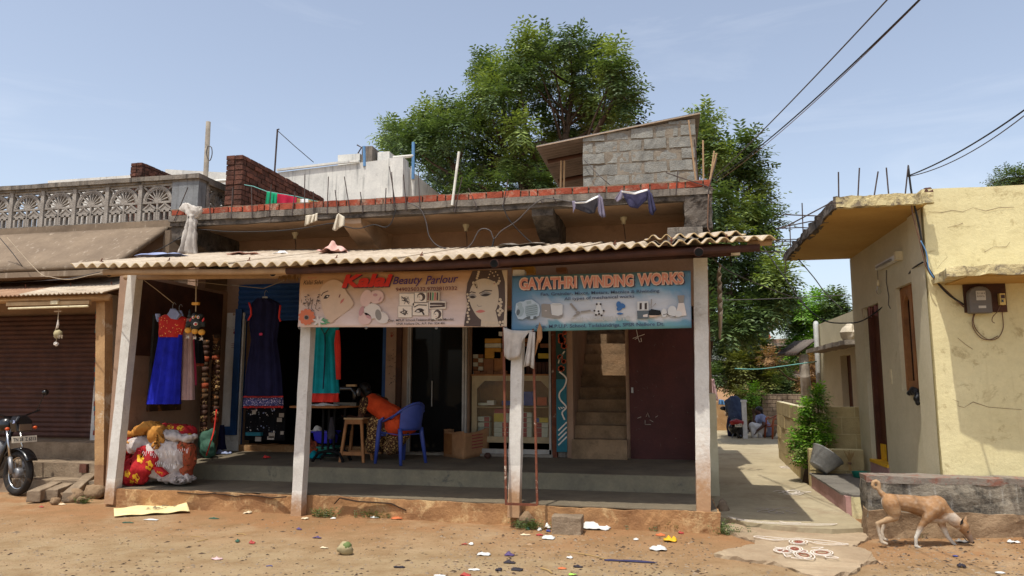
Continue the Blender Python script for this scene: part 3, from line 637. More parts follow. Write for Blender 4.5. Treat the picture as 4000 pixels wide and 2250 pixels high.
def pipe(name, a, b_, r, m, open_end=False):
    o = MB().tube([a, b_], r, 12).build(name, m, lean, True)
    if open_end:
        a = Vector(a); d = (Vector(b_)-a).normalized(); MB().lathe([(r*.86, .002), (0, .0015)], a-d*.004, 14, d).build('pipe_mouth', 'pipe_black', o)  # black disc painted in for the shade inside the pipe
    return o
for px, py, m in ((425,1067,'pipe_tan'),(1065,1065,'pipe_tan'),(1930,1030,'pipe_brown'),(2730,985,'pipe_brown')):
    a = at(px, py, 7.55); pipe('rafter', a, (a.x, 10.3, roofz(a.x, 10.3)-.11), .05, m, True)
xs_ = [-6.75+i*.4 for i in range(20)]
def purlin(x0, x1, off_y, dz, r, m):
    n = 6; pts = [(x0+(x1-x0)*i/n, eaveY(x0+(x1-x0)*i/n)+off_y, roofz(x0+(x1-x0)*i/n, eaveY(x0+(x1-x0)*i/n)+off_y)-dz) for i in range(n+1)]
    MB().tube(pts, r, 10).build('purlin', m, lean, True)
purlin(-6.62, -3.9, .12, .085, .036, 'pipe_tan'); purlin(-4.25, .95, .12, .085, .04, 'pipe_brown'); purlin(-6.4, .8, 1.6, .08, .035, 'pipe_brown'); purlin(-6.4, .8, 2.6, .08, .035, 'pipe_brown')
for a, c in (((1165,1045,8.35),(2800,988,8.35)), ((1500,1058,8.4),(2890,985,8.4)), ((490,1082,8.4),(1180,1074,8.4))):
    pipe('crossbeam', at(*a), at(*c), .042, 'pipe_brown' if a[0] > 1000 else 'pipe_tan')
pipe('beam_sleeve', at(2920,951,7.78), at(3014,946,7.78), .034, 'pipe_tan'); pipe('beam_sleeve', at(2855,988,8.36), at(2890,987,8.36), .03, 'pvc_white')

def post(label, base, top, Yb, Yt, w=.132, foot=.26, soil='post_foot', m='post_white'):
    a = at(base[0], base[1], Yb); c = at(top[0], top[1], Yt); a.z = max(a.z, -.05)
    t = thing('veranda_post', label, 'post', a, 'whitewashed posts holding up the lean-to roof')
    d = c-a; f = a+d*(foot/d.length)
    def ring(p): return [p+Vector((i*w/2, j*w/2, 0)) for i, j in ((-1,-1),(1,-1),(1,1),(-1,1))]
    rough(MB().hexa(ring(f)+ring(c)).build('shaft', m, t), .005, 5, .12)
    rough(MB().hexa(ring(a-Vector((0, 0, .06)))+[p for p in ring(f)]).build('foot', soil, t), .006, 5, .12)
    return t
P1 = post('leaning white post at the left end of the veranda, beside the heap of sacks', (440,1948), (530,1072), 8.42, 8.42)
P2 = post('white post under the left end of the beauty parlour banner', (1166,2000), (1216,1068), 8.33, 8.33)
P3 = post('white post between the two banners, wrapped in torn flex and an iron frame', (2010,1996), (2030,1058), 8.2, 8.2, foot=.5)
P4 = post('white post at the lane corner with tan lower half', (2748,2040), (2735,1012), 8.3, 8.3, .15, 1.0)
# ---------------------------------------------------------------- yellow house on the right
HX, HY = 2.8, 8.55
yh = thing('yellow_house', 'yellow plastered house with an overhanging roof slab and bare rods, right of the lane', 'house', (3.6, 9, 0))
c1 = at(3610, 770, HY); topz = at(3650, 738, HY).z; sz0 = at(3280, 812, 8.4).z; sz1 = sz0+.115
b = MB(); b.box((HX-.03, HY, .3), (9, HY+.2, topz)); o = b.build('front_wall', 'plaster_cream', yh); rough(o, .006, 3, .16)
b = MB()
wy0, wy1, wz0, wz1 = 9.08, 9.82, 1.47, 2.73; dy0, dy1, dz1 = 10.62, 11.42, 2.64
b.box((HX, HY+.2, .2), (HX+.2, wy0, sz0)); b.box((HX, wy0, .2), (HX+.2, wy1, wz0)); b.box((HX, wy0, wz1), (HX+.2, wy1, sz0)); b.box((HX, wy1, .2), (HX+.2, dy0, sz0)); b.box((HX, dy0, dz1), (HX+.2, dy1, sz0)); b.box((HX, dy1, .2), (HX+.2, 12.0, sz0))
b.build('lane_wall', 'plaster_side', yh)
b = MB(); b.hexa([(HX-.05,HY+.01,.3),(HX,HY+.2,.3),(HX,wy0-.02,.3),(HX-.045,wy0-.03,.3),(HX-.05,HY+.01,sz0-.01),(HX,HY+.2,sz0-.01),(HX,wy0-.02,sz0-.01),(HX-.045,wy0-.03,sz0-.01)])
b.build('corner_pier', 'plaster_side', yh)
b = MB(); b.box((HX+.2, 11.9, .2), (9, 12.0, sz0)); b.box((8.8, HY+.2, .2), (9, 11.9, sz0)); b.box((HX+.2, HY+.2, .2), (8.8, 11.9, .4)); b.build('rear_wall', 'plaster_side', yh)
b = MB(); b.box((HX+.6, HY+.25, .4), (HX+.7, 11.9, sz0-.01)); b.build('inner_wall', 'interior_dark', yh)
cxl0 = at(3268, 800, 8.4).x; cxl1 = atx(3065, 1010, cxl0).x
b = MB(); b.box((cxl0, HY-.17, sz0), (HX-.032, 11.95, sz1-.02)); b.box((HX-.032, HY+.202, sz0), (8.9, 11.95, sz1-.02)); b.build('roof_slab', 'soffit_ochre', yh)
b = MB(); b.box((cxl0-.01, HY-.2, sz0-.005), (HX+.02, HY-.12, sz1)); o = b.build('slab_edge', 'slab_chip', yh); rough(o, .013, 9, .06); lab(o, 'chipped yellow front edge of the roof slab')
b = MB(); b.box((cxl0-.03, HY-.18, sz0), (cxl0+.05, 11.96, sz1+.005)); o = b.build('slab_edge', 'concrete_dark', yh); rough(o, .03, 8, .07); lab(o, 'broken grey lane-side edge of the roof slab')
o = MB().rock(at(3622, 758, HY+.05), (.06, .08, .07), 3).build('parapet_stub', 'brick_old', yh)
# sunshade over the meter
shx0 = at(3640, 1082, HY).x; shf = at(3732, 1042, 7.87)
b = MB(); zt = shf.z; zb = zt-.085
b.prism([(shx0, HY, zb), (shx0+.02, HY-.25, zb), (shf.x-.05, 7.95, zb), (shf.x+.3, 7.87, zb), (9, 7.87, zb), (9, HY, zb)], (0, 0, .095)); o = b.build('sunshade', 'slab_chip', yh); rough(o, .02, 7, .08)
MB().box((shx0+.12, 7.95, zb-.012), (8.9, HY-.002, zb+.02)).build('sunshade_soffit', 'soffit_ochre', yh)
# door and window on the lane side
d = MB().box((HX+.12, dy0, .44), (HX+.16, dy1, dz1)).build('door', 'door_brown', yh)
b = MB(); b.box((HX+.06, dy0, .44), (HX+.121, dy0+.06, dz1)); b.box((HX+.06, dy1-.07, .44), (HX+.121, dy1, dz1)); b.box((HX+.06, dy0+.06, dz1-.07), (HX+.121, dy1-.07, dz1)); b.build('door_frame', 'door_brown', d)
b = MB(); b.box((HX-.02, dy0-.03, .2), (HX+.1, dy1+.03, .46)); b.build('threshold', 'pink_paint', d)
MB().box((HX+.1, dy1-.3, .46), (HX+.118, dy1-.08, .72)).build('kick_board', 'rubbish_yellow', d)
MB().box((HX-.03, dy0-.02, .46), (HX+.1, dy1+.02, .5)).build('door_sill', 'rubbish_yellow', d)
w = MB().box((HX+.11, wy0, wz0), (HX+.13, wy1, wz1)).build('window', 'glass_dark', yh)
b = MB()
for y0, y1 in ((wy0, wy0+.07), (wy1-.07, wy1), ((wy0+wy1)/2-.045, (wy0+wy1)/2+.045)): b.box((HX+.05, y0, wz0), (HX+.109, y1, wz1))
for z0, z1 in ((wz0, wz0+.12), (wz1-.1, wz1)): b.box((HX+.055, wy0+.07, z0), (HX+.105, wy1-.07, z1))
b.build('frame', 'wood_mid', w)
for ya in ((wy0+.07), (wy0+wy1)/2+.045):
    yb = ya+(wy1-wy0)/2-.115; b = MB(); n = 8; ym = (ya+yb)/2; r = (yb-ya)/2
    up = [(HX+.06, ym-r*math.cos(math.pi*i/n), wz1-.32+.2*math.sin(math.pi*i/n)) for i in range(n+1)]
    b.prism([(HX+.06, ya, wz1-.1)]+up+[(HX+.06, yb, wz1-.1)], (.04, 0, 0)); b.build('arch_panel', 'wood_mid', w)
MB().box((HX-.012, 10.2, 1.55), (HX+.001, 10.27, 1.74)).build('switch_plate', 'cream_plastic', yh)
# rods on the roof edge
for (ax, ay), (tx, ty) in (((3276,780),(3275,672)),((3350,772),(3357,656)),((3412,768),(3430,670)),((3472,768),(3462,655)),((3533,770),(3548,645))):
    MB().tube([at(ax, ay, HY-.1)-Vector((0,0,.03)), at(tx, ty, HY-.1)], .008, 5).build('rebar', 'rebar', yh)
for (px, py), (tx, ty) in (((3270,793),(3055,893)),((3210,845),(3058,838)),((3188,866),(3032,892)),((3150,890),(3030,893)),((3120,936),(2998,940)),((3110,943),(2998,948)),((3095,958),(2998,965)),((3067,985),(2950,982))):
    X = cxl0; p = atx(px, py, X-.02); MB().tube([p+Vector((.05, 0, 0)), p, p+Vector((-.06, 0, .008)), at(tx, ty, p.y)], .0075, 5).build('rebar', 'rebar', yh)
for px, y0, y1, Y in ((3133,910,793,10.4),(3085,980,875,11.3)): MB().tube([at(px+4, y0, Y), at(px, y1, Y)], .008, 5).build('rebar', 'rebar', yh)
MB().tube([at(3068,1000,11.8), at(3070,1040,11.8), at(3066,1068,11.8)], .008, 5).build('rebar', 'rebar', yh)
# cracks on the front wall
random.seed(21)
for pts in ([(3625,828),(3680,830),(3720,822),(3760,828),(3800,812),(3850,825),(3900,812),(3960,810)], [(3690,985),(3700,1005),(3675,1030),(3660,1050)], [(3845,985),(3880,965),(3930,965),(3945,945)], [(3700,890),(3740,880),(3760,872)], [(3740,1320),(3770,1345),(3800,1365)], [(3720,1560),(3745,1570),(3740,1585),(3765,1592),(3800,1570),(3860,1590),(3990,1600)]):
    q = [at(px, py, HY) for px, py in pts]; b = MB(); L = []
    for p in q: w_ = .0012+.002*random.random(); L += [p+Vector((0,-.0065,w_)), p+Vector((0,-.0065,-w_))]
    b.add(L, [(2*i, 2*i+1, 2*i+3, 2*i+2) for i in range(len(q)-1)]); b.build('wall_crack', 'cable_brown', yh)
# tube light with hanging bulb on the lane wall
tl = thing('tube_light', 'short white tube light fitting high on the lane wall of the yellow house', 'light fitting', (HX-.05, 10, 2.9))
p0, p1 = atx(3428, 1046, HX-.04), atx(3508, 1003, HX-.04)
MB().hexa([p0+Vector(v) for v in ((-.03,0,-.03),(.038,0,-.03),(.038,0,.03),(-.03,0,.03))]+[p1+Vector(v) for v in ((-.03,0,-.03),(.038,0,-.03),(.038,0,.03),(-.03,0,.03))]).build('housing', 'white_paint', tl)
MB().tube([p0.lerp(p1,.12)+Vector((-.045,0,-.012)), p0.lerp(p1,.85)+Vector((-.045,0,-.012))], .013, 8).build('tube', 'steel', tl)
MB().box(p1+Vector((-.04,-.05,-.045)), p1+Vector((.038,.02,.06))).build('end_cap', 'cream_plastic', tl)
pb = p0+Vector((-.02, -.06, -.05)); lb = thing('hanging_bulb', 'bare bulb hanging below the tube light', 'bulb', pb)
MB().tube([pb, pb+Vector((0,0,-.12))], .004, 5).build('flex', 'cable_grey', lb); MB().lathe([(.012,-.12),(.018,-.14),(.018,-.2),(.012,-.2)], pb, 8).build('holder', 'cream_plastic', lb, True)
MB().lathe([(.012,-.2),(.03,-.25),(.034,-.28),(.02,-.31),(0,-.315)], pb, 10).build('glass', 'glass_clear', lb, True)
pts = [atx(3462,1055,HX-.01), atx(3462,1100,HX-.01), atx(3472,1160,HX-.01), atx(3470,1190,HX-.01), atx(3478,1205,HX-.01)]
wire('cable', 'thin grey wire dangling below the tube light', pts, .005, 'cable_grey', group=None)
# electricity meter board
mp0, mp1 = at(3762,1100,HY-.03), at(3936,1218,HY-.03)
mb_ = thing('meter_board', 'dark board with an electricity meter and breaker under the sunshade', 'electricity meter', (mp0.x, HY, mp1.z))
MB().box((mp0.x, HY-.03, mp1.z), (mp1.x, HY+.001, mp0.z)).build('board', 'wood_dark', mb_)
a0, a1 = at(3782,1118,HY-.12), at(3880,1222,HY-.12); b = MB(); n = 10; xm = (a0.x+a1.x)/2; r = (a1.x-a0.x)/2
b.prism([(a0.x, HY-.03, a1.z), (a1.x, HY-.03, a1.z)]+[(xm+r*math.cos(math.pi*i/n), HY-.03, a0.z-.09+.09*math.sin(math.pi*i/n)) for i in range(n+1)], (0, -.09, 0))
o = fixn(b.build('meter', 'meter_grey', mb_)); bevel(o, .012)
q0, q1 = at(3812,1136,HY-.125), at(3852,1172,HY-.125); MB().box((q0.x, HY-.124, q1.z), (q1.x, HY-.119, q0.z)).build('label', 'meter_label', o)
b = MB(); text_px(b, 'kWh', 3818, 1160, 3846, 1160, 6, 6, HY-.126); text_px(b, '0 1 8 4', 3817, 1149, 3847, 1149, 7, 7, HY-.126); b.build('label_text', 'ink', o)
q0, q1 = at(3823,1194,HY-.125), at(3853,1203,HY-.125); MB().box((q0.x, HY-.124, q1.z), (q1.x, HY-.119, q0.z)).build('nameplate', 'meter_label', o)
q0, q1 = at(3904,1146,HY-.08), at(3930,1190,HY-.08); o = MB().box((q0.x, HY-.08, q1.z), (q1.x, HY-.029, q0.z)).build('breaker', 'mcb_yellow', mb_)
q0, q1 = at(3910,1152,HY-.085), at(3926,1165,HY-.085); MB().box((q0.x, HY-.084, q1.z), (q1.x, HY-.0795, q0.z)).build('breaker_window', 'meter_red', o)
q0, q1 = at(3912,1170,HY-.085), at(3920,1180,HY-.085); MB().box((q0.x, HY-.09, q1.z), (q1.x, HY-.0795, q0.z)).build('switch', 'glossy_black', o)
for pts in ([(3810,1222),(3802,1250),(3812,1285),(3840,1315),(3870,1328),(3900,1318),(3918,1285),(3918,1250),(3912,1195)], [(3806,1222),(3798,1255),(3806,1290),(3836,1322),(3870,1326),(3898,1312)]):
    MB().tube(curve_pts([at(px, py, HY-.02) for px, py in pts], 4), .0045, 5).build('wire_loop', 'cable_brown', mb_, True)
MB().tube(curve_pts([at(px, py, HY-.05) for px, py in ((3908,1192),(3898,1215),(3878,1238),(3876,1255),(3886,1262))], 4), .004, 5).build('wire_loop', 'cable_brown', mb_, True)
# plinth step and low wall
b = MB(); b.box((1.985, 9.36, 0), (HX, 11.5, .25)); o = b.build('plinth', 'pink_paint', yh); rough(o, .005, 4, .2)
b = MB(); b.prism([(1.965, 9.5, .252), (2.06, 9.345, .252), (HX, 9.345, .252), (HX, 11.52, .252), (1.965, 11.52, .252)], (0, 0, .022)); o = b.build('plinth_top', 'plinth_top', yh); rough(o, .006, 6, .15)
MB().box((2.04, 9.345, 0), (HX, 9.359, .2515)).build('plinth_front', 'plaster_cream', yh)
lw = thing('low_wall', 'low stained wall with flaking red top and black mould below the yellow house', 'wall', (2, 8.3, 0))
b = MB(); b.box((1.96, 8.28, .2), (8, 8.545, .56)); o = b.build('upper_face', 'black_wall', lw); rough(o, .02, 4, .09)
b = MB(); b.box((1.955, 8.262, -.08), (8, 8.53, .27)); o = b.build('stone_base', 'stone_earth', lw); rough(o, .04, 3.5, .09)
b = MB(); b.box((1.965, 8.275, .55), (8, 8.549, .615)); o = b.build('ledge', 'red_ledge', lw); rough(o, .016, 5, .08)

# ---------------------------------------------------------------- cream house, walls beyond
ch = thing('cream_house', 'small cream house with a brown door further up the lane', 'house', (4, 15, 0))
cy0, cy1 = 17.4, 13.0
b = MB(); a = atx(3190,1270,3.3); d0 = atx(3282,1390,3.3); d1 = atx(3322,1390,3.3)
b.box((3.3, cy1, 0), (3.5, d1.y, a.z)); b.box((3.3, d1.y, d0.z), (3.5, d0.y, a.z)); b.box((3.3, d0.y, 0), (3.5, a.y, a.z)); b.box((3.5, a.y-.2, 0), (7, a.y, a.z)); b.box((3.5, cy1, 0), (7, cy1+.2, a.z)); b.box((3.5, cy1+.2, a.z-.15), (7, a.y-.2, a.z-.01)); b.build('wall', 'plaster_side', ch)
MB().box((3.42, d1.y, .2), (3.46, d0.y, d0.z)).build('door', 'door_brown', ch)
q = atx(3178,1362,3.0); b = MB(); b.box((2.95, cy1+.3, d0.z+.12), (3.299, 16.9, d0.z+.2)); o = b.build('sunshade', 'concrete', ch); rough(o, .015, 5, .12)
MB().rock((3.15, 13.9, d0.z+.36), (.14, .2, .16), 4).build('sack', 'cl_rag', ch)
pp = atx(3188,1270,3.24); MB().tube([(3.22, pp.y-.05, .2), (3.22, pp.y-.05, a.z-.02), (3.24, pp.y+.02, a.z+.03)], .055, 10).build('drain_pipe', 'pvc_grey', ch, True)
aw = thing('tin_awning', 'small tin awning on a mottled post beside the cream house', 'awning', atz(3155, 1700))
def fn(u, v): p = at(3112,1382,17.2).lerp(at(3190,1325,17.2), u); return (p.x, p.y+v*3, p.z+.03*math.sin(v*80)+.1*v)
o = MB().grid(fn, 2, 80).build('sheet', 'asbestos_grey', aw, True); o.modifiers.new('t', 'SOLIDIFY').thickness = .02
b = MB(); b.tube([at(3118,1380,17.3), at(3118,1380,17.3)+Vector((0, 2.8, .1))], .04, 6); b.build('batten', 'wood_dark', aw)
MB().tube([atx(3160,1700,at(3140,1385,17.4).x+.1), at(3145,1470,17.4), at(3138,1385,17.4)], [.11, .11, .1], 8).build('post', 'bark_pale', aw)
def blockwall(name, label, p0, p1, z0, z1, th, m, mm, bl=.42, bh=.2, cat='wall', jit=.006):
    """coursed block wall between two plan points"""
    p0 = Vector((p0[0], p0[1], 0)); p1 = Vector((p1[0], p1[1], 0)); L = (p1-p0).length; d = (p1-p0)/L; n = Vector((-d.y, d.x, 0))
    t = thing(name, label, cat, (p0.x, p0.y, z0)); b = MB(); c = 0; z = z0
    while z < z1-.03:
        h = min(bh, z1-z); s = -bl/2*(c % 2)
        while s < L:
            s0 = max(s, 0)+.006; s1 = min(s+bl, L)-.006
            if s1-s0 > .03:
                e = random.uniform(-jit, jit); lo = p0+d*s0+n*e; hi = p0+d*s1+n*e
                b.hexa([lo+Vector((0,0,z+.006)), hi+Vector((0,0,z+.006)), hi+n*th+Vector((0,0,z+.006)), lo+n*th+Vector((0,0,z+.006)), lo+Vector((0,0,z+h-.006)), hi+Vector((0,0,z+h-.006)), hi+n*th+Vector((0,0,z+h-.006)), lo+n*th+Vector((0,0,z+h-.006))])
            s += bl
        z += bh; c += 1
    o = b.build('blocks', m, t); rough(o, .004, 9, .16)
    q = .012; b = MB(); lo = p0+d*.01+n*q; hi = p1-d*.01+n*q
    b.hexa([lo+Vector((0,0,z0)), hi+Vector((0,0,z0)), hi+n*(th-2*q)+Vector((0,0,z0)), lo+n*(th-2*q)+Vector((0,0,z0)), lo+Vector((0,0,z1-.004)), hi+Vector((0,0,z1-.004)), hi+n*(th-2*q)+Vector((0,0,z1-.004)), lo+n*(th-2*q)+Vector((0,0,z1-.004))])
    b.build('mortar', mm, t); return t
random.seed(31)
blockwall('compound_wall', 'long cream block wall along the right of the lane', (2.14, 12.45), (2.3, 16.0), 0, 1.2, .14, 'block_cream', 'plaster_side', .6, .24)
blockwall('compound_wall', 'short sunlit yellow block wall joining the yellow house', (2.41, 12.3), (2.9, 12.3), 0, 1.2, .14, 'block_cream', 'plaster_cream', .4, .26)
blockwall('low_wall', 'knee high yellow block wall behind the leaning basin', (1.99, 11.62), (2.75, 11.62), 0, .61, .14, 'block_cream', 'plaster_cream', .5, .3)
# far low walls and post across the end of the lane
t = MB().box((at(2800,1640,25).x-3, 25, 0), (at(2990,1640,25).x, 25.15, 1.0)).build('garden_wall', 'post_ochre', None, loc=(1, 25, 0)); tag(t, 'low orange brown wall at the far end of the lane', 'wall')
blockwall('garden_wall', 'weathered brown brick wall behind the seated woman', (at(2978,1600,24).x, 24), (at(3200,1600,24).x, 24), 0, 1.25, .2, 'stone_block', 'mortar_dark', .3, .12)
p = atz(2912, 1722); t = thing('marker_post', 'thin white post behind the scooter', 'post', p); q = at(2906, 1562, p.y); MB().box((q.x-.06, p.y, 0), (q.x+.06, p.y+.12, q.z-.06)).build('shaft', 'white_paint', t); MB().box((q.x-.08, p.y-.02, q.z-.06), (q.x+.08, p.y+.14, q.z)).build('cap', 'white_paint', t)
# distant apartment block
ab = thing('apartment_block', 'distant grey multi storey apartment block seen between the trees', 'building', (at(3040,1400,60).x, 60, 0)); Y = 60
a0, a1 = at(2985,1325,Y), at(3180,1325,Y); b = MB(); b.box((a0.x, Y, 0), (a1.x+6, Y+9, a0.z)); c0, c1 = at(2950,1290,Y), at(2998,1290,Y); b.box((c0.x, Y-1, 0), (c1.x, Y+6, c0.z)); b.build('wall', 'plaster_tan', ab)
b = MB(); b.box((at(2945,1278,Y).x, Y-1.6, c0.z), (at(3022,1278,Y).x, Y+6, c0.z+.3)); b.build('roof', 'cement_old', ab)
MB().prism([at(2958,1318,Y-1.2), at(3008,1322,Y-1.2), at(3000,1306,Y-1.2), at(2968,1304,Y-1.2)], (0, -.8, 0)).build('red_canopy', 'brick_red', ab)
for py in (1340, 1405, 1462):
    q0 = at(2998,py,Y-1); MB().box((q0.x, Y-1.2, q0.z-.25), (a1.x+6, Y-.001, q0.z)).build('balcony', 'cement_old', ab)
for px, py, w_, h_ in ((3015,1352,26,36),(3050,1352,22,40),(3060,1430,20,28),(3085,1432,14,26),(3020,1425,20,24)):
    q0, q1 = at(px,py,Y), at(px+w_,py+h_,Y); MB().box((q0.x, Y-.06, q1.z), (q1.x, Y+.05, q0.z)).build('window', 'interior_dark', ab)

# ---------------------------------------------------------------- left building
lb_ = thing('left_building', 'old brown building with a sunburst balustrade and sloping sunshade, left of the shops', 'building', (-10, 10.3, 0))
bx1 = at(677,760,10.3).x; gx0 = at(780,750,10.3).x
MB().box((-16, 10.36, .0), (gx0+.02, 10.55, 4.02)).build('wall', 'plaster_tan', lb_)
b = MB(); b.box((-16, 10.22, 4.02), (gx0, 10.6, 4.2)); b.box((-16, 10.6, 3.98), (gx0, 17, 4.14)); b.box((-16, 10.19, 4.07), (gx0+.02, 10.22, 4.13)); o = b.build('ledge', 'chajja_brown', lb_)
MB().box((-16, 16.9, 0), (gx0, 17, 4)).build('rear_wall', 'plaster_tan', lb_)
# sloping sunshade with curved end
cx1 = at(640,960,10.1).x
b = MB()
def fn(u, v):
    x = -16+(cx1+16)*u-.28*max(0, u-.9)*10*v*v*.6; y = 10.2-.95*v; z = 4.02-.78*v+.03*math.sin(v*3)
    return (x, y, z)
o = b.grid(fn, 60, 6).build('sunshade', 'chajja_brown', lb_, True); md = o.modifiers.new('t', 'SOLIDIFY'); md.thickness = .07; md.offset = -1
MB().box((-16, 9.2, 3.16), (cx1-.2, 9.3, 3.24)).build('sunshade_lip', 'chajja_brown', lb_)
MB().hexa([(cx1-.02,10.36,3.0),(cx1+.28,10.36,3.0),(cx1+.28,10.36,3.9),(cx1-.02,10.36,3.9),(cx1-.02,10.1,3.3),(cx1+.1,10.1,3.3),(cx1+.1,10.1,4.0),(cx1-.02,10.1,4.0)]).build('sunshade_cheek', 'chajja_brown', lb_)
# balustrade
bal = thing('balustrade', 'grey cement balustrade of sunburst panels on the left roof', 'balustrade', (bx1, 10.3, 4.2))
zb, zt = 4.19, 4.84
b = MB(); b.box((-16, 10.26, 4.84), (gx0+.005, 10.46, 4.88)); b.box((-16, 10.22, 4.88), (gx0+.03, 10.5, 4.955)); b.box((gx0-.2, 10.501, 4.84), (gx0+.03, 12.2, 4.954)); o = b.build('rail', 'cement_old', bal); rough(o, .005, 5, .2)
b = MB(); b.box((bx1, 10.262, zb), (gx0, 10.46, zt)); b.build('corner_pier', 'grey_paint_old', bal)
b = MB(); b.box((gx0-.1, 11.3, zb), (gx0, 12.2, zt)); b.build('corner_pier', 'grey_paint_old', bal)
pit = (at(677,760,10.3).x-at(545,760,10.3).x)
def panel(name, x0, y0, ax):
    """cast cement panel: post, sunburst arch over two gabled arcades; ax 0 along X, 1 along Y"""
    b = MB(); H = zt-zb; W = pit; D = .06
    def P(u, v, d): return (x0+u, y0+d, zb+v) if ax == 0 else (x0-d, y0+u, zb+v)
    def bar(u0, v0, u1, v1, w, d0=0, dd=D):
        dx, dy = u1-u0, v1-v0; l = math.hypot(dx, dy); nx, ny = -dy/l*w/2, dx/l*w/2
        b.prism([P(u0+nx, v0+ny, d0), P(u0-nx, v0-ny, d0), P(u1-nx, v1-ny, d0), P(u1+nx, v1+ny, d0)], Vector(P(0, 0, dd))-Vector(P(0, 0, 0)))
    p = .07; b.prism([P(0, 0, -.02), P(p, 0, -.02), P(p, H, -.02), P(0, H, -.02)], Vector(P(0, 0, D+.03))-Vector(P(0, 0, 0)))
    cu = p+(W-p)/2; cv = .345; ro = (W-p)/2*.97
    bar(p, cv-.012, W, cv-.012, .024); bar(p, .018, W, .018, .036); bar(p, H-.02, W, H-.02, .04)
    n = 14
    for i in range(n):
        a0, a1 = math.pi*i/n, math.pi*(i+1)/n
        b.prism([P(cu+r*math.cos(a), cv+r*math.sin(a), 0) for r, a in ((ro, a0), (ro, a1), (ro*.86, a1), (ro*.86, a0))], Vector(P(0, 0, D))-Vector(P(0, 0, 0)))
        b.prism([P(cu, cv, .0), P(cu+.075*math.cos(a0), cv+.075*math.sin(a0), 0), P(cu+.075*math.cos(a1), cv+.075*math.sin(a1), 0)], Vector(P(0, 0, D))-Vector(P(0, 0, 0)))
    for i in range(10):
        a = math.pi*i/9; bar(cu+.07*math.cos(a), cv+.07*math.sin(a)+.004, cu+ro*.9*math.cos(a), cv+ro*.9*math.sin(a)+.004, .017, .005, D-.01)
        if i < 9:
            a += math.pi/18
            for s in (-1, 1): bar(cu+ro*.76*math.cos(a), cv+ro*.76*math.sin(a), cu+ro*.88*math.cos(a+s*.14), cv+ro*.88*math.sin(a+s*.14), .02, .005, D-.01)
    for s in (-1, 1):
        bar(cu+s*ro*.72, cv+ro*.74, cu+s*(W-p)/2, H-.03, .025)
    bar(cu, .03, cu, cv-.02, .03)
    for s in (-1, 1):
        gc = cu+s*(W-p)/4; hw = (W-p)/4-.022
        for q in (-1, 0, 1): bar(gc+q*hw*.86, .03, gc+q*hw*.86, .2, hw*.3)
        bar(gc-hw, .2, gc+hw, .2, .05); bar(gc-hw*1.05, .215, gc, .315, .024); bar(gc+hw*1.05, .215, gc, .315, .024)
        b.prism([P(gc-hw*.8, .22, .012), P(gc+hw*.8, .22, .012), P(gc, .3, .012)], Vector(P(0, 0, D-.02))-Vector(P(0, 0, 0)))
    return b.build(name, 'balustrade', bal)
pan = panel('sunburst_panel', bx1-pit, 10.29, 0)
for k in range(1, 10):
    c = pan.copy(); COL.objects.link(c); c.parent = bal; c.location = (-pit*k, 0, 0)
panel('sunburst_panel', gx0-.03, 10.5, 1)
# rolling shutter, door surround, steps
b = MB(); sx = at(385,1500,10.3).x
b.grid(lambda u, v: (-16+(sx+16)*u, 10.3-.02*abs(math.sin(v*math.pi*26)), .69+2.0*v), 1, 208); b.build('rolling_shutter', 'shutter_brown', lb_)
b = MB(); b.box((sx, 10.2, .4), (at(408,1500,10.2).x, 10.36, 3)); o = b.build('door_jamb', 'post_white', lb_)
b = MB(); random.seed(4)
for k in range(26): q = at(377+random.random()*5-k*.35, 1215+k*19, 10.19); b.m = k % 2; b.box((q.x-.03, 10.194, q.z-.04), (q.x+.03, 10.198, q.z+.035))
b.build('painted_strip', ['teal_paint', 'handprint'], o)
b = MB(); b.box((-16, 9.78, 0), (-7.51, 10.36, .66)); b.box((-16, 9.32, 0), (-7.51, 9.78, .41)); b.box((-16, 9.02, 0), (-7.6, 9.32, .2)); o = b.build('steps', 'stone_block', lb_); rough(o, .012, 4, .14)
MB().box((at(318,1800,9.3).x, 9.27, .28), (at(345,1800,9.3).x, 9.33, .4)).build('brick_patch', 'brick_old', lb_)
# its small corrugated awning
la = thing('sheet_awning', 'small wave corrugated awning over the closed brown shutter', 'awning', (-9, 8.7, 2.8))
bz = at(268,1091,10.2).z; ez = at(200,1152,8.7).z
for x0, x1, m, dz in ((-13.5,-10.6,'asbestos',0), (-10.7,-9.0,'asbestos_red',.008), (-9.1,-7.68,'asbestos',.016)):
    def fn(u, v): X = x0+(x1-x0)*u; return (X, 8.7+1.5*v+random.uniform(-.004,.004), ez+(bz-ez)*v+.011*math.sin(2*math.pi*X/.074)+dz)
    n = int((x1-x0)/.074*6); o = MB().grid(fn, n, 1).build('sheet', m, la, True); o.modifiers.new('t', 'SOLIDIFY').thickness = .008
MB().tube([(-13.5, 8.85, ez-.04), (-7.7, 8.85, ez-.04)], .05, 8).build('beam', 'post_ochre', la, True); MB().tube([(-13.5, 9.7, ez+.2), (-7.7, 9.7, ez+.2)], .05, 8).build('beam', 'wood_dark', la, True)
for px, py in ((102,1132),(278,1122),(438,1118)):
    p = at(px, py, 9.3); p.z = ez+(bz-ez)*.4; MB().tube([p, p+Vector((-.02, 0, .07))], .008, 5).build('hook_bolt', 'rust', la)
t = post('ochre and white post of the left shop with peeling paint', (402,1915), (408,1165), 9.0, 9.0, .15, .35, 'post_soil', 'post_ochre')
t['group'] = 'whitewashed posts holding up the lean-to roof'; t.name = 'awning_post'; del t['group']
tf = thing('tube_light', 'long dusty tube light batten under the left awning', 'light fitting', at(180,1195,8.75))
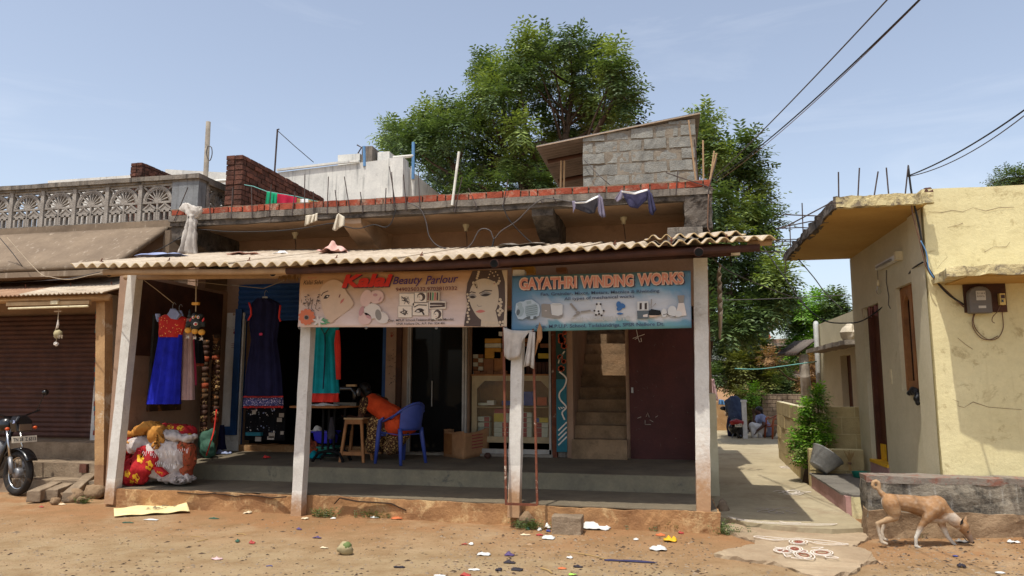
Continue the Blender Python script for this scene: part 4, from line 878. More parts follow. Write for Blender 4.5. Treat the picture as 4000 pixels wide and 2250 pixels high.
p0, p1 = at(28,1188,8.8), at(352,1180,8.8); MB().hexa([p0+Vector(v) for v in ((0,-.02,-.03),(0,.03,-.03),(0,.03,.02),(0,-.02,.02))]+[p1+Vector(v) for v in ((0,-.02,-.03),(0,.03,-.03),(0,.03,.02),(0,-.02,.02))]).build('batten', 'wood_pale', tf)
MB().tube([at(34,1206,8.76), at(345,1196,8.76)], .016, 8).build('tube', 'cream_plastic', tf); q = at(215,1182,8.77); MB().box(q-Vector((.06,.02,.025)), q+Vector((.06,.01,.025))).build('choke', 'cream_plastic', tf)

# ---------------------------------------------------------------- things up on the roofs
def brickwall(label, px0, px1, py, Y0, endpx, endpy, zlow, drop=0.0):
    a = at(px0, py, Y0); c = at(px1, py, Y0); e = atx(endpx, endpy, c.x); L = e.y-Y0; top = a.z
    t = thing('brick_wall', label, 'wall', (a.x, Y0, zlow)); b = MB(); n = int((top-zlow)/.085); wid = c.x-a.x
    for k in range(n):
        z = top-.085*(k+1); y = Y0-(.11 if k % 2 else 0)
        b.box((a.x+random.uniform(-.01,.01), Y0+random.uniform(-.012,.012), z+.008), (a.x+wid*.48, Y0+.1, z+.079)); b.box((a.x+wid*.54, Y0+random.uniform(-.012,.012), z+.008), (c.x-.004, Y0+.1, z+.079))
        while y < Y0+L:
            y0 = max(y, Y0+.11); y1 = min(y+.225, Y0+L)
            if y1-y0 > .04 and not (k == 0 and random.random() < .12): b.box((c.x-.1, y0, z+.008), (c.x+random.uniform(-.012,.014), y1-.012, z+.079))
            y += .235
    o = b.build('bricks', 'brick_old', t); rough(o, .006, 9, .12)
    MB().box((a.x+.012, Y0+.015, zlow), (c.x-.014, Y0+L, top-.05)).build('mortar', 'mortar_dark', t); return t
random.seed(41)
brickwall('unfinished brick wall end beside the hanging green and red washing', 887, 950, 608, 10.55, 1268, 788, 4.1)
brickwall('lower unfinished brick wall behind the sunburst balustrade', 512, 556, 637, 15, 692, 690, 4.1)
# white weathered house behind
wh = thing('white_house', 'streaked white house with roof tanks rising behind the shops', 'house', (-8, 17.5, 0)); Y = 17.5
a = at(1085,660,Y); c = at(1548,618,Y); b = MB(); b.prism([(a.x, Y, 0), (c.x, Y, 0), (c.x, Y, c.z), (a.x, Y, a.z-.1)], (0, 14, 0)); b.build('wall', 'white_stain', wh)
a2 = at(690,680,Y+1); b = MB(); b.prism([(a2.x, Y+.5, 0), (a.x, Y+.5, 0), (a.x, Y+.5, a.z-.05), (a2.x, Y+.5, a2.z)], (0, 12, 0)); a3 = at(690,672,Y+3); b.box((a3.x-5, Y+3, 0), (a3.x-.01, Y+12, a3.z)); b.build('rear_wall', 'white_stain', wh)
def wbox(px0, px1, py, py2, yy, d, nm, m='white_stain'):
    p, q = at(px0, py, yy), at(px1, py2, yy); o = MB().box((p.x, yy, q.z), (q.x, yy+d, p.z)).build(nm, m, wh); rough(o, .01, 3, .3); return o
wbox(1320,1405,606,640,Y+.4,1.5,'roof_block'); wbox(1413,1452,572,640,Y+.2,.6,'roof_block','cement_old'); wbox(1475,1520,594,640,Y+.3,2,'tank_wall'); wbox(1515,1572,618,780,Y-.12,.4,'corner_pier')
MB().prism([at(1085,662,Y-.01), at(1320,634,Y-.01), at(1405,626,Y-.01), at(1405,634,Y-.01), at(1320,642,Y-.01), at(1085,670,Y-.01)], (0, -.06, 0)).build('cornice', 'white_stain', wh)
MB().tube([at(1422,572,Y), at(1424,650,Y)], .04, 8).build('blue_pipe', 'pipe_blue', wh); MB().tube([at(1615,556,Y+.3), at(1613,700,Y+.3)], .045, 8).build('blue_pipe', 'pipe_blue', wh); MB().tube([at(1612,650,Y+.35), at(1610,790,Y+.35)], .06, 8).build('white_pipe', 'pvc_white', wh)
MB().tube([at(1535,616,Y), at(1614,609,Y+.3)], .045, 8).build('white_pipe', 'pvc_white', wh); MB().tube([at(805,711,Y), at(890,705,Y)], .05, 8).build('white_pipe', 'pvc_white', wh); MB().tube([at(1395,566,Y+.5), at(1412,576,Y+.5), at(1398,600,Y+.5)], .02, 5).build('bent_rod', 'rebar', wh)
p = at(810,668,18); t = thing('utility_pole', 'bare tapering pole with a coil of wire above the left roof', 'pole', (p.x, 18, 3)); q = at(814,476,18); MB().tube([(p.x, 18, 3), q], [.09, .065], 10).build('shaft', 'concrete', t, True)
MB().tube(curve_pts([at(812,570,17.9), at(826,576,17.9), at(828,605,17.9), at(818,628,17.9), at(806,600,17.9), at(812,572,17.9)], 4), .014, 5).build('wire_coil', 'cable_grey', t)
p = at(1072,655,16); t = MB().tube([p-Vector((0,0,.5)), at(1084,505,16), at(1090,505,16)], .022, 6).build('roof_mast', 'rebar', None, loc=p); tag(t, 'thin metal mast standing right of the brick wall', 'mast')
wire('guy_wire', 'fine guy wire from the thin mast down to the white house', [at(1086,512,16), at(1150,570,16.5), at(1225,634,17)], .01, 'cable_grey', 'wire')
# block hut over the stairs
bh = thing('block_hut', 'grey concrete block hut with a slanting sheet roof above the stairs', 'hut', (-.4, 12.35, 4.1)); Y = 12.35
xa, xb = at(2275,600,Y).x, at(2722,600,Y).x; za, zb_ = at(2275,535,Y).z, at(2722,458,Y).z
b = MB(); z = 4.12; c = 0; random.seed(17)
while z < zb_:
    x = xa-(.2 if c % 2 else 0)
    while x < xb:
        x0, x1 = max(x, xa), min(x+.39, xb); lim = za+(zb_-za)*((x0+x1)/2-xa)/(xb-xa); zz = min(z+.19, lim)
        if x1-x0 > .06 and zz-z > .05: e = random.uniform(-.012, .012); b.box((x0+.008, Y+e, z+.004), (x1-.012, Y+.15, zz-.01))
        x += .42
    z += .205; c += 1
o = b.build('blocks', 'block_grey', bh); rough(o, .012, 8, .09)
o = MB().prism([(xa+.01, Y+.012, 4.1), (xb-.01, Y+.012, 4.1), (xb-.01, Y+.012, zb_-.02), (xa+.01, Y+.012, za-.02)], (0, .12, 0)).build('mortar', 'block_mortar', bh); rough(o, .012, 7, .08)
b = MB(); b.box((xb-.15, Y+.16, 4.1), (xb, Y+2.6, zb_-.1)); b.box((xa, Y+2.45, 4.1), (xb-.15, Y+2.6, za-.1)); b.build('side_wall', 'block_grey', bh)
r0, r1 = at(2095,571,Y-.05), at(2735,440,Y-.05)
def fn(u, v): p = r0.lerp(r1, u); return (p.x, p.y+v*2.95, p.z+.025*math.sin(v*2.95/.146*2*math.pi)-.0*v)
o = MB().grid(fn, 2, 160).build('sheet_roof', ['asbestos_grey', 'chalk'], bh, True); md = o.modifiers.new('t', 'SOLIDIFY'); md.thickness = .022; md.material_offset_rim = 1
for yy in (Y+.75, Y+2.1): MB().tube([r0.lerp(r1, .03)+Vector((0, yy-Y, -.07)), r0.lerp(r1, .97)+Vector((0, yy-Y, -.07))], .04, 8).build('rafter', 'wood_dark', bh, True)
for px in (2190, 2203): MB().tube([at(px,742,Y+.4), at(px+2,628,Y+.4)], .017, 5).build('stick', 'wood_pale', bh)
for (ax, ay), (tx, ty), r in (((2718,705),(2690,470),.014),((2727,705),(2712,545),.012),((2748,700),(2746,548),.014),((2772,720),(2790,590),.014),((2764,735),(2800,598),.014)): MB().tube([at(ax,ay,11.8), at(tx,ty,11.8)], r, 5).build('stick', 'pipe_tan' if r > .0135 else 'rebar', bh)
MB().tube([at(2495,487,Y-.03), at(2495,487,Y+.2)], .05, 10).build('wall_pipe', 'pipe_black', bh)
wire('guy_wire', 'slack wire across the face of the block hut', [at(2280,623,12.3), at(2345,690,12.2), at(2395,733,12.1)], .008, 'cable_grey', 'wire')
# ---------------------------------------------------------------- foliage
def frond(b, p, d, L, n, w, droop, rnd):
    """pinnate leaf: drooping midrib with paired leaflets"""
    d = d.normalized(); s = d.cross(Vector((0, 0, 1))); s = s.normalized() if s.length > .1 else Vector((1, 0, 0)); q = p.copy(); st = L/n
    for i in range(n):
        d = (d+Vector((0, 0, -droop))).normalized(); q2 = q+d*st; l = w*(1-.55*abs(i/n-.35))
        for k in (-1, 1):
            t = (s*k+d*.55+Vector((0, 0, rnd.uniform(-.35, .2)))).normalized()*l; e = d*st*.42
            b.add([q, q+t*.5+e*.7, q+t, q+t*.5-e*.6], [(0, 1, 2, 3)])
        q = q2
def crown(b, c, r, cnt, L, rnd, n=5, w=.12, droop=.12, squash=.85):
    for _ in range(cnt):
        u = Vector((rnd.gauss(0, 1), rnd.gauss(0, 1), rnd.gauss(0, 1))).normalized(); k = rnd.random()**.36
        p = c+Vector((u.x*r, u.y*r, u.z*r*squash))*k*(1+.18*math.sin(u.x*5+c.x)*math.sin(u.z*4+c.z))
        d = u*1.0+Vector((rnd.uniform(-.4, .4), rnd.uniform(-.4, .4), rnd.uniform(-.35, .35)))
        frond(b, p, d, L*rnd.uniform(.7, 1.25), n, w*rnd.uniform(.8, 1.2), droop, rnd)
def tree(name, label, base, clumps, Y, m, mb=None, dens=1.0, L=.45, w=.13, depth=1.6, limb=.16, seed=1, trunk_top=None, cat='tree', group=None, n=5):
    rnd = random.Random(seed); t = thing(name, label, cat, base, group); base = Vector(base)
    pts = []
    for px, py, r in clumps: pts.append((at(px, py, Y+rnd.uniform(-1, 1)*depth), max(.22, r/F*Y-.28) if Y > 15 else r/F*Y*.8))
    mid = Vector(trunk_top) if trunk_top else sum((p for p, r in pts), Vector())/len(pts)
    b = MB(); b.tube(curve_pts([base, base.lerp(mid, .5)+Vector((.02*(mid-base).length, 0, 0)), mid], 5), [limb*1.9-(limb*.9)*i/10 for i in range(11)], 9)
    # a few main limbs, each carrying the clumps nearest to it
    cen = [p for p, r in rnd.sample(pts, max(2, min(9, len(pts)//5)))]
    for _ in range(4):
        grp = [[] for _ in cen]
        for p, r in pts: grp[min(range(len(cen)), key=lambda i: (p-cen[i]).length)].append(p)
        cen = [sum(g, Vector())/len(g) if g else c for g, c in zip(grp, cen)]
    for g, c0 in zip(grp, cen):
        if not g: continue
        s = base.lerp(mid, rnd.uniform(.7, 1.0)); q = min(1, (c0-s).length*.25); k = s.lerp(c0, .45)+Vector((rnd.uniform(-.4, .4)*q, rnd.uniform(-.4, .4)*q, -.12*(c0-s).length)); ml = curve_pts([s, k, c0], 6)
        b.tube(ml, [limb*.8*(1-.75*i/(len(ml)-1)) for i in range(len(ml))], 7)
        for p in g:
            s2 = ml[rnd.randint(len(ml)//2, len(ml)-1)]; k = s2.lerp(p, .5)+Vector((rnd.uniform(-.2, .2)*q, rnd.uniform(-.2, .2)*q, -.08*(p-s2).length)); c = curve_pts([s2, k, p], 3)
            b.tube(c, [limb*.22*(1-.8*i/(len(c)-1)) for i in range(len(c))], 5)
    b.build('trunk', 'bark', t, True)
    b = MB(); b2 = MB()
    for i, (p, r) in enumerate(pts):
        crown(b2 if (mb and rnd.random() < .38) else b, p, r, int((44+560*r*r)*dens), L, rnd, n, w)
    b.build('crown', m, t)
    if mb: b2.build('crown', mb, t)
    return t
NC = '1450,130,110 1600,170,120 1770,130,110 1900,190,120 2000,280,130 2130,270,90 2150,400,110 1380,220,110 1320,290,70 1500,300,140 1700,330,150 1880,400,150 1060,330,90 1040,420,90 1160,370,60 1350,420,130 1550,470,150 1750,520,150 1950,560,150 2120,520,110 2230,520,80 2250,620,80 2180,690,110 2030,720,130 1050,540,90 1150,600,120 1250,520,100 1350,620,150 1530,640,140 1880,680,120 740,680,80 830,700,90 600,740,70 640,800,70 950,720,120 1080,760,140 1250,760,140 870,830,130 700,900,120 560,900,90 480,880,60 330,920,90 260,900,50 400,970,90 380,1060,90 560,1020,130 720,1040,130 880,980,140 1050,930,140 1200,930,130 1350,1000,120 1620,860,120 1760,850,120 1900,830,110 2050,830,90 2230,840,60 1600,940,80 640,1160,130 800,1160,130 950,1130,130 1100,1100,130 1250,1130,110 640,1270,110 760,1320,100 900,1300,110 900,1370,70 1050,1330,80 1150,1230,90 1230,1330,80 1420,1120,90 1500,1180,80 1530,1300,60 1640,1330,60 1420,1310,60 1820,1340,60 1350,860,110'
nc = [(1400+x/2.147, 100+y/2.147, r/2.147) for x, y, r in (map(float, q.split(',')) for q in NC.split())]
nb = at(2140, 740, 22); tree('neem_tree', 'big bright neem tree rising behind the flat roof', (nb.x+.2, 22, 0), nc, 22, 'neem', 'neem_light', 1.0, .62, .23, 2.2, .24, 3, at(2110, 560, 22))
def dsp(s, k=1.553): return [(x*k, y*k, r*k) for x, y, r in (map(float, q.split(',')) for q in s.split())]
rc = dsp('1872,368,20 1830,395,30 1890,410,30 1790,450,35 1840,450,40 1900,455,25 1800,510,45 1860,520,45 1912,510,30 1930,560,40 1890,580,45 1830,580,50 1790,590,40 1810,650,55 1870,650,50 1925,640,48 1958,690,46 1964,735,48 1930,720,45 1880,720,50 1820,720,50 1800,780,40 1850,780,50 1905,775,55 1935,775,44 1880,815,40 1830,820,30 1772,305,10 1765,345,10 1790,380,18')
rb = at(2700, 1500, 20); tree('neem_tree', 'darker leafy tree at the right corner of the shop building', (rb.x, 20, 0), rc, 20, 'neem', 'neem_light', 1.35, .58, .21, 1.2, .1, 5, at(2790, 900, 20))
mc = dsp('1990,800,26 2020,775,32 2060,765,40 2100,762,35 2005,840,35 2050,815,40 2090,800,35 2000,885,32 2035,885,30 1980,770,16 2115,790,30 2060,850,30')
p = at(3170, 1500, 27); tree('leafy_tree', 'bright green tree standing behind the cream house', (p.x, 27, 0), mc, 27, 'leaf_bright', 'neem', 1.9, .5, .2, 1.0, .1, 7)
oc = dsp('1805,850,35 1845,870,40 1885,865,35 1815,905,45 1865,915,45 1915,905,40 1955,925,30 1800,945,35 1845,950,40 1900,950,35 1935,955,30 1920,870,25 1865,840,25')
p = at(2850, 1600, 27.5); tree('thorn_tree', 'olive brown thorny tree beyond the scooter', (p.x, 27.5, 0), oc, 27.5, 'bush_olive', 'neem', 2.4, .45, .17, 1.0, .1, 9, n=4)
gc = dsp('1955,975,22 1985,955,26 1975,985,20 2005,985,18 1940,995,16'); p = at(3060, 1600, 27); tree('shrub', 'leafy green shrub above the brown brick wall', (p.x, 27, 0), gc, 26.5, 'neem', None, 2.0, .35, .13, .6, .05, 11, cat='shrub', n=4)
dc = dsp('2040,915,22 2065,935,24 2050,960,22 2078,955,20 2030,965,18 1935,900,16'); p = at(3200, 1600, 24.6); tree('shrub', 'dry rust coloured shrub beside the cream house', (p.x, 24.8, 0), dc, 24.8, 'leaf_dry', 'leaf_bright', 1.3, .35, .12, .5, .05, 13, cat='shrub', n=4)
sc2 = [(2920,1555,28),(2945,1540,26),(2965,1565,24),(2930,1590,22),(2890,1540,18)]; p = atz(2935, 1700); tree('shrub', 'sparse broad leaved shrub behind the orange wall', (p.x, 24.4, 0), sc2, 24.4, 'bush_olive', 'leaf_bright', 1.4, .3, .12, .3, .04, 15, cat='shrub', n=4)
fc = [(3905,702,26),(3940,690,30),(3975,694,28),(4010,690,30),(4060,690,30)]; p = at(3950, 700, 30); tree('leafy_tree', 'treetop showing above the roof of the yellow house', (p.x, 30, 0), fc, 30, 'neem', None, 1.0, .45, .16, .5, .14, 17)
# leafy bush growing at the end of the block wall
bc = [(3190,1560,34),(3170,1600,40),(3205,1610,36),(3180,1650,34),(3200,1680,34),(3150,1700,44),(3190,1720,44),(3215,1690,34),(3140,1745,40),(3175,1770,40),(3125,1770,26),(3110,1715,24),(3205,1755,30),(3150,1590,22),(3200,1540,22),(3140,1660,20)]
p = Vector((2.02, 12.15, .05)); tree('leafy_bush', 'tall bright green bush against the block wall in the lane', (p.x, p.y, .05), bc, p.y, 'leaf_bright', 'neem_light', 1.3, .17, .07, .12, .03, 19, at(3170, 1690, p.y), cat='bush', n=3)
# ---------------------------------------------------------------- printed flex banners
def poly(b, pts, Y): b.add([at(px, py, Y) for px, py in pts], [tuple(range(len(pts)))])
def closed(p): n = len(p); return [(q.x, q.y) for q in curve_pts([(x, y, 0) for x, y in [p[-1]]+p+[p[0], p[1]]], 4)][4:4+4*n]
def disc(b, px, py, rx, ry, Y, a=0.0, n=14):
    ca, sa = math.cos(a), math.sin(a)
    poly(b, [(px+ca*rx*math.cos(t)-sa*ry*math.sin(t), py+sa*rx*math.cos(t)+ca*ry*math.sin(t)) for t in [2*math.pi*i/n for i in range(n)]], Y)
def ln(b, pts, w, Y):
    L = []
    for i, (x, y) in enumerate(pts):
        x0, y0 = pts[max(i-1, 0)]; x1, y1 = pts[min(i+1, len(pts)-1)]; l = math.hypot(x1-x0, y1-y0) or 1; L += [(x-(y1-y0)/l*w/2, y+(x1-x0)/l*w/2), (x+(y1-y0)/l*w/2, y-(x1-x0)/l*w/2)]
    b.add([at(x, y, Y) for x, y in L], [(2*i, 2*i+1, 2*i+3, 2*i+2) for i in range(len(pts)-1)])
def lens(b, px, py, w, h, Y, a=0.0):
    ca, sa = math.cos(a), math.sin(a); q = [(w*(-1+2*i/8), -h*math.sin(math.pi*i/8)) for i in range(9)]+[(w*(1-2*i/8), h*.7*math.sin(math.pi*i/8)) for i in range(1, 8)]
    poly(b, [(px+ca*x-sa*y, py+sa*x+ca*y) for x, y in q], Y)
for k, c in dict(pr_red=(206,52,44), pr_purple=(76,52,112), pr_maroon=(112,64,62), pr_dark=(58,46,42), pr_skin=(203,174,150), pr_face=(190,172,150), pr_hair=(82,66,60), pr_lip=(188,108,98), pr_gold=(196,176,150), pr_pink=(214,180,170), pr_pinkdeep=(188,140,140), pr_orange=(204,112,78), pr_white=(212,200,190), pr_green=(96,150,110), pr_paper=(226,210,192), pr_grey=(140,132,124), pr_salmon=(206,134,110), pr_peach=(214,182,158), pr_shadow=(70,46,62), pr_slate=(66,76,98), pr_halo=(176,190,200), pr_steel=(150,166,172), pr_steeldark=(92,100,104), pr_blue=(60,104,156), pr_pale=(204,202,198), pr_black=(20,18,18), pr_faded=(190,188,182)).items(): plain(k, c, .6, 0, .04, .3)
def banner(name, label, c, Y, m, loc):
    q = [at(px, py, Y) for px, py in c]; t = thing(name, label, 'sign', loc)
    def fn(u, v):
        p = q[3].lerp(q[2], u).lerp(q[0].lerp(q[1], u), v); p.y += .006*math.sin(u*17+v*3)+.004*math.sin(u*41+v*7)+.006*v; return p
    o = MB().grid(fn, 70, 16).build('flex_sheet', m, t, True); md = o.modifiers.new('t', 'SOLIDIFY'); md.thickness = .004; md.offset = -1
    return t
B1Y = 8.12; K1 = B1Y-.016
bn = banner('shop_banner', 'tan beauty parlour flex banner with a bride and flowers', [(1172,1068),(1982,1052),(1980,1277),(1163,1278)], B1Y, 'banner_tan', at(1575,1278,B1Y))
def part(nm, b, m, off=0): return b.build(nm, m, bn)
b = MB(); poly(b, closed([(1250,1135),(1268,1108),(1300,1092),(1335,1104),(1352,1138),(1372,1166),(1380,1190),(1352,1218),(1312,1246),(1290,1262),(1270,1236),(1256,1190)]), K1); f1 = part('printed_face', b, 'pr_skin')
b = MB(); lens(b, 1276, 1160, 14, 8, K1-.002, -.5); b.build('printed_eye', 'pr_dark', f1); b = MB(); disc(b, 1279, 1158, 3.5, 3, K1-.004); b.build('eye_glint', 'pr_white', f1)
b = MB(); ln(b, [(1254,1156),(1263,1144),(1282,1136)], 3.5, K1-.002); b.build('printed_eyebrow', 'pr_hair', f1)
b = MB(); ln(b, [(1324,1162),(1329,1150)], 4, K1-.002); b.build('printed_nostril', 'pr_maroon', f1)
b = MB(); lens(b, 1337, 1176, 14, 5, K1-.002, -.9); b.build('printed_lips', 'pr_lip', f1)
for px, py, rx, ry, a, m in ((1430,1165,22,34,.3,'pr_pink'),(1470,1160,30,26,-.3,'pr_pink'),(1455,1215,34,30,.2,'pr_white'),(1490,1240,30,22,.5,'pr_white'),(1425,1245,26,24,0,'pr_pink'),(1412,1215,9,20,.3,'pr_pinkdeep'),(1478,1230,12,22,-.2,'pr_grey'),(1466,1152,9,6,0,'pr_pinkdeep'),(1440,1238,12,6,.5,'pr_pinkdeep'),(1484,1168,3,10,.6,'pr_pinkdeep')):
    b = MB(); disc(b, px, py, rx, ry, K1-(.002 if m in ('pr_pinkdeep','pr_grey') else .0005*(1+px % 3)), a); part('printed_petal', b, m)
random.seed(2)
for k in range(34):
    px, py = 1176+random.random()*76, 1160+random.random()*44-random.random()*10; b = MB(); ln(b, [(px, py), (px+random.uniform(-7,7), py+random.uniform(-6,6)), (px+random.uniform(-7,7), py+random.uniform(-6,6))], 2.0, K1); part('printed_sprig', b, 'pr_dark')
for px, x2 in ((1214,1204),(1222,1216),(1240,1232)): b = MB(); ln(b, [(px,1168),(x2,1205),(px+6,1215)], 2, K1); part('printed_sprig', b, 'pr_dark')
b = MB()
for i in range(11):
    a = i*.571; disc(b, 1198+math.cos(a)*19, 1238+math.sin(a)*19, 14, 9, K1-.0002*i, a)
fl = part('printed_flower', b, 'pr_orange'); b = MB(); disc(b, 1197, 1240, 10, 10, K1-.004); b.build('flower_ring', 'pr_grey', fl); b = MB(); disc(b, 1197, 1240, 7, 7, K1-.005); b.build('flower_eye', 'pr_dark', fl)
for a, l in ((-.3,34),(.2,40),(.6,30),(-.9,26),(2.7,22),(1.0,22)): b = MB(); lens(b, 1248+math.cos(a)*l*.6, 1256+math.sin(a)*l*.35, l*.5, 5, K1-.001, a*.6); part('printed_leaf', b, 'pr_green')
b = MB()
for i in range(6): a = i*1.047+.3; lens(b, 1244+math.cos(a)*12, 1254+math.sin(a)*10, 13, 5, K1-.003-.0002*i, a)
part('printed_lily', b, 'pr_white')
# bride
b = MB(); poly(b, [(1846,1058),(1900,1056),(1962,1055),(1976,1090),(1978,1150),(1974,1200),(1978,1274),(1880,1276),(1812,1274),(1818,1230),(1826,1190),(1820,1150),(1826,1105)], K1); br = part('printed_bride', b, 'pr_hair')
def bp(nm, m, k, fn): b = MB(); fn(b, K1-k); return b.build(nm, m, br)
bp('bride_veil', 'pr_gold', .001, lambda b, Y: poly(b, [(1960,1056),(1981,1054),(1979,1275),(1966,1275),(1974,1180),(1972,1100)], Y))
bp('bride_neck', 'pr_face', .0015, lambda b, Y: poly(b, [(1880,1246),(1936,1215),(1950,1275),(1878,1275)], Y))
bp('bride_skin', 'pr_face', .002, lambda b, Y: poly(b, closed([(1838,1128),(1833,1160),(1838,1190),(1850,1215),(1866,1238),(1884,1250),(1904,1247),(1930,1222),(1944,1190),(1948,1150),(1942,1114),(1920,1095),(1890,1088),(1858,1098)]), Y))
for x, y, w_, a in ((1846,1161,13,.05),(1897,1153,19,-.12)):
    bp('bride_eye_shadow', 'pr_grey', .003, lambda b, Y: lens(b, x, y-3, w_*1.25, 12, Y, a)); bp('bride_eye', 'pr_dark', .004, lambda b, Y: lens(b, x, y, w_, 6, Y, a))
bp('bride_eyebrow', 'pr_hair', .004, lambda b, Y: ln(b, [(1830,1146),(1842,1140),(1858,1144)], 4, Y)); bp('bride_eyebrow', 'pr_hair', .004, lambda b, Y: ln(b, [(1872,1146),(1896,1134),(1922,1136)], 4, Y))
bp('bride_nose', 'pr_grey', .004, lambda b, Y: ln(b, [(1863,1190),(1870,1198),(1882,1195)], 3, Y)); bp('bride_lips', 'pr_lip', .004, lambda b, Y: lens(b, 1877, 1217, 20, 7, Y, -.06))
def beads(nm, pts, r, m='pr_gold'):
    for x, y in pts: bp(nm, m, .005, lambda b, Y: disc(b, x, y, r, r, Y, 0, 8))
beads('bride_jewel', [(1870,1062),(1868,1070),(1866,1078),(1863,1087)], 5); beads('bride_jewel', [(1850,1105),(1858,1110),(1867,1108),(1860,1120),(1852,1116),(1868,1118),(1860,1130)], 6); beads('bride_jewel', [(1858,1112),(1862,1122),(1931,1108)], 3, 'pr_lip')
beads('bride_jewel', [(1916,1060),(1912,1072),(1908,1084),(1924,1066),(1930,1078),(1936,1062),(1944,1074),(1950,1086)], 3); beads('bride_jewel', [(1905,1096),(1912,1104),(1904,1108),(1930,1104),(1938,1112),(1928,1116),(1946,1106),(1950,1098)], 6)
beads('bride_jewel', [(1954,1170),(1958,1180),(1950,1186),(1956,1194),(1954,1206),(1946,1214),(1962,1214),(1954,1222),(1950,1230)], 6); beads('bride_jewel', [(1830+k*3 % 9-4, 1150+k*12) for k in range(10)], 5); beads('bride_jewel', [(1888+k*13, 1262-abs(k-3)*1.5) for k in range(7)], 6); beads('bride_jewel', [(1884+k*13, 1273-abs(k-3)) for k in range(8)], 5)
# service photo collage
for x0, y0, x1, y1, kind in ((1560,1147,1617,1194,0),(1620,1143,1665,1180,1),(1667,1138,1717,1176,2),(1555,1196,1608,1240,0),(1612,1184,1673,1232,3),(1676,1177,1741,1206,4),(1685,1209,1727,1249,1)):
    b = MB(); poly(b, [(x0-1,y0-1),(x1+1,y0-1),(x1+1,y1+1),(x0-1,y1+1)], K1); ph = part('printed_photo', b, 'pr_grey'); b = MB(); poly(b, [(x0,y0),(x1,y0),(x1,y1),(x0,y1)], K1-.002); b.build('photo_print', 'pr_paper' if kind != 2 else 'pr_gold', ph)
    cx_, cy_ = (x0+x1)/2, (y0+y1)/2
    def q(nm, m, fn): b = MB(); fn(b); b.build(nm, m, ph)
    if kind == 1:
        q('photo_hair', 'pr_hair', lambda b: disc(b, cx_+3, cy_-2, (x1-x0)*.36, (y1-y0)*.44, K1-.003)); q('photo_face', 'pr_paper', lambda b: disc(b, cx_-2, cy_+1, (x1-x0)*.22, (y1-y0)*.32, K1-.004, .2)); q('photo_eye', 'pr_dark', lambda b: ln(b, [(cx_-8,cy_-2),(cx_-3,cy_-1)], 2, K1-.005)); q('photo_mouth', 'pr_lip', lambda b: ln(b, [(cx_-5,cy_+8),(cx_,cy_+8)], 2, K1-.005))
    elif kind == 3:
        q('photo_eyebrow', 'pr_dark', lambda b: ln(b, [(x0+4,y0+16),(x0+22,y0+7),(x1-6,y0+8)], 4, K1-.004)); q('photo_eye', 'pr_dark', lambda b: lens(b, cx_-4, cy_+6, 20, 10, K1-.004, -.15)); q('photo_eye_white', 'pr_white', lambda b: lens(b, cx_-10, cy_+8, 8, 5, K1-.006)); q('photo_lash', 'pr_dark', lambda b: ln(b, [(cx_+6,cy_+8),(cx_+14,y1-2)], 6, K1-.004))
    elif kind == 2:
        for i in range(5): q('photo_figure', ('pr_maroon','pr_hair','pr_green','pr_lip','pr_hair')[i], lambda b: ln(b, [(x0+6+i*9,y0+4),(x0+5+i*9,y1-3)], 6, K1-.004))
    elif kind == 4:
        for dy in (-6, 6): q('photo_arm', 'pr_hair', lambda b: poly(b, [(x0+3,cy_+dy-3),(x1-18,cy_+dy-4),(x1-3,cy_+dy*.6-5),(x1-3,cy_+dy*.6+4),(x0+3,cy_+dy+5)], K1-.004))
    else:
        for i in range(7): q('photo_stroke', ('pr_hair','pr_grey')[i % 2], lambda b: ln(b, [(x0+6+random.random()*(x1-x0-22), y0+8+random.random()*(y1-y0-14)) for _ in range(3)], 3, K1-.004))
def word(t, body, x0, yb0, x1, yb1, h0, h1, Y, m, bold=0.0, shear=0.0, nm='lettering'): b = MB(); text_px(b, body, x0, yb0, x1, yb1, h0, h1, Y, bold, shear); return b.build(nm, m, t)
word(bn, 'Kalai', 1338, 1128, 1538, 1122, 52, 52, K1-.001, 'pr_shadow', .045, .25, 'lettering_shadow'); word(bn, 'Kalai', 1334, 1125, 1534, 1119, 52, 52, K1-.003, 'pr_red', .045, .25)
word(bn, 'Beauty', 1534, 1120, 1650, 1118, 38, 42, K1-.002, 'pr_purple', .012, .3); word(bn, 'Parlour', 1662, 1112, 1790, 1102, 34, 30, K1-.002, 'pr_purple', .012, .3)
word(bn, '9490250332,9703810332', 1546, 1141, 1786, 1135, 17, 17, K1-.002, 'pr_maroon', .012); word(bn, 'Propriter', 1203, 1091, 1238, 1090, 9, 9, K1-.002, 'pr_lip'); word(bn, 'Kalai Selvi', 1185, 1112, 1262, 1110, 17, 17, K1-.002, 'pr_dark', .004, .3)
word(bn, 'Opp. MPUP School,Tadakandriga,Tada Mandal,', 1515, 1259, 1774, 1254, 12, 12, K1-.006, 'pr_dark', .012); word(bn, 'SPSR Nellore Dt,. A.P. Pin- 524 401', 1548, 1271, 1738, 1268, 10, 10, K1-.006, 'pr_dark', .012)
for px in (1170, 1430, 1704, 1976): MB().lathe([(.008,-.004),(.016,0),(.008,.004),(.008,-.004)], at(px, 1281, B1Y), 10, (0,1,0)).build('eyelet', 'steel', bn)
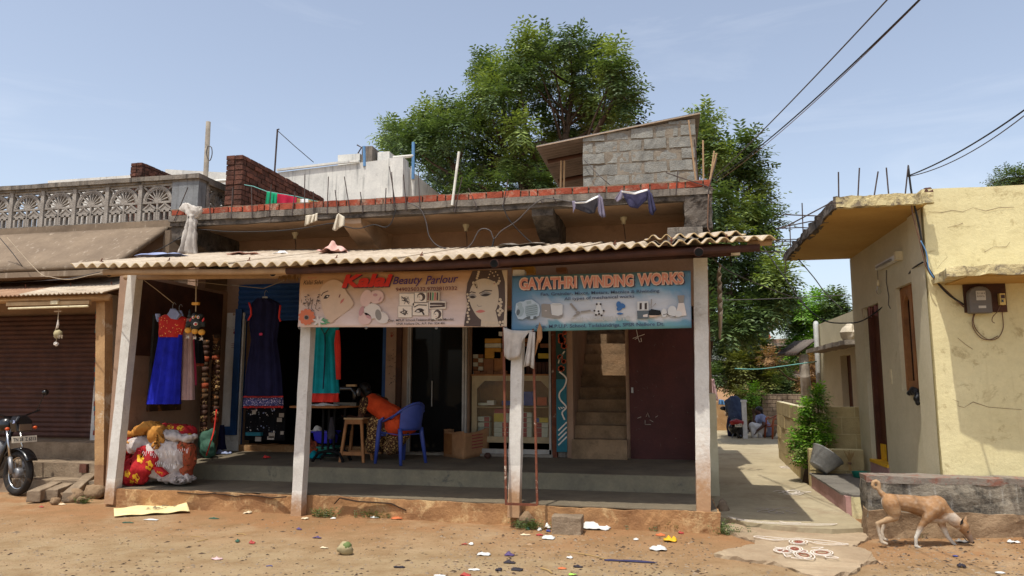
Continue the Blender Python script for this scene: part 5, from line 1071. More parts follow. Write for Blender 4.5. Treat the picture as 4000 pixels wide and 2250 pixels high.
# winding works board
B2Y = 8.1; K2 = B2Y-.016
bn2 = banner('shop_banner', 'blue green motor winding works flex banner with pictured machines', [(2000,1078),(2698,1056),(2701,1281),(1998,1296)], B2Y, 'banner_teal', at(2350,1290,B2Y))
for body, x0, y0, x1, y1, h in (('GAYATHRI',2029,1133,2252,1125,47),('WINDING',2268,1125,2474,1118,47),('WORKS',2490,1116,2670,1109,47)):
    word(bn2, body, x0+5, y0+4, x1+6, y1+4, h, h, K2, 'pr_shadow', .05, 0, 'lettering_shadow'); word(bn2, body, x0-2, y0+2, x1+2, y1+2, h+4, h+4, K2-.002, 'pr_peach', .07, 0, 'lettering_outline'); word(bn2, body, x0+2, y0-2, x1-2, y1-2, h-5, h-5, K2-.004, 'pr_salmon', .028)
for body, x0, y0, x1, y1, h in (('Fan, Grainder, Mixce, Motars, Macnica & Riwinding',2112,1159,2576,1145,16),('All types of mechanical works',2204,1177,2478,1166,16),('Opp. M.P.U.P. School, Tadakandriga, SPSR Nellore Dt.',2092,1287,2595,1276,18)):
    word(bn2, body, x0, y0, x1, y1, h, h, K2-.004, 'pr_slate', .016)
word(bn2, 'Cell : 9440801810', 2229, 1257, 2460, 1251, 19, 19, K2-.002, 'pr_faded', .015)
def art(nm, fn, m, k=.001, parent=None): b = MB(); fn(b, K2-k); return b.build(nm, m, parent or bn2)
a = art('printed_motor', lambda b, Y: poly(b, [(2012,1220),(2016,1186),(2030,1178),(2046,1178),(2054,1172),(2078,1170),(2092,1180),(2106,1190),(2110,1212),(2104,1234),(2090,1240),(2086,1246),(2064,1246),(2060,1236),(2042,1248),(2024,1246)], Y), 'pr_halo')
art('motor_body', lambda b, Y: poly(b, [(2052,1196),(2092,1186),(2102,1200),(2100,1230),(2058,1238),(2050,1220)], Y), 'pr_steel', .003, a); art('motor_end', lambda b, Y: disc(b, 2032, 1216, 15, 22, Y, .2), 'pr_steel', .003, a); art('motor_port', lambda b, Y: disc(b, 2024, 1220, 7, 12, Y, .2), 'pr_steeldark', .005, a); art('motor_flange', lambda b, Y: disc(b, 2030, 1190, 11, 9, Y), 'pr_steel', .004, a); art('motor_box', lambda b, Y: poly(b, [(2056,1178),(2074,1174),(2076,1186),(2058,1190)], Y), 'pr_steel', .004, a)
for k in range(5): art('motor_fin', lambda b, Y: ln(b, [(2056,1200+k*8),(2098,1193+k*8)], 1.6, Y), 'pr_steeldark', .005, a)
for x in (2066, 2090): art('motor_foot', lambda b, Y: poly(b, [(x-6,1236),(x+5,1234),(x+6,1245),(x-7,1246)], Y), 'pr_steeldark', .004, a)
a = art('printed_grinder', lambda b, Y: poly(b, [(2114,1190),(2122,1186),(2150,1188),(2152,1224),(2190,1226),(2200,1222),(2198,1236),(2186,1244),(2164,1244),(2116,1236)], Y), 'pr_grey'); art('grinder_drum', lambda b, Y: poly(b, [(2150,1190),(2160,1184),(2188,1184),(2198,1190),(2197,1228),(2180,1234),(2156,1230)], Y), 'pr_pale', .003, a); art('grinder_rim', lambda b, Y: lens(b, 2174, 1190, 24, 5, Y), 'pr_faded', .005, a); art('grinder_switch', lambda b, Y: ln(b, [(2128,1214),(2136,1214)], 2.5, Y), 'pr_white', .004, a)
a = art('printed_ceiling_fan', lambda b, Y: disc(b, 2258, 1221, 9, 6, Y), 'pr_grey', .003)
for p_ in ([(2224,1187),(2232,1183),(2256,1212),(2250,1216)], [(2268,1215),(2306,1210),(2309,1216),(2268,1221)], [(2252,1224),(2262,1228),(2244,1237),(2236,1236)]): art('fan_blade', lambda b, Y: poly(b, p_, Y), 'pr_grey', .002, a)
a = art('printed_mixer', lambda b, Y: poly(b, [(2332,1180),(2345,1180),(2350,1206),(2358,1214),(2352,1228),(2326,1228),(2320,1214),(2328,1206)], Y), 'pr_pale')
for x, y in ((2322,1214),(2358,1214),(2331,1188),(2346,1188),(2328,1230),(2340,1226),(2350,1232),(2338,1216)): art('mixer_part', lambda b, Y: disc(b, x, y, 4, 4, Y), 'pr_dark', .003, a)
a = art('printed_table_fan', lambda b, Y: disc(b, 2422, 1198, 4, 4, Y), 'pr_blue', .004)
for an in (-2.2, -.2, 1.8): art('fan_blade', lambda b, Y: disc(b, 2422+math.cos(an)*10, 1196+math.sin(an)*9, 12, 9, Y, an+.8), 'pr_blue', .002+.0003*an, a)
art('fan_base', lambda b, Y: lens(b, 2422, 1226, 14, 5, Y), 'pr_blue', .002, a)
a = art('printed_wet_grinder', lambda b, Y: poly(b, [(2488,1214),(2534,1214),(2534,1244),(2490,1246)], Y), 'pr_steeldark'); art('grinder_drum', lambda b, Y: poly(b, [(2490,1178),(2532,1176),(2534,1212),(2490,1213)], Y), 'pr_pale', .002, a)
for x in (2498, 2518): art('drum_shadow', lambda b, Y: poly(b, [(x,1184),(x+9,1183),(x+9,1208),(x,1209)], Y), 'pr_dark', .004, a)
art('grinder_arm', lambda b, Y: ln(b, [(2545,1168),(2543,1206),(2562,1184)], 3, Y), 'pr_grey', .003, a); art('grinder_plate', lambda b, Y: poly(b, [(2512,1230),(2530,1226),(2530,1238),(2512,1238)], Y), 'pr_white', .003, a)
art('torn_black_patch', lambda b, Y: poly(b, [(2534,1214),(2544,1207),(2562,1210),(2580,1213),(2583,1228),(2572,1232),(2534,1231)], Y), 'pr_black', .006); art('printed_stone', lambda b, Y: poly(b, [(2534,1232),(2580,1232),(2558,1238),(2540,1240)], Y), 'pr_peach', .003)
for x, y, rx, ry in ((2594,1222,11,18),(2626,1216,18,22),(2650,1226,14,12)): art('printed_jar', lambda b, Y: disc(b, x, y, rx, ry, Y), 'pr_pale', .002+.0002*rx)
a = art('printed_blender', lambda b, Y: poly(b, [(2650,1184),(2672,1183),(2682,1232),(2638,1238)], Y), 'pr_white', .003); art('blender_jar', lambda b, Y: poly(b, [(2646,1154),(2674,1153),(2670,1182),(2652,1183)], Y), 'pr_grey', .003, a); art('blender_cord', lambda b, Y: ln(b, [(2590,1230),(2604,1226),(2614,1232),(2640,1238)], 2, Y), 'pr_dark', .006, a)
# torn flex and iron frame round the middle post
def sheetpx(name, label, cat, pts, Y, m, th=.006, cur=.03, group=None, parent=None):
    """a torn scrap: outline with real thickness, curled in depth"""
    q = [at(px, py, Y) for px, py in pts]; b = MB(); c = sum(q, Vector())/len(q); n = len(q)
    for k, p in enumerate(q): p.y += cur*math.sin(k*1.9)
    c.y -= cur
    b.add([c]+q+[p+Vector((0, th, 0)) for p in [c]+q], [(0, 1+i, 1+(i+1) % n) for i in range(n)]+[(n+1, n+2+(i+1) % n, n+2+i) for i in range(n)]+[(1+i, n+2+i, n+2+(i+1) % n, 1+(i+1) % n) for i in range(n)])
    o = b.build(name, m, parent, True, loc=None if parent else q[0]); return o if parent else tag(o, label, cat, group)
# (hanging flex pieces are built with the cloth helpers)
sheetpx('torn_flex', 'tan peeled flap curling off the lower edge of the teal banner', 'torn sheet', [(2108,1258),(2116,1282),(2119,1318),(2110,1338),(2102,1340),(2096,1370),(2090,1394),(2090,1350),(2096,1318),(2100,1288)], 8.05, 'card', .006, .02)
fr = thing('iron_frame', 'rusty iron frame standing round the middle veranda post', 'frame', at(2036,1970,8.03))
def sq(a, b_, w, nm): MB().bar(a, b_, w).build(nm, 'rust', fr)
sq(at(1966,1200,8.125), at(1977,1972,8.03), .024, 'upright'); sq(at(2080,1200,8.125), at(2099,1972,8.03), .024, 'upright'); sq(at(1977,1968,8.03), at(2099,1972,8.03), .024, 'bottom_rail'); sq(at(1966,1200,8.125), at(2080,1200,8.125), .024, 'top_rail')
# ---------------------------------------------------------------- hanging clothes
def drape(b, rows, Y, depth=.07, folds=9, amp=.018, n=56, seed=0, close=True, x_of=None):
    """closed hanging cloth shell through (left px, right px, row py); folds deepen downwards"""
    vs = []; k = len(rows)
    for j, (xl, xr, py) in enumerate(rows):
        p, q = at(xl, py, Y), at(xr, py, Y); cx = (p.x+q.x)/2; hw = (q.x-p.x)/2; t = j/max(1, k-1); A = amp*(.25+t)
        for i in range(n):
            a = 2*math.pi*i/n; f = math.sin(folds*a+seed)*A+math.sin(folds*1.7*a+seed*2)*A*.5
            d = depth*(.6+.6*t); vs.append((cx+(hw)*math.cos(a)*(1+f*.15), Y+math.sin(a)*d*abs(math.sin(a))**-.35 if False else Y+math.sin(a)*d+f*math.copysign(1, math.sin(a)+1e-6)*abs(math.sin(a))**.5, (p.z+q.z)/2+(p.z-q.z)/2*-math.cos(a)))
    fs = [(j*n+i, j*n+(i+1) % n, (j+1)*n+(i+1) % n, (j+1)*n+i) for j in range(k-1) for i in range(n)]
    return b.add(vs, fs)
def dense(rows, m=4):
    out = []
    for r0, r1 in zip(rows[:-1], rows[1:]): out += [tuple(a+(c-a)*i/m for a, c in zip(r0, r1)) for i in range(m)]
    return out+[rows[-1]]
def cl(name, m, rows, Y, parent, depth=.07, folds=9, amp=.018, seed=0): return drape(MB(), dense(rows), Y, depth, folds, amp, 56, seed).build(name, m, parent, True)
def hanger(px, py, Y, w, parent, m='cl_paleblue'):
    b = MB(); b.prism([at(px-w*.4, py+8, Y), at(px-w, py+40, Y), at(px+w, py+40, Y), at(px+w*.4, py+8, Y)], (0, .02, 0)); o = b.build('hanger', m, parent)
    MB().tube(curve_pts([at(px, py+8, Y+.01), at(px, py-6, Y+.01), at(px+6, py-16, Y+.01), at(px+13, py-8, Y+.01)], 4), .004, 5).build('hook', 'steel', o)
DY = 8.75
d = thing('hanging_dress', 'royal blue dress with a red mirror-work bodice hanging from the eave', 'dress', at(660,1195,DY))
cl('bodice', 'cl_red_print', [(640,702,1230),(618,728,1242),(622,722,1275),(620,712,1300),(622,710,1318)], DY, d, .07, 5, .006); cl('skirt', 'cl_royal', [(622,712,1308),(618,712,1340),(604,708,1420),(590,704,1500),(580,702,1560),(579,701,1578)], DY, d, .1, 11, .03, 1)
MB().prism([at(652,1228,DY-.08), at(668,1245,DY-.08), at(688,1248,DY-.08), at(702,1228,DY-.08), at(690,1212,DY-.06), at(664,1212,DY-.06)], (0, .05, 0)).build('neck_insert', 'cl_paleblue', d)
hanger(675, 1198, DY, 24, d); b = MB(); drape(b, [(606,626,1226),(610,626,1244),(618,626,1258)], DY, .03, 3, .004, 20); b.build('sleeve', 'cl_paleblue', d, True)
d = thing('hanging_dress', 'pale pink speckled dress hanging behind the royal blue one', 'dress', at(730,1250,DY+.25)); cl('gown', 'cl_pink', [(700,748,1245),(712,752,1290),(714,748,1330),(712,750,1420),(708,752,1500),(706,752,1562)], DY+.25, d, .08, 9, .02, 2); hanger(700, 1205, DY+.25, 20, d)
d = thing('hanging_cloth', 'hot pink cloth strip hanging beside the speckled dress', 'cloth', at(755,1400,DY+.4)); cl('strip', 'cl_hotpink', [(740,758,1310),(746,760,1380),(752,764,1440),(750,766,1505)], DY+.4, d, .03, 4, .01, 3)
d = thing('hanging_cloth', 'black frilled cloth with a maroon hem on the side wall', 'cloth', at(775,1420,9.5)); cl('frill', 'cl_black', [(748,786,1318),(752,792,1360),(746,796,1405),(752,794,1420)], 9.5, d, .05, 9, .02, 4); cl('hem', 'cl_rust', [(752,794,1418),(752,795,1430)], 9.5, d, .05, 9, .02, 4)
# guardian mask against the evil eye
mk = thing('hanging_mask', 'black bug-eyed charm mask with yellow lemons hanging from the eave', 'mask', at(764,1270,8.5)); Y = 8.5
o = blob('face', [], 'mask_black', mk, .012, 3, balls=[(at(766,1258,Y), (.075,.05,.1)), (at(738,1262,Y), (.045,.035,.03)), (at(792,1262,Y), (.045,.035,.03)), (at(764,1232,Y), (.05,.04,.04)), (at(742,1236,Y), (.035,.03,.03)), (at(786,1234,Y), (.035,.03,.035)), (at(734,1274,Y), (.035,.03,.025)), (at(794,1272,Y), (.035,.03,.025)), (at(764,1280,Y), (.07,.04,.03)), (at(742,1220,Y), (.02,.02,.05))])
for px in (755, 774):
    e = MB().ball(at(px,1239,Y-.06), (.02,.012,.022), 10, 8).build('eye', 'mask_white', mk, True); MB().ball(at(px,1240,Y-.07), (.009,.006,.012), 8, 6).build('pupil', 'mask_red', e, True)
MB().ball(at(764,1265,Y-.055), (.034,.014,.024), 10, 8).build('teeth', 'mask_white', mk, True); MB().ball(at(764,1266,Y-.068), (.02,.01,.014), 10, 8).build('mouth', 'mask_red', mk, True); MB().ball(at(765,1236,Y-.06), (.008,.008,.018), 8, 6).build('forehead_mark', 'mask_yellow', mk, True)
for px in (741, 790): MB().prism([at(px,1252,Y-.02), at(px+8,1240,Y-.02), at(px+10,1248,Y-.02), at(px+2,1258,Y-.02)], (0,-.012,0)).build('ear', 'mask_red', mk)
MB().tube([at(765,1058,Y+.1), at(766,1120,Y), at(765,1218,Y)], .008, 6).build('rope', 'rope_pale', mk); MB().box(at(749,1181,Y-.02), at(781,1192,Y+.02)).build('crossbar', 'mask_yellow', mk)
for px, py in ((735,1291),(762,1294),(788,1298)):
    MB().ball(at(px,py,Y), (.046,.04,.04), 12, 9).build('lemon', 'mask_yellow', mk, True); c = at(px,py+26,Y); b = MB(); b.tube([at(px,py,Y), c], .005, 5); b.build('string', 'rope_pale', mk)
    b = MB(); b.add([c+Vector((.04*(1 if k % 2 else .45)*math.cos(k*.785), -.02*(k % 2), .03*(1 if k % 2 else .45)*math.sin(k*.785))) for k in range(8)]+[c+Vector((0,-.02,0)), c+Vector((0,.02,0))], [(8, k, (k+1) % 8) for k in range(8)]+[(9, (k+1) % 8, k) for k in range(8)]); b.build('shell_star', 'mask_white', mk)
# dried coconut charm of the left shop
cc = thing('hanging_coconut', 'dried coconut charm hanging below the left tube light', 'charm', at(225,1300,8.8)); Y = 8.8
MB().tube([at(231,1165,Y), at(229,1215,Y), at(226,1260,Y), at(217,1290,Y)], .007, 5).build('cord', 'rope_pale', cc); MB().rock(at(226,1305,Y), (.055,.055,.06), 3, 12, 9, .12).build('coconut', 'coconut', cc, True)
for k in range(9): p = at(212+k*4,1308,Y-.03); MB().tube([p, p+Vector((.004*math.sin(k*3), 0, -.03-.012*(k % 3)))], .006, 4).build('fibre', 'rope_pale', cc)
MB().rock(at(219,1343,Y), (.035,.03,.03), 5).build('cotton_tuft', 'mask_white', cc); MB().tube([at(222,1318,Y), at(219,1340,Y)], .006, 5).build('tail', 'rope_pale', cc); MB().rock(at(226,1268,Y), (.016,.02,.06), 7).build('knot', 'chalk', cc); MB().box(at(211,1214,Y-.01), at(243,1219,Y+.01)).build('crossbar', 'pipe_tan', cc)
# navy dress, fringe, teal dress
Y = 9.75; d = thing('hanging_dress', 'long navy sleeveless dress with coral piping in front of the blue shutter', 'dress', at(1032,1190,Y))
cl('gown', 'cl_navy', [(1004,1056,1166),(984,1092,1184),(980,1094,1220),(976,1090,1270),(984,1082,1330),(972,1092,1400),(962,1100,1470),(958,1104,1546)], Y, d, .1, 11, .03, 1); cl('hem', 'cl_navy_print', [(956,1105,1547),(954,1106,1566),(954,1106,1584)], Y, d, .12, 11, .03, 1)
for y0 in (1546, 1586): cl('trim', 'cl_coral', [(955,1105,y0),(954,1106,y0+6)], Y-.003, d, .124, 11, .032, 1)
for xs in ([(973,1182),(980,1205),(981,1230),(972,1246),(970,1252)], [(1095,1192),(1092,1220),(1090,1240),(1096,1256)]): MB().tube([at(px,py,Y-.09) for px, py in xs], .014, 6).build('armhole_piping', 'cl_coral', d, True)
MB().rock(at(1019,1305,Y-.13), (.026,.014,.018), 3).build('bow', 'cl_hotpink', d); hanger(1034, 1150, Y, 20, d, 'cl_white')
for k in range(14): MB().ball(at(958+k*11,1590+3*math.sin(k*2),Y-.1), .011, 8, 6).build('pom_pom', 'cl_coral', d, True)
wire('clothes_line', 'sagging line carrying the navy dress below the eave', [at(905,1114,9.7), at(965,1120,9.72), at(1030,1127,9.74), at(1110,1095,9.3)], .006, 'rope_pale', 'line')
Y = 10.6; d = thing('accessory_board', 'black display cloth pinned with white trinkets and tags under the navy dress', 'display', at(1035,1720,Y)); b = MB(); a0, a1 = at(960,1590,Y), at(1112,1722,Y); b.grid(lambda u, v: (a0.x+(a1.x-a0.x)*u, Y+.012*math.sin(u*30), a1.z+(a0.z-a1.z)*v), 40, 8); o = b.build('cloth', 'cl_black', d, True); o.modifiers.new('t', 'SOLIDIFY').thickness = .02
random.seed(9)
for k in range(44):
    px, py = 964+random.random()*112, 1598+random.random()*90; c = at(px, py, Y-.02); r = random.choice((.006,.008,.012)); MB().lathe([(r,0),(r,-.004),(0,-.005)], c, 6, (0,1,0)).build('trinket', random.choice(('mask_white','steel','cl_paleblue')), d)
for px, py, w_, h_ in ((985,1602,14,16),(1090,1614,18,16),(1082,1632,18,16),(1050,1690,22,20),(1044,1704,26,14),(997,1706,22,18),(1095,1684,12,14)): q0, q1 = at(px,py,Y-.03), at(px+w_,py+h_,Y-.03); MB().box((q0.x, Y-.03, q1.z), (q1.x, Y-.022, q0.z)).build('tag', 'chalk_faint', d)
q0, q1 = at(966,1688,Y-.05), at(1024,1702,Y-.05); tag(MB().box((q0.x, Y-.1, q1.z), (q1.x, Y-.03, q0.z)).build('folded_cloth', 'teal_paint', None, loc=q0), 'folded teal cloth at the foot of the black display', 'cloth')
Y = 9.3; d = thing('hanging_dress', 'turquoise dress with red sleeve and hem hanging behind the second post', 'dress', at(1270,1280,Y))
cl('gown', 'cl_teal', [(1226,1330,1262),(1228,1322,1290),(1230,1308,1320),(1226,1312,1380),(1222,1316,1440),(1216,1322,1500),(1214,1324,1536)], Y, d, .1, 10, .03, 2); cl('hem', 'cl_red', [(1213,1323,1534),(1211,1322,1552),(1212,1321,1570)], Y, d, .122, 10, .03, 2)
cl('sleeve', 'cl_red', [(1312,1326,1290),(1306,1330,1340),(1310,1331,1400),(1313,1330,1450),(1315,1330,1482)], Y-.02, d, .035, 4, .008, 1)
MB().tube([at(1268,1300,Y-.11), at(1270,1340,Y-.12), at(1268,1420,Y-.13), at(1262,1520,Y-.15)], .008, 5).build('tie', 'cl_navy', d); MB().tube([at(1254,1280,Y-.1), at(1268,1308,Y-.11), at(1286,1280,Y-.1)], .009, 5).build('neck_seam', 'teal_dark', d)
# washing and rags
def flag(name, label, pts_top, pts_bot, Y, m, cat, waves=5, amp=.02, n=20, group=None, dy=0):
    """a cloth hung along a top edge: two pixel polylines joined, with hanging waves"""
    def lerpl(L, u):
        k = u*(len(L)-1); i = min(int(k), len(L)-2); f = k-i; return L[i][0]+(L[i+1][0]-L[i][0])*f, L[i][1]+(L[i+1][1]-L[i][1])*f
    b = MB()
    def fn(u, v):
        a, c = lerpl(pts_top, u), lerpl(pts_bot, u); yy = Y+amp*math.sin(u*waves*6.28)*(v*.8+.2)+dy*v; return at(a[0]+(c[0]-a[0])*v, a[1]+(c[1]-a[1])*v, yy)
    o = b.grid(fn, n, 8).build(name, m, None, True, loc=at(pts_top[0][0], pts_top[0][1], Y)); md = o.modifiers.new('t', 'SOLIDIFY'); md.thickness = .008
    return tag(o, label, cat, group)
Y = 10.25
wire('clothes_line', 'green line strung over the roof holding bright washing', [at(955,722,10.5), at(990,728,10.4), at(1042,748,Y), at(1160,768,Y), at(1270,795,Y)], .007, 'rope_teal', 'line')
flag('washing', 'green cloth drying above the brick course', [(1042,748),(1084,757)], [(1036,802),(1080,798)], Y, 'cl_green', 'cloth', 3); flag('washing', 'crimson cloth drying beside the green one', [(1084,757),(1120,762),(1160,772)], [(1082,798),(1120,797),(1158,796)], Y, 'cl_crimson', 'cloth', 2)
flag('washing', 'tan cloth at the low end of the roof line', [(1158,775),(1250,787)], [(1158,798),(1240,796)], Y+.05, 'cl_tan', 'cloth', 3); flag('washing', 'white cloth with a dark mark on the roof line', [(1173,777),(1204,779)], [(1173,797),(1204,795)], Y-.05, 'cl_white', 'cloth', 2)
Y = 9.62
s1 = flag('hanging_shorts', 'dark grey shorts with white piping hung on the slab edge', [(2234,790),(2270,788),(2310,782),(2340,762)], [(2240,812),(2300,835),(2322,834),(2336,800)], Y, 'cl_darkgrey', 'shorts', 2); flag('x', None, [(2334,762),(2342,760),(2352,772)], [(2336,830),(2350,850),(2364,848)], Y-.03, 'cl_lilac', None, 2).parent = s1
flag('x', None, [(2234,786),(2244,784),(2250,790)], [(2240,828),(2240,832),(2246,812)], Y-.03, 'cl_lilac', None, 1).parent = s1
s2 = flag('hanging_shorts', 'purple shorts with white waistband hung nearest the lane', [(2425,742),(2450,752),(2500,748),(2532,738)], [(2440,776),(2462,810),(2492,815),(2526,780)], Y, 'cl_purplegrey', 'shorts', 2); flag('x', None, [(2526,738),(2536,742),(2545,758)], [(2536,832),(2550,842),(2562,820)], Y-.03, 'cl_purplegrey', None, 2).parent = s2
flag('x', None, [(2424,744),(2430,742),(2434,752)], [(2400,778),(2412,790),(2428,776)], Y-.03, 'cl_lilac', None, 1).parent = s2
for s, t_, bb in ((s1, [(2244,790),(2290,787),(2336,764)], [(2246,795),(2291,793),(2338,770)]), (s2, [(2428,745),(2480,752),(2530,738)], [(2428,751),(2480,760),(2530,745)])): flag('x', None, t_, bb, Y-.05, 'cl_white', None, 1).parent = s
for s in (s1, s2):
    for k, c in enumerate(s.children): c.location = c.location-s.location; c.name = ('leg_panel', 'side_strip', 'waistband')[k]
flag('rag', 'cream rag knotted round a rod above the left bracket', [(1194,842),(1226,838),(1240,832)], [(1190,884),(1214,872),(1238,862)], 9.6, 'cl_rag', 'rag', 3, .03); flag('rag', 'pale hanging rag tied to the slab edge with its corner dangling', [(1312,852),(1322,832),(1346,848)], [(1298,898),(1310,902),(1344,880)], 9.58, 'cl_rag', 'rag', 2, .04)
flag('torn_flex', 'white torn flex sheet hanging in folds on the middle post', [(1966,1278),(2000,1290),(2045,1292),(2086,1290)], [(1970,1392),(1990,1408),(2030,1392),(2040,1306)], 8.06, 'cl_plastic_white', 'torn sheet', 3, .022)
flag('torn_flex', 'narrow torn flex strip dangling right of the middle post', [(2068,1294),(2080,1296),(2089,1298)], [(2046,1434),(2066,1428),(2084,1442)], 8.04, 'cl_plastic_white', 'torn sheet', 2, .03)
# white flex tied round the left rod
b = MB(); rows = [(714,752,800),(700,790,814),(716,788,826),(738,766,842),(742,758,852),(736,762,866),(724,764,890),(716,764,920),(706,764,960),(696,762,996)]; drape(b, dense(rows, 3), 9.6, .07, 7, .02, 40, 3); o = b.build('tied_flex', 'cl_plastic_white', None, True, loc=at(740,996,9.6)); rough(o, .035, 5, .3); tag(o, 'torn white flex sheet tied in a knot at the left end of the roof', 'torn sheet'); o.modifiers.new('t', 'SOLIDIFY').thickness = .006
MB().box(at(734,850,9.52), at(762,854,9.68)).build('tie', 'cable_black', o)
def crumple(name, label, px, py, Y, sx, sy, szz, m, cat='rag', seed=1, z=None, n=14):
    """thin crumpled sheet lying on something"""
    c = at(px, py, Y)
    if z is not None: c.z = z
    def fn(u, v):
        x, y = (u-.5)*sx*(1-.25*abs(v-.5)), (v-.5)*sy*(1-.3*abs(u-.5)); q = Vector((u*3.1+seed, v*3.1, seed*1.3)); return (c.x+x+.05*sx*mnoise.noise(q*2), c.y+y, c.z+szz*max(0, .5+mnoise.noise(q)*1.1)*(1-.8*max(abs(u-.5), abs(v-.5))*2)+.004)
    o = MB().grid(fn, n, n).build(name, m, None, True, loc=c); md = o.modifiers.new('t', 'SOLIDIFY'); md.thickness = .004
    return tag(o, label, cat)
def onroof(px, py, Y): p = at(px, py, Y); return roofz(p.x, Y)+.02
crumple('roof_rag', 'pink rag heaped on the roof sheets near the middle', 1305, 990, 9.3, .36, .5, .2, 'cl_rag_pink', z=onroof(1305,990,9.3), seed=3); crumple('roof_rag', 'flat pink and white rags on the roof behind the eave bolts', 965, 1003, 9.0, .5, .4, .06, 'cl_rag_pink', z=onroof(965,1003,9.0), seed=5); crumple('roof_rag', 'grey rag trailing along the roof below the tied flex', 640, 1006, 8.8, .8, .4, .09, 'cl_paleblue', z=onroof(640,1006,8.8), seed=7)
crumple('roof_rag', 'grey netting scrap on the roof right of centre', 2045, 970, 9.4, .7, .4, .08, 'cement_old', z=onroof(2045,970,9.4), seed=9); crumple('roof_rag', 'small white scrap on the roof between pink rags', 1100, 998, 9.2, .22, .2, .06, 'cl_white', z=onroof(1100,998,9.2), seed=12); crumple('roof_bag', 'white plastic bag lying behind the brick course', 1622, 768, 10.2, .3, .3, .12, 'cl_white', 'bag', z=4.2, seed=11)
q0 = at(2608,940,9.7); q1 = at(2745,884,9.7); o = MB().box((q0.x, 9.7, q0.z-.1), (q1.x, 9.9, q1.z)).build('cement_block', 'cement_old', None, loc=(q0.x, 9.7, q0.z-.1)); bevel(rough(o, .005, 4, .1), .008); tag(o, 'smooth grey cement block standing on the roof sheets by the lane end', 'block')
xa = at(2518,930,8.1).x; xb = at(2908,905,8.1).x
o = MB().grid(lambda u, v: (xa+(xb-xa)*u, 8.0+1.6*v, roofz(xa+(xb-xa)*u, 8.0+1.6*v)+.085+.026*math.sin(2*math.pi*(xa+(xb-xa)*u)/PW+.6)), 90, 2).build('loose_sheet', ['asbestos', 'asbestos_edge'], None, True, loc=(xa, 8, 3.1)); md = o.modifiers.new('t', 'SOLIDIFY'); md.thickness = .011; md.material_offset_rim = 1; tag(o, 'spare corrugated sheet lying loose on the right end of the roof', 'roof sheet')
p = at(2757,986,8.4); o = MB().box((p.x, 8.4, p.z), (at(2785,986,8.4).x, 8.5, at(2757,969,8.4).z)).build('carton', 'box_blue', None, loc=p); tag(o, 'small blue box tucked on the beam end by the lane', 'box')
# corrugated side curtain at the lane end of the veranda
b = MB(); b.grid(lambda u, v: (.62+.02*u+.02*math.sin(v*38), 8.75+.6*u, 2.95-.62*v-.25*u*v), 6, 40); o = b.build('plastic_strip', 'cl_plastic_white', None, True, loc=(.62, 8.8, 2.4)); o.modifiers.new('t', 'SOLIDIFY').thickness = .004; tag(o, 'rippled translucent sheet hanging behind the lane corner post', 'sheet')
# stored things on the ledge over the banners
for px0, px1, py0, py1, m, l in ((2000,2085,1040,1068,'gold_box','flat gold carton wedged above the teal banner'),(2255,2312,1000,1012,'box_white','white box with black writing on the ledge above the teal banner'),(2330,2378,1002,1014,'box_white','second white carton on the ledge, nearer the lane'),(2172,2212,1044,1062,'box_brown','small brown box behind the top of the teal banner')):
    Y = 9.2 if px0 != 2000 else 8.4; q0, q1 = at(px0,py1,Y), at(px1,py0,Y); tag(MB().box((q0.x, Y, q0.z), (q1.x, Y+.15, q1.z)).build('carton', m, None, loc=q0), l, 'box')
# dried mango leaf garland at the eave
b = MB(); random.seed(6); gl = thing('leaf_garland', 'dried brown leaf festoon left of the beauty parlour banner', 'garland', at(1130,1075,8.1))
for k in range(22): p = at(1092+k*3.6, 1072+4*math.sin(k), 8.1); q = p+Vector((random.uniform(-.03,.03), random.uniform(-.03,.01), -.05-.05*random.random())); MB().add([p, p.lerp(q,.5)+Vector((.012,-.01,0)), q, p.lerp(q,.5)-Vector((.012,.005,0))], [(0,1,2,3)]).build('leaf', 'leaf_dry', gl)

# ---------------------------------------------------------------- things standing on the veranda
def fz(y): return .424+(y-9.46)*.0242 if y > 9.46 else .221
def onfloor(px, py):
    p = atz(px, py, .435); p = atz(px, py, fz(p.y)); p.z = fz(p.y); return p
def onlow(px, py): return atz(px, py, .221)
# sewing table
T = thing('sewing_table', 'old treadle sewing table with an iron stand', 'sewing table', onfloor(1275,1808)); c = onfloor(1280,1802); tz = at(1270,1585,c.y).z
a0 = at(1146,1590,c.y); a1 = at(1395,1590,c.y); b = MB(); b.prism([(a0.x, c.y-.12, tz-.03), (a1.x-.25, c.y-.18, tz-.03), (a1.x, c.y+.12, tz-.02), (a1.x-.05, c.y+.4, tz-.02), (a0.x+.1, c.y+.35, tz-.03)], (0, 0, .03)); bevel(b.build('table_top', 'wood_mid', T), .005)
for px in (1258, 1280, 1302, 1342): p = at(px,1610,c.y); MB().bar((p.x, c.y+.05, tz-.03), (p.x, c.y+.05, c.z+.16), .03).build('upright', 'pipe_black', T)
p0, p1 = at(1230,1792,c.y), at(1350,1806,c.y)
for y in (c.y-.08, c.y+.18): b = MB(); b.tube([(p0.x, y, c.z), (p0.x+.09, y, c.z+.13), (p0.x+.2, y, c.z+.15), (p1.x-.16, y, c.z+.15), (p1.x-.06, y, c.z+.12), (p1.x, y, c.z)], .022, 6); b.build('stand_foot', 'pipe_black', T)
MB().box((p0.x+.12, c.y-.06, c.z+.07), (p1.x-.12, c.y+.16, c.z+.09)).build('treadle', 'pipe_black', T); MB().lathe([(.13,-.01),(.145,-.01),(.145,.01),(.13,.01),(.13,-.01)], (at(1325,1680,c.y).x, c.y+.1, tz-.3), 20, (0,1,0)).build('wheel', 'pipe_black', T)
o = thing('sewing_machine', 'black sewing machine with a pale hand wheel on the treadle table', 'sewing machine', (a1.x-.3, c.y+.05, tz)); mx_ = at(1352,1560,c.y).x
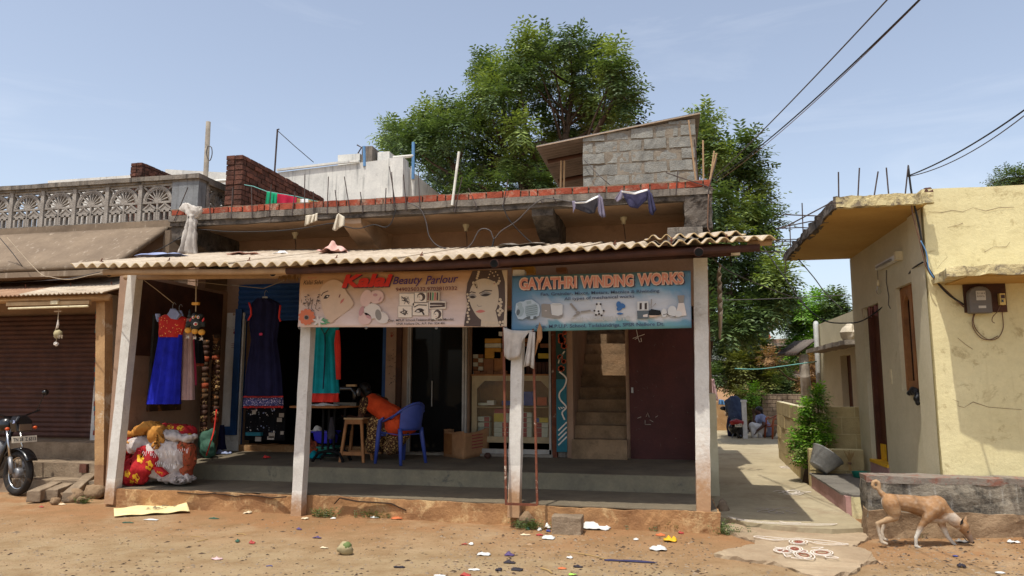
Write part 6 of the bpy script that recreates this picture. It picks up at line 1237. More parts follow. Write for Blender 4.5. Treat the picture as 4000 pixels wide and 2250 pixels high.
MB().box((mx_-.2, c.y, tz), (mx_+.16, c.y+.16, tz+.05)).build('bed', 'glossy_black', o); MB().tube([(mx_+.1, c.y+.08, tz+.05), (mx_+.1, c.y+.08, tz+.2), (mx_+.05, c.y+.08, tz+.25), (mx_-.12, c.y+.08, tz+.25), (mx_-.17, c.y+.08, tz+.2), (mx_-.17, c.y+.08, tz+.08)], [.045,.04,.042,.038,.036,.02], 10).build('arm', 'glossy_black', o, True)
MB().lathe([(.02,0),(.06,.005),(.065,.02),(.02,.03)], (mx_+.145, c.y+.08, tz+.2), 16, (1,0,0)).build('hand_wheel', 'steel', o, True); MB().box((mx_-.02, c.y+.03, tz+.28), (mx_+.12, c.y+.1, tz+.31)).build('thread_rest', 'wood_pale', o)
crumple('cloth_piece', 'white and red scraps lying on the sewing table edge', 1262, 1581, c.y-.05, .5, .2, .04, 'cl_white', 'cloth', 4, tz+.002)
cl_ = thing('hanging_rag', 'grey rag hanging in the sewing table stand', 'rag', at(1295,1700,c.y-.1)); cl('rag', 'cl_darkgrey', [(1290,1300,1630),(1284,1306,1670),(1278,1308,1700),(1282,1300,1715)], c.y-.1, cl_, .03, 3, .008)
# blue and green crates under the table
def crate(label, px0, px1, py0, py1, Y, m):
    q0, q1 = at(px0,py1,Y), at(px1,py0,Y); t = thing('crate', label, 'crate', q0); w = .02
    b = MB(); b.hexa([(q0.x+.03,Y,q0.z),(q1.x-.03,Y,q0.z),(q1.x-.03,Y+.25,q0.z),(q0.x+.03,Y+.25,q0.z),(q0.x,Y-.02,q1.z),(q1.x,Y-.02,q1.z),(q1.x,Y+.27,q1.z),(q0.x,Y+.27,q1.z)]); bevel(b.build('tub', m, t), .01); MB().box((q0.x-.015,Y-.035,q1.z-.02), (q1.x+.015,Y+.285,q1.z+.003)).build('rim', m, t)
YB = c.y+.55
crate('bright blue plastic crate under the sewing table', 1222, 1298, 1686, 1732, YB, 'bin_blue'); crate('green plastic basket on the floor under the sewing table', 1236, 1300, 1746, 1785, YB-.1, 'bin_green')
crumple('cloth_heap', 'maroon and mustard cloth heap beside the green basket', 1215, 1745, YB-.1, .26, .3, .3, 'cl_rust', 'cloth', 6, fz(YB)+.05); crumple('cloth_heap', 'teal cloth spilling on the floor by the second post', 1215, 1778, YB-.3, .3, .3, .16, 'cl_teal', 'cloth', 8, fz(YB)); crumple('paper_sheets', 'white papers stacked over the blue crate', 1240, 1682, YB+.1, .2, .2, .1, 'paper_white', 'paper', 10, at(1240,1686,YB).z)
# stool
p = onfloor(1380,1806); st = thing('stool', 'plain wooden stool with splayed legs beside the tailor', 'stool', p); H = at(1380,1632,p.y).z-p.z
b = MB(); b.box((p.x-.16, p.y-.02, p.z+H-.025), (p.x+.14, p.y+.26, p.z+H)); bevel(b.build('seat', 'wood_pale', st), .004)
for i, j in ((-1,0),(1,0),(-1,1),(1,1)): MB().bar((p.x-.01+i*.18, p.y-.03+j*.32, p.z), (p.x-.01+i*.115, p.y+.01+j*.22, p.z+H-.03), .036).build('leg', 'wood_mid', st)
for y in (p.y, p.y+.23): MB().box((p.x-.13, y-.012, p.z+H-.09), (p.x+.11, y+.012, p.z+H-.026)).build('apron_rail', 'wood_mid', st)
for y in (p.y-.02, p.y+.27): MB().box((p.x-.16, y-.012, p.z+.1), (p.x+.14, y+.012, p.z+.15)).build('stretcher', 'wood_mid', st)
# moulded plastic chairs
def plastic_chair(label, loc, rz, m):
    t = thing('plastic_chair', label, 'chair', loc); t.rotation_euler = (0, 0, rz)
    def sh(nm, b, th=.012, sm=True):
        me = bpy.data.meshes.new(nm); me.from_pydata(b.v, [], b.f); me.materials.append(M[m]); me.polygons.foreach_set('use_smooth', [sm]*len(me.polygons)); o = bpy.data.objects.new(nm, me); COL.objects.link(o); o.parent = t
        if th: md = o.modifiers.new('t', 'SOLIDIFY'); md.thickness = th; md.offset = 0
        return o
    def top(a): return .60+.25*math.cos(max(-1.57, min(1.57, a*.8)))**1.6
    def ring(a, z): k = 1+.22*(z-.43); r = .245*k; return Vector((r*math.sin(a), .05+r*.9*math.cos(a)+.12*(z-.43), z))
    sh('seat', MB().grid(lambda u, v: Vector(((u-.5)*(.46-.04*v), -.22+.44*v, .435-.02*math.sin(math.pi*u)*math.sin(math.pi*v)-.025*v)), 12, 10))
    sh('backrest', MB().grid(lambda u, v: (lambda a: ring(a, .47+(top(a)-.47)*v))((u-.5)*1.9), 22, 8))
    for s in (-1, 1):
        b = MB()
        def fn(u, v, s=s): a = s*(.9+u*.9); p = ring(a, top(a)); p.y -= u*.12; p.z += -.015+.0*u; return p+Vector((s*(v-.5)*.055, 0, -.012*abs(v-.5)*2))
        sh('armrest', b.grid(fn, 10, 4), .014)
        b = MB(); b.tube([(s*.245, -.1, .635), (s*.25, -.17, .6), (s*.245, -.2, .43), (s*.265, -.235, 0)], [.02, .028, .034, .022], 8); sh('leg', b, 0); b = MB(); b.tube([(s*.2, .2, .5), (s*.2, .21, .42), (s*.235, .27, 0)], [.03, .032, .022], 8); sh('leg', b, 0)
    b = MB(); b.grid(lambda u, v: (lambda a: ring(a, .86-.02*v-(.85-top(a))*1.0)+Vector((0, .012*math.sin(v*3.1), 0)))((u-.5)*3.3), 30, 3); sh('top_rim', b, .02); b = MB(); b.tube([(-.21,-.2,.4),(0,-.215,.385),(.21,-.2,.4)], .02, 6); sh('apron_rail', b, 0)
    return t
p = onfloor(1560,1812); CH = Vector((p.x-.02, p.y+.1, p.z)); CRZ = R(-118)
plastic_chair('blue moulded plastic chair with its back to the street', CH, CRZ, 'plastic_blue')
# cardboard box
fc_, fl_, fr_ = onfloor(1811,1793), onfloor(1733,1780), onfloor(1910,1772); top_ = at(1811,1690,fc_.y).z
bk = fl_+fr_-fc_; cb = thing('cardboard_box', 'battered open cardboard box on the veranda floor', 'box', fc_); T_ = Vector((0, 0, top_-fc_.z)); b = MB()
for q0, q1 in ((fl_, fc_), (fc_, fr_), (fr_, bk), (bk, fl_)):
    b.grid(lambda u, v: q0.lerp(q1, u)+T_*v*(1-.05*math.sin(u*5))+Vector((0, .012*math.sin(u*6+v*4), .012*mnoise.noise(Vector((u*9, v*2, q0.x)))*v)), 10, 6)
o = b.build('walls', 'card', cb, True); o.modifiers.new('t', 'SOLIDIFY').thickness = .006; MB().quad(fl_+Vector((0,0,.01)), fc_+Vector((0,0,.01)), fr_+Vector((0,0,.01)), bk+Vector((0,0,.01))).build('bottom', 'card', cb)
n_ = (fr_-fc_).cross(T_).normalized(); n_ = n_ if n_.y < 0 else -n_
for k in range(5): a_ = fc_.lerp(fr_, .28)+T_*(.35+.12*k)+n_*.013; c_ = fc_.lerp(fr_, .72)+T_*(.35+.12*k)+n_*.013; MB().add([a_, c_, c_+Vector((0,0,.014)), a_+Vector((0,0,.014))], [(0,1,2,3)]).build('print_line', 'box_red', cb)
a_, c_ = fl_.lerp(fc_, .04), fl_.lerp(fc_, .45); n_ = (fc_-fl_).cross(T_).normalized(); n_ = n_ if n_.y < 0 else -n_; MB().add([a_+T_*.12+n_*.014, c_+T_*.12+n_*.014, c_+T_*.9+n_*.014, a_+T_*.9+n_*.014], [(0,1,2,3)]).build('print_panel', 'wood_mid', cb)
p = onfloor(1905,1790); o = MB().lathe([(.02,0),(.05,.03),(.055,.05),(.035,.075),(.03,.085)], p, 12).build('clay_pot', 'pipe_brown', None, True, loc=p); tag(o, 'small dark pot on the floor right of the cardboard box', 'pot')
p, q = onfloor(2180,1785), onfloor(2292,1785); z1 = at(2190,1738,p.y).z; o = MB().box((p.x, p.y, p.z), (q.x, p.y+.2, z1)).build('cement_block', 'cement_old', None, loc=p); bevel(rough(o, .01, 4, .08), .02); tag(o, 'cement block step at the foot of the open staircase', 'block')
# display cabinet with goods
Y = FY+.1; x0, x1 = fx(1843,Y), fx(2147,Y); z0 = at(1900,1728,Y).z; z1 = at(1900,1468,Y).z; zg = at(1900,1488,Y).z; zb_ = at(1900,1705,Y).z
cab = thing('display_cabinet', 'beige glass fronted cabinet with clipped corners in the show window', 'cabinet', (x0, Y, z0)); gx0, gx1 = fx(1863,Y), fx(2142,Y); k = .1
b = MB(); b.box((x0, Y, z0), (gx0, Y+.03, z1)); b.box((gx1, Y, z0), (x1, Y+.03, z1)); b.box((gx0, Y, zg), (gx1, Y+.03, z1)); b.box((gx0, Y, z0), (gx1, Y+.03, zb_)); b.prism([(gx0, Y+.001, zg), (gx0, Y+.001, zg-.12), (gx0+.12, Y+.001, zg)], (0,.028,0)); b.prism([(gx1, Y+.001, zg), (gx1-.12, Y+.001, zg), (gx1, Y+.001, zg-.12)], (0,.028,0)); b.build('front_frame', 'cabinet_beige', cab)
MB().box((gx0, Y+.012, zb_), (gx1, Y+.018, zg)).build('glass', 'glass_clear', cab); b = MB(); b.box((x0, Y+.03, z0), (x0+.02, Y+.5, z1)); b.box((x1-.02, Y+.03, z0), (x1, Y+.5, z1)); b.box((x0+.02, Y+.48, z0), (x1-.02, Y+.5, z1)); b.box((x0+.02, Y+.03, zb_-.03), (x1-.02, Y+.48, zb_-.01)); b.box((x0-.02, Y+.001, z1), (x1+.02, Y+.55, z1+.025)); b.build('case', 'wood_mid', cab)
zs = at(1900,1588,Y+.1).z; MB().box((x0+.02, Y+.06, zs-.015), (x1-.02, Y+.47, zs)).build('shelf', 'wood_pale', cab)
def goods(label, px0, px1, py0, py1, m, Yg, band=None, group='goods stacked in the show window', cat='box'):
    q0, q1 = at(px0,py1,Yg), at(px1,py0,Yg); t = thing('goods_box', label, cat, q0, group); MB().box((q0.x, Yg, q0.z), (q1.x, Yg+.14, q1.z)).build('carton', m, t)
    if band: w = q1.x-q0.x; MB().box((q0.x+w*band[1], Yg-.003, q0.z+.003), (q0.x+w*band[2], Yg-.0005, q1.z-.003)).build('printed_band', band[0], t)
Yg = Y+.1; LW = 'pale sari carton with a red printed end, in the cabinet stacks'
for px0, px1, ys in ((1866,1912,(1628,1650,1670,1690)),(1930,1988,(1632,1650,1670,1690)),(2040,2076,(1612,1632,1652,1672,1690)),(2092,2140,(1632,1652,1672,1690))):
    for i, y in enumerate(ys):
        if px0 == 2092 and i == 0: goods('yellow and blue carton on the right stack in the cabinet', px0, px1, y, y+18, 'box_yellow', Yg, ('box_blue', 0, .3))
        elif px0 == 1930 and i == 0: goods('pale carton with yellow corner, centre left in the cabinet', px0, px1, y-18, y+16, 'box_white', Yg, ('box_yellow', 0, .7))
        else: goods(LW, px0, px1, y, y+18, 'box_white', Yg, ('box_red', .55 if px0 < 2000 else .1, .98 if px0 < 2000 else .5))
goods('dark red carton topping the centre stack in the cabinet', 1932, 1990, 1598, 1614, 'box_red', Yg); goods('white tray on the cabinet upper shelf', 1868, 1904, 1574, 1583, 'box_white', Yg); goods('blue folded cloth pile on the cabinet shelf behind the post', 2044, 2082, 1530, 1584, 'box_blue', Yg); goods('blue bundle left of the post on the cabinet shelf', 1960, 1995, 1566, 1583, 'box_blue', Yg); goods('orange folded cloth on the right of the cabinet shelf', 2098, 2136, 1552, 1583, 'box_orange', Yg); goods('small white toy on the cabinet shelf', 1902, 1930, 1565, 1582, 'mask_white', Yg)
zt_ = z1+.026; Yt = Y+.2
for i in range(5):
    goods('small carton of the left pair of columns on the cabinet top', 1848, 1866, 1384+i*16, 1399+i*16, 'box_brown' if i % 2 else 'box_white', Yt); goods('small carton of the right column on the cabinet top', 1868, 1886, 1384+i*16, 1399+i*16, 'box_white' if i % 2 else 'box_brown', Yt)
for px0, px1, py0, py1, m, l in ((1894,1956,1322,1340,'gold_box','gold carton topping the tall middle pile'),(1894,1956,1341,1358,'box_white','white patterned carton under the topmost gold carton'),(1894,1956,1359,1400,'gold_box','large gold carton lower in the middle pile'),(1930,1968,1374,1464,'wood_mid','tall narrow glass fronted box standing on the cabinet'),(1888,1928,1402,1464,'box_brown','brown parcel on the cabinet left of the tall box'),(2046,2074,1322,1336,'wood_mid','brown carton at the top right of the post'),(2046,2074,1340,1352,'box_brown','flat brown carton below the top right carton'),(2110,2146,1342,1358,'box_brown','brown box on the upper right pile'),(2102,2146,1380,1400,'box_yellow','yellowish box under the upper right pile'),(1948,1966,1296,1312,'paper_white','small white notice pinned high in the show window')):
    goods(l, px0, px1, py0, py1, m, Yt)
for i in range(6): goods('upright maroon packet in the row right of the post', 2056+i*15, 2069+i*15, 1414, 1462, 'pipe_brown', Yt)
for i in range(5): goods('long striped packet lying along the cabinet top', 1850+i*26, 1874+i*26, 1448+(i % 2)*5, 1465, 'box_brown', Yt-.1)
# spare: sandals on the lower platform
def sandal(label, px, py, rz):
    p = onlow(px, py); t = thing('sandal', label, 'sandal', p); t.rotation_euler = (0, 0, rz); b = MB()
    n = 12; b.prism([Vector((.13*math.cos(a)*(1 if math.cos(a) > 0 else .9), .045*math.sin(a)*(1+.2*math.cos(a)), 0)) for a in [2*math.pi*i/n for i in range(n)]], (0, 0, .025))
    for nm, bb, m in (('sole', b, 'pipe_brown'), ('strap', MB().tube([(.03,-.045,.02),(.04,-.02,.06),(.04,.02,.06),(.03,.045,.02)], .012, 6), 'wood_mid')):
        me = bpy.data.meshes.new(nm); me.from_pydata(bb.v, [], bb.f); me.materials.append(M[m]); o = bpy.data.objects.new(nm, me); COL.objects.link(o); o.parent = t
sandal('brown sandal nearest the heap of sacks', 728, 1868, .3); sandal('brown sandal at the middle of the low platform step', 800, 1866, .5); sandal('brown sandal touching its pair on the low platform', 816, 1860, .2)
# ---------------------------------------------------------------- heap of sacks on the low platform
def wrinkle(o, amt, s=7.0):
    """creases: ridged noise stretched along a slanting direction"""
    for v in o.data.vertices:
        p = v.co*s; q = Vector((p.x+.6*p.z, p.y, p.z*.35-p.x*.3)); r1 = 1-abs(mnoise.noise(q))*2.4; r2 = 1-abs(mnoise.noise(q*2.1+Vector((7, 3, 1))))*2.4
        v.co += v.normal*(amt*(r1*.8+r2*.5-.6))
    return o
from mathutils.bvhtree import BVHTree
def decal(o, pts, m, name, off=.004, root=None):
    """printed patch that follows the sack's surface"""
    q = o; w = Vector((0, 0, 0))
    while q is not None: w += q.location; q = q.parent
    bv = BVHTree.FromPolygons([v.co+w for v in o.data.vertices], [tuple(p.vertices) for p in o.data.polygons]); L = []
    for px, py in pts:
        d = ray(px, py).normalized(); h = bv.ray_cast(CO, d)
        if h[0] is None: return None
        L.append(h[0]-d*off)
    c = sum(L, Vector())/len(L); d = (c-CO).normalized(); h = bv.ray_cast(CO, d); c = (h[0] if h[0] else c)-d*off
    n = len(L); return MB().add([c]+L, [(0, 1+i, 1+(i+1) % n) for i in range(n)]).build(name, m, o, True)
def wb(px, py, Y, rx, ry, rz, a=0.0): return (at(px, py, Y), (rx, ry, rz), Matrix.Rotation(a, 3, 'Y'))
HS = 8.85
def sack(name, label, m, balls, cat='sack', w=.03, sm=3): o = blob(name, [], m, None, .012, sm, loc=balls[0][0], balls=balls); return tag(wrinkle(o, w), label, cat)
ws = sack('sack', 'torn white woven sack bulging in the middle of the heap', 'cl_sack_white', [wb(640,1775,HS,.34,.24,.24), wb(610,1830,HS,.3,.22,.16), wb(690,1800,HS,.2,.2,.3), wb(690,1868,HS-.08,.26,.14,.07), wb(560,1740,HS,.22,.2,.14)])
rs = sack('sack', 'red sack printed with yellow flowers leaning at the front of the heap', 'cl_sack_red', [wb(540,1835,HS-.2,.2,.14,.2,.4), wb(510,1860,HS-.2,.18,.14,.12), wb(590,1800,HS-.2,.13,.1,.13,.5), wb(490,1760,HS-.05,.09,.12,.22), wb(555,1770,HS-.18,.1,.1,.1), wb(500,1712,HS-.02,.12,.12,.08)])
qs = sack('sack', 'red flowered sack lying open along the back top of the heap', 'cl_sack_red', [wb(690,1675,HS+.2,.24,.16,.06), wb(735,1690,HS+.15,.1,.14,.09,.5), wb(640,1672,HS+.2,.14,.14,.06)])
tag(sack('sack', 'white lining spilling from the open red sack', 'cl_sack_white', [wb(690,1704,HS,.22,.15,.06,.25), wb(740,1714,HS,.1,.12,.05,-.4)]), 'white lining spilling from the open red sack', 'sack lining')
sack('cloth_bundle', 'mustard cloth bunched on top of the heap of sacks', 'cl_mustard', [wb(570,1676,HS,.2,.16,.09,-.3), wb(615,1700,HS-.06,.12,.14,.14,.5), wb(510,1702,HS,.09,.13,.06,-.5), wb(625,1738,HS-.12,.07,.1,.1), wb(530,1728,HS-.06,.12,.1,.035)], 'cloth', .032, 3)
sack('cloth_bundle', 'rust patterned cloth hanging down the right side of the heap', 'cl_rust', [wb(725,1745,HS-.02,.12,.12,.08,.6), wb(742,1790,HS-.04,.07,.1,.2,.1), wb(728,1845,HS-.04,.06,.1,.12,-.2)], 'cloth', .03, 3)
fl = [(548,1790,21),(582,1818,22),(497,1850,17),(530,1868,21),(488,1752,17),(515,1880,12),(522,1724,14)]
for px, py, r in fl: decal(rs, [(px+r*(.86+.14*math.cos(5*t))*math.cos(t)*.75, py+r*(.86+.14*math.cos(5*t))*math.sin(t)) for t in [2*math.pi*i/20 for i in range(20)]], 'rubbish_yellow' if r > 3 else 'ink', 'printed_flower')
for px, py, r in ((665,1668,14),(705,1672,15),(740,1700,10)): decal(qs, [(px+r*math.cos(t), py+r*.7*math.sin(t)) for t in [2*math.pi*i/14 for i in range(14)]], 'rubbish_yellow', 'printed_flower')
q = [at(px, py, HS-.32) for px, py in ((597,1824),(622,1826),(650,1852),(630,1864),(606,1844))]; t = MB().prism(q, (0, .06, 0)).build('red_packet', 'cl_sack_red', None, loc=q[0]); tag(t, 'small red packet tucked in the front of the sack heap', 'packet'); b = MB(); text_px(b, 'APT', 612, 1846, 636, 1856, 9, 9, HS-.324); b.build('lettering', 'rubbish_yellow', t)
for px, py in ((598,1770),(650,1760),(700,1752),(560,1762),(610,1805),(650,1812)):
    for k in range(6): p = at(px+k*7, py+3*math.sin(k*2.1), HS-.27); MB().tube([p, p+Vector((.012*math.sin(k*5), -.012, -.03-.02*(k % 3)))], .003, 3).build('loose_thread', 'cl_white', ws)
# rolls and bundles against the bay wall
def roll(label, pts, r, Y0, Y1, seed):
    t = thing('mat_roll', label, 'rolled mat', at(*pts[-1], Y1)); rnd = random.Random(seed); c = curve_pts([at(px, py, Y0+(Y1-Y0)*i/(len(pts)-1)) for i, (px, py) in enumerate(pts)], 4); n = 17
    for k in range(n):
        i0 = int(k*(len(c)-1)/n); i1 = max(i0+1, int((k+1)*(len(c)-1)/n)); p0 = c[0].lerp(c[-1], k/n); p1 = c[0].lerp(c[-1], (k+1.02)/n); rr = r*rnd.uniform(.9, 1.08)
        MB().tube([p0, p0.lerp(p1, .5), p1], [rr*.97, rr, rr*.97], 10).build('band', rnd.choice(('cl_mat_roll','cl_rust','cl_mat_roll','wood_dark','cl_sari_print','cl_blouse')), t, True)
roll('tall banded mat roll standing left of the whitewashed pillar', [(806,1330),(802,1520),(794,1690)], .055, 10.3, 10.2, 1); roll('second banded mat roll leaning nearest the whitewashed pillar', [(846,1310),(842,1480),(838,1650)], .065, 10.55, 10.4, 2)
t = blob('bag', [], 'rubbish_green', None, .018, 3, loc=at(815,1780,10), balls=[wb(812,1755,10.1,.14,.1,.14), wb(800,1722,10.15,.11,.1,.16), wb(830,1700,10.2,.06,.06,.12)]); tag(wrinkle(t, .02), 'dark green net bag slumped under the mat rolls', 'bag')
wire('rope', 'red rope hanging down beside the green net bag', curve_pts([at(846,1600,10.25), at(836,1680,10.15), at(822,1730,9.95), at(806,1780,9.9)], 4), .011, 'cl_red', 'rope')
d = thing('hanging_trousers', 'dark blue trousers slumped against the foot of the whitewashed pillar', 'trousers', at(865,1760,10.7)); cl('leg', 'cl_navy', [(862,874,1660),(856,876,1700),(856,878,1735),(850,882,1756)], 10.75, d, .06, 4, .01)
crumple('rag', 'grey and white rag on the floor below the dark trousers', 868, 1766, 10.6, .3, .2, .1, 'cl_paleblue', 'rag', 14, fz(10.6)); crumple('rag', 'red scrap on the step edge left of the sewing table', 1042, 1778, 10.2, .12, .1, .06, 'cl_coral', 'scrap', 15, fz(10.2)+.005)
d = thing('net_screen', 'dark mosquito net screen fixed on the bay wall', 'screen', (-7.3, 9.4, 1.3)); MB().box((-7.305, 9.25, 1.35), (-7.27, 9.95, 2.55)).build('net', 'mesh_net', d); MB().box((-7.308, 9.25, 1.16), (-7.262, 9.95, 1.345)).build('woven_hem', 'cl_mat_roll', d)

# ---------------------------------------------------------------- people
def P(px, py, Y): return at(px, py, Y)
def fingers(base, d, side, L, r):
    """four unequal curled fingers and a side thumb as tapered chains"""
    d = Vector(d).normalized(); side = Vector(side).normalized(); up = d.cross(side); base = Vector(base); C = [(base, r*2.0, base+d*L*.5, r*2.2)]
    for k, l in enumerate((.8, .95, 1, .85)):
        s = base+d*L*.5+side*(k-1.5)*r*2.1; m = s+d*L*.32*l-up*L*.05; e = m+d*L*.22*l-up*L*.16; C += [(s, r, m, r*.9), (m, r*.9, e, r*.7)]
    s = base+d*L*.12-side*r*3; m = s+(d*.7-side*.6).normalized()*L*.25; C += [(s, r*1.1, m, r*.95), (m, r*.95, m+d*L*.18, r*.75)]
    return C
# tailor, seated with her back to the street, bent to the machine
hip = CH+Vector((.0, .02, .55)); Yh = hip.y; sh = P(1462,1572,Yh+.12); hd = P(1420,1524,Yh+.2); f_ = Vector((-.88, .47, 0)); sd = Vector((.47, .88, 0))
tailor = thing('person', 'woman in an orange and brown sari bent over the sewing machine on the blue chair', 'person', (hip.x, hip.y, CH.z))
kn = [hip+f_*.44+sd*s*.1+Vector((0,0,-.02)) for s in (-1, 1)]; ft = [k+f_*.05-Vector((0,0,.42)) for k in kn]
sl_, sr_ = sh-sd*.17, sh+sd*.17; el = [sl_+f_*.12-Vector((0,0,.25)), sr_+f_*.12-Vector((0,0,.24))]; hn = [e+f_*.24+Vector((0,0,.04)) for e in el]
caps = [(hip, .15, hip.lerp(sh, .5), .125), (hip.lerp(sh, .5), .125, sh, .13), (sl_, .06, sr_, .06), (sh+Vector((0,0,.04)), .055, hd-Vector((0,0,.05)), .05)]
for s in (0, 1): caps += [(hip+sd*(s-.5)*.16, .12, kn[s], .08), (kn[s], .075, ft[s]+Vector((0,0,.06)), .042), (ft[s]+Vector((0,0,.035)), .034, ft[s]+f_*.15+Vector((0,0,.025)), .026), ((sl_, sr_)[s], .052, el[s], .042), (el[s], .042, hn[s], .03)]+fingers(hn[s], f_+Vector((0,0,-.1)), sd, .17, .009)
blob('body', caps+[(hd+f_*.085+Vector((0,0,-.01)), .016, hd+f_*.1+Vector((0,0,-.03)), .017), (hd+f_*.07-Vector((0,0,.06)), .025, hd+f_*.075-Vector((0,0,.075)), .02)], 'skin_dark', tailor, .011, 4, balls=[(hd, (.085,.085,.105)), (hd+sd*-.085, (.02,.012,.03)), (hd+sd*.085, (.02,.012,.03))])
hr = blob('hair', [(hd-f_*.05+Vector((0,0,.0)), .075, hd-f_*.1-Vector((0,0,.06)), .055)], 'hair', tailor, .012, 3, balls=[(hd-f_*.025+Vector((0,0,.03)), (.092,.092,.09)), (hd-f_*.12-Vector((0,0,.03)), (.05,.05,.05))])
for s in (-1, 1): MB().ball(hd+f_*.08+sd*s*.032+Vector((0,0,.005)), (.012,.012,.007), 8, 6).build('eye', 'mask_white', tailor, True)
o = blob('blouse', [(sl_, .075, sl_.lerp(el[0], .55), .06), (sr_, .075, sr_.lerp(el[1], .55), .06), (sl_, .085, sr_, .085), (sh, .14, sh.lerp(hip, .35), .14)], 'cl_blouse', tailor, .014, 4)
o = blob('sari_drape', [(sh+sd*-.06-f_*.03, .13, hip-f_*.04, .17), (hip-sd*.1, .17, hip+sd*.1, .17), (hip-f_*.02, .19, hip+f_*.2-Vector((0,0,.03)), .15)], 'cl_orange', tailor, .016, 3); wrinkle(o, .012, 9)
o = blob('sari_skirt', [(hip+f_*.1-Vector((0,0,.05)), .17, kn[0]+Vector((0,0,0)), .13), (hip+f_*.1-Vector((0,0,.05)), .17, kn[1], .13), (kn[0], .13, ft[0]+Vector((0,0,.12)), .12), (kn[1], .13, ft[1]+Vector((0,0,.12)), .12), (hip-Vector((0,0,.1)), .15, ft[0].lerp(ft[1], .5)+Vector((.22,-.06,.1)), .12)], 'cl_sari_print', tailor, .018, 3); wrinkle(o, .02, 8)
# seated woman far down the lane
Y = 22.0; wm = thing('person', 'seated woman in pale blue salwar with hand raised to her chin', 'person', atz(2985,1716)); hdw = P(2962,1607,Y); nk = P(2968,1626,Y); hp_ = P(2996,1682,Y)
kl, kr = P(2940,1664,Y-.15), P(2972,1668,Y-.1); fl_, fr2 = P(2946,1713,Y-.2), P(2970,1714,Y-.15); elw = P(2945,1654,Y-.15); hw_ = P(2944,1617,Y-.1); el2 = P(2984,1662,Y-.25); h2 = P(2958,1682,Y-.3)
blob('body', [(hp_, .14, nk.lerp(hp_, .4), .12), (nk.lerp(hp_, .4), .12, nk.lerp(hp_, .15), .11), (nk, .06, hdw, .06), (P(2960,1632,Y-.05), .06, elw, .045), (elw, .045, hw_, .032), (P(2982,1632,Y-.1), .06, el2, .045), (el2, .045, h2, .032), (hp_, .12, kl, .08), (kl, .075, fl_, .045), (hp_, .12, kr, .08), (kr, .075, fr2, .045), (fl_, .04, fl_+Vector((-.16,-.02,-.01)), .03), (fr2, .04, fr2+Vector((-.16,-.02,-.01)), .03), (hdw+Vector((-.09,0,.0)), .02, hdw+Vector((-.105,0,-.02)), .018)]+fingers(hw_, (-.3,0,1), (0,1,0), .17, .01)+fingers(h2, (-.5,-.2,-.8), (0,1,0), .17, .01), 'skin_dark', wm, .014, 4, balls=[(hdw, (.1,.09,.12))])
blob('hair', [(hdw+Vector((.06,0,.02)), .07, hdw+Vector((.1,0,-.08)), .05)], 'hair', wm, .016, 3, balls=[(hdw+Vector((.03,0,.05)), (.11,.1,.1))])
o = blob('tunic', [(nk.lerp(hp_, .12), .13, hp_, .17), (P(2960,1632,Y-.05), .085, P(2960,1632,Y-.05).lerp(elw, .5), .07), (P(2982,1632,Y-.1), .085, P(2982,1632,Y-.1).lerp(el2, .5), .07)], 'cl_paleblue', wm, .018, 3); wrinkle(o, .012)
o = blob('salwar', [(hp_, .16, kl, .11), (kl, .105, fl_+Vector((0,0,.06)), .07), (hp_, .16, kr, .11), (kr, .105, fr2+Vector((0,0,.06)), .07)], 'cl_white', wm, .018, 3); wrinkle(o, .012)
p = atz(3000, 1716); o = MB().rock((p.x+.05, p.y+.15, .2), (.22,.2,.22), 6).build('stone', 'stone_block', None, loc=p); tag(o, 'rough stone the woman sits on', 'stone')
p = atz(3022, 1722); plastic_chair('orange brown plastic chair behind the seated woman', Vector((p.x+.1, p.y+.1, p.z)), R(-75), 'plastic_brown')
# rider slumped forward on a scooter
p = atz(2890, 1722); sc_ = thing('scooter', 'dark scooter with a red tail seen from behind', 'scooter', p); Y = p.y
MB().lathe([(.19,-.05),(.25,-.05),(.27,0),(.25,.05),(.19,.05),(.19,-.05)], (p.x+.02, Y+.27, .28), 18, (1,0,0)).build('rear_wheel', 'rubber', sc_, True); MB().lathe([(.19,-.05),(.25,-.05),(.27,0),(.25,.05),(.19,.05),(.19,-.05)], (p.x-.1, Y+1.55, .28), 18, (1,.2,0)).build('front_wheel', 'rubber', sc_, True)
blob('body', [(P(2866,1672,Y+.2), .15, P(2880,1668,Y+.2), .15), (P(2874,1655,Y+.3), .17, P(2868,1640,Y+.7), .14), (P(2884,1690,Y+.12), .06, P(2893,1706,Y+.05), .05), (P(2866,1690,Y+.9), .12, P(2860,1640,Y+1.3), .14)], 'glossy_black', sc_, .02, 3)
MB().tube([P(2853,1652,Y+.05), P(2876,1648,Y), P(2902,1652,Y+.05)], [.06,.08,.06], 10).build('tail_lamp', 'red_plastic', sc_, True); q0, q1 = P(2871,1668,Y-.03), P(2899,1655,Y-.03); o = MB().box((q0.x, Y-.04, q0.z), (q1.x, Y-.02, q1.z)).build('number_plate', 'plate_white', sc_); b = MB(); text_px(b, 'TN 20', 2874, 1665, 2896, 1664, 7, 7, Y-.043, .01); b.build('lettering', 'ink', o)
MB().tube([P(2868,1690,Y+.3), P(2858,1712,Y+.1), P(2853,1716,Y+.05)], .018, 6).build('stand', 'steel', sc_); o = MB().tube([P(2840,1612,Y+1.1), P(2826,1598,Y+1.1)], .012, 5).build('mirror_stalk', 'glossy_black', sc_); MB().ball(P(2825,1595,Y+1.1), (.09,.03,.06), 10, 8).build('mirror', 'glossy_black', o, True); MB().box(P(2906,1680,Y+.1), P(2922,1692,Y+.3)).build('exhaust', 'steel', sc_)
mn = thing('person', 'man in a striped navy shirt slumped forward on the scooter', 'person', (p.x, Y+.4, .8)); h0 = P(2874,1640,Y+.45); s0 = P(2868,1572,Y+.8); hd2 = s0+Vector((-.03,.2,-.02))
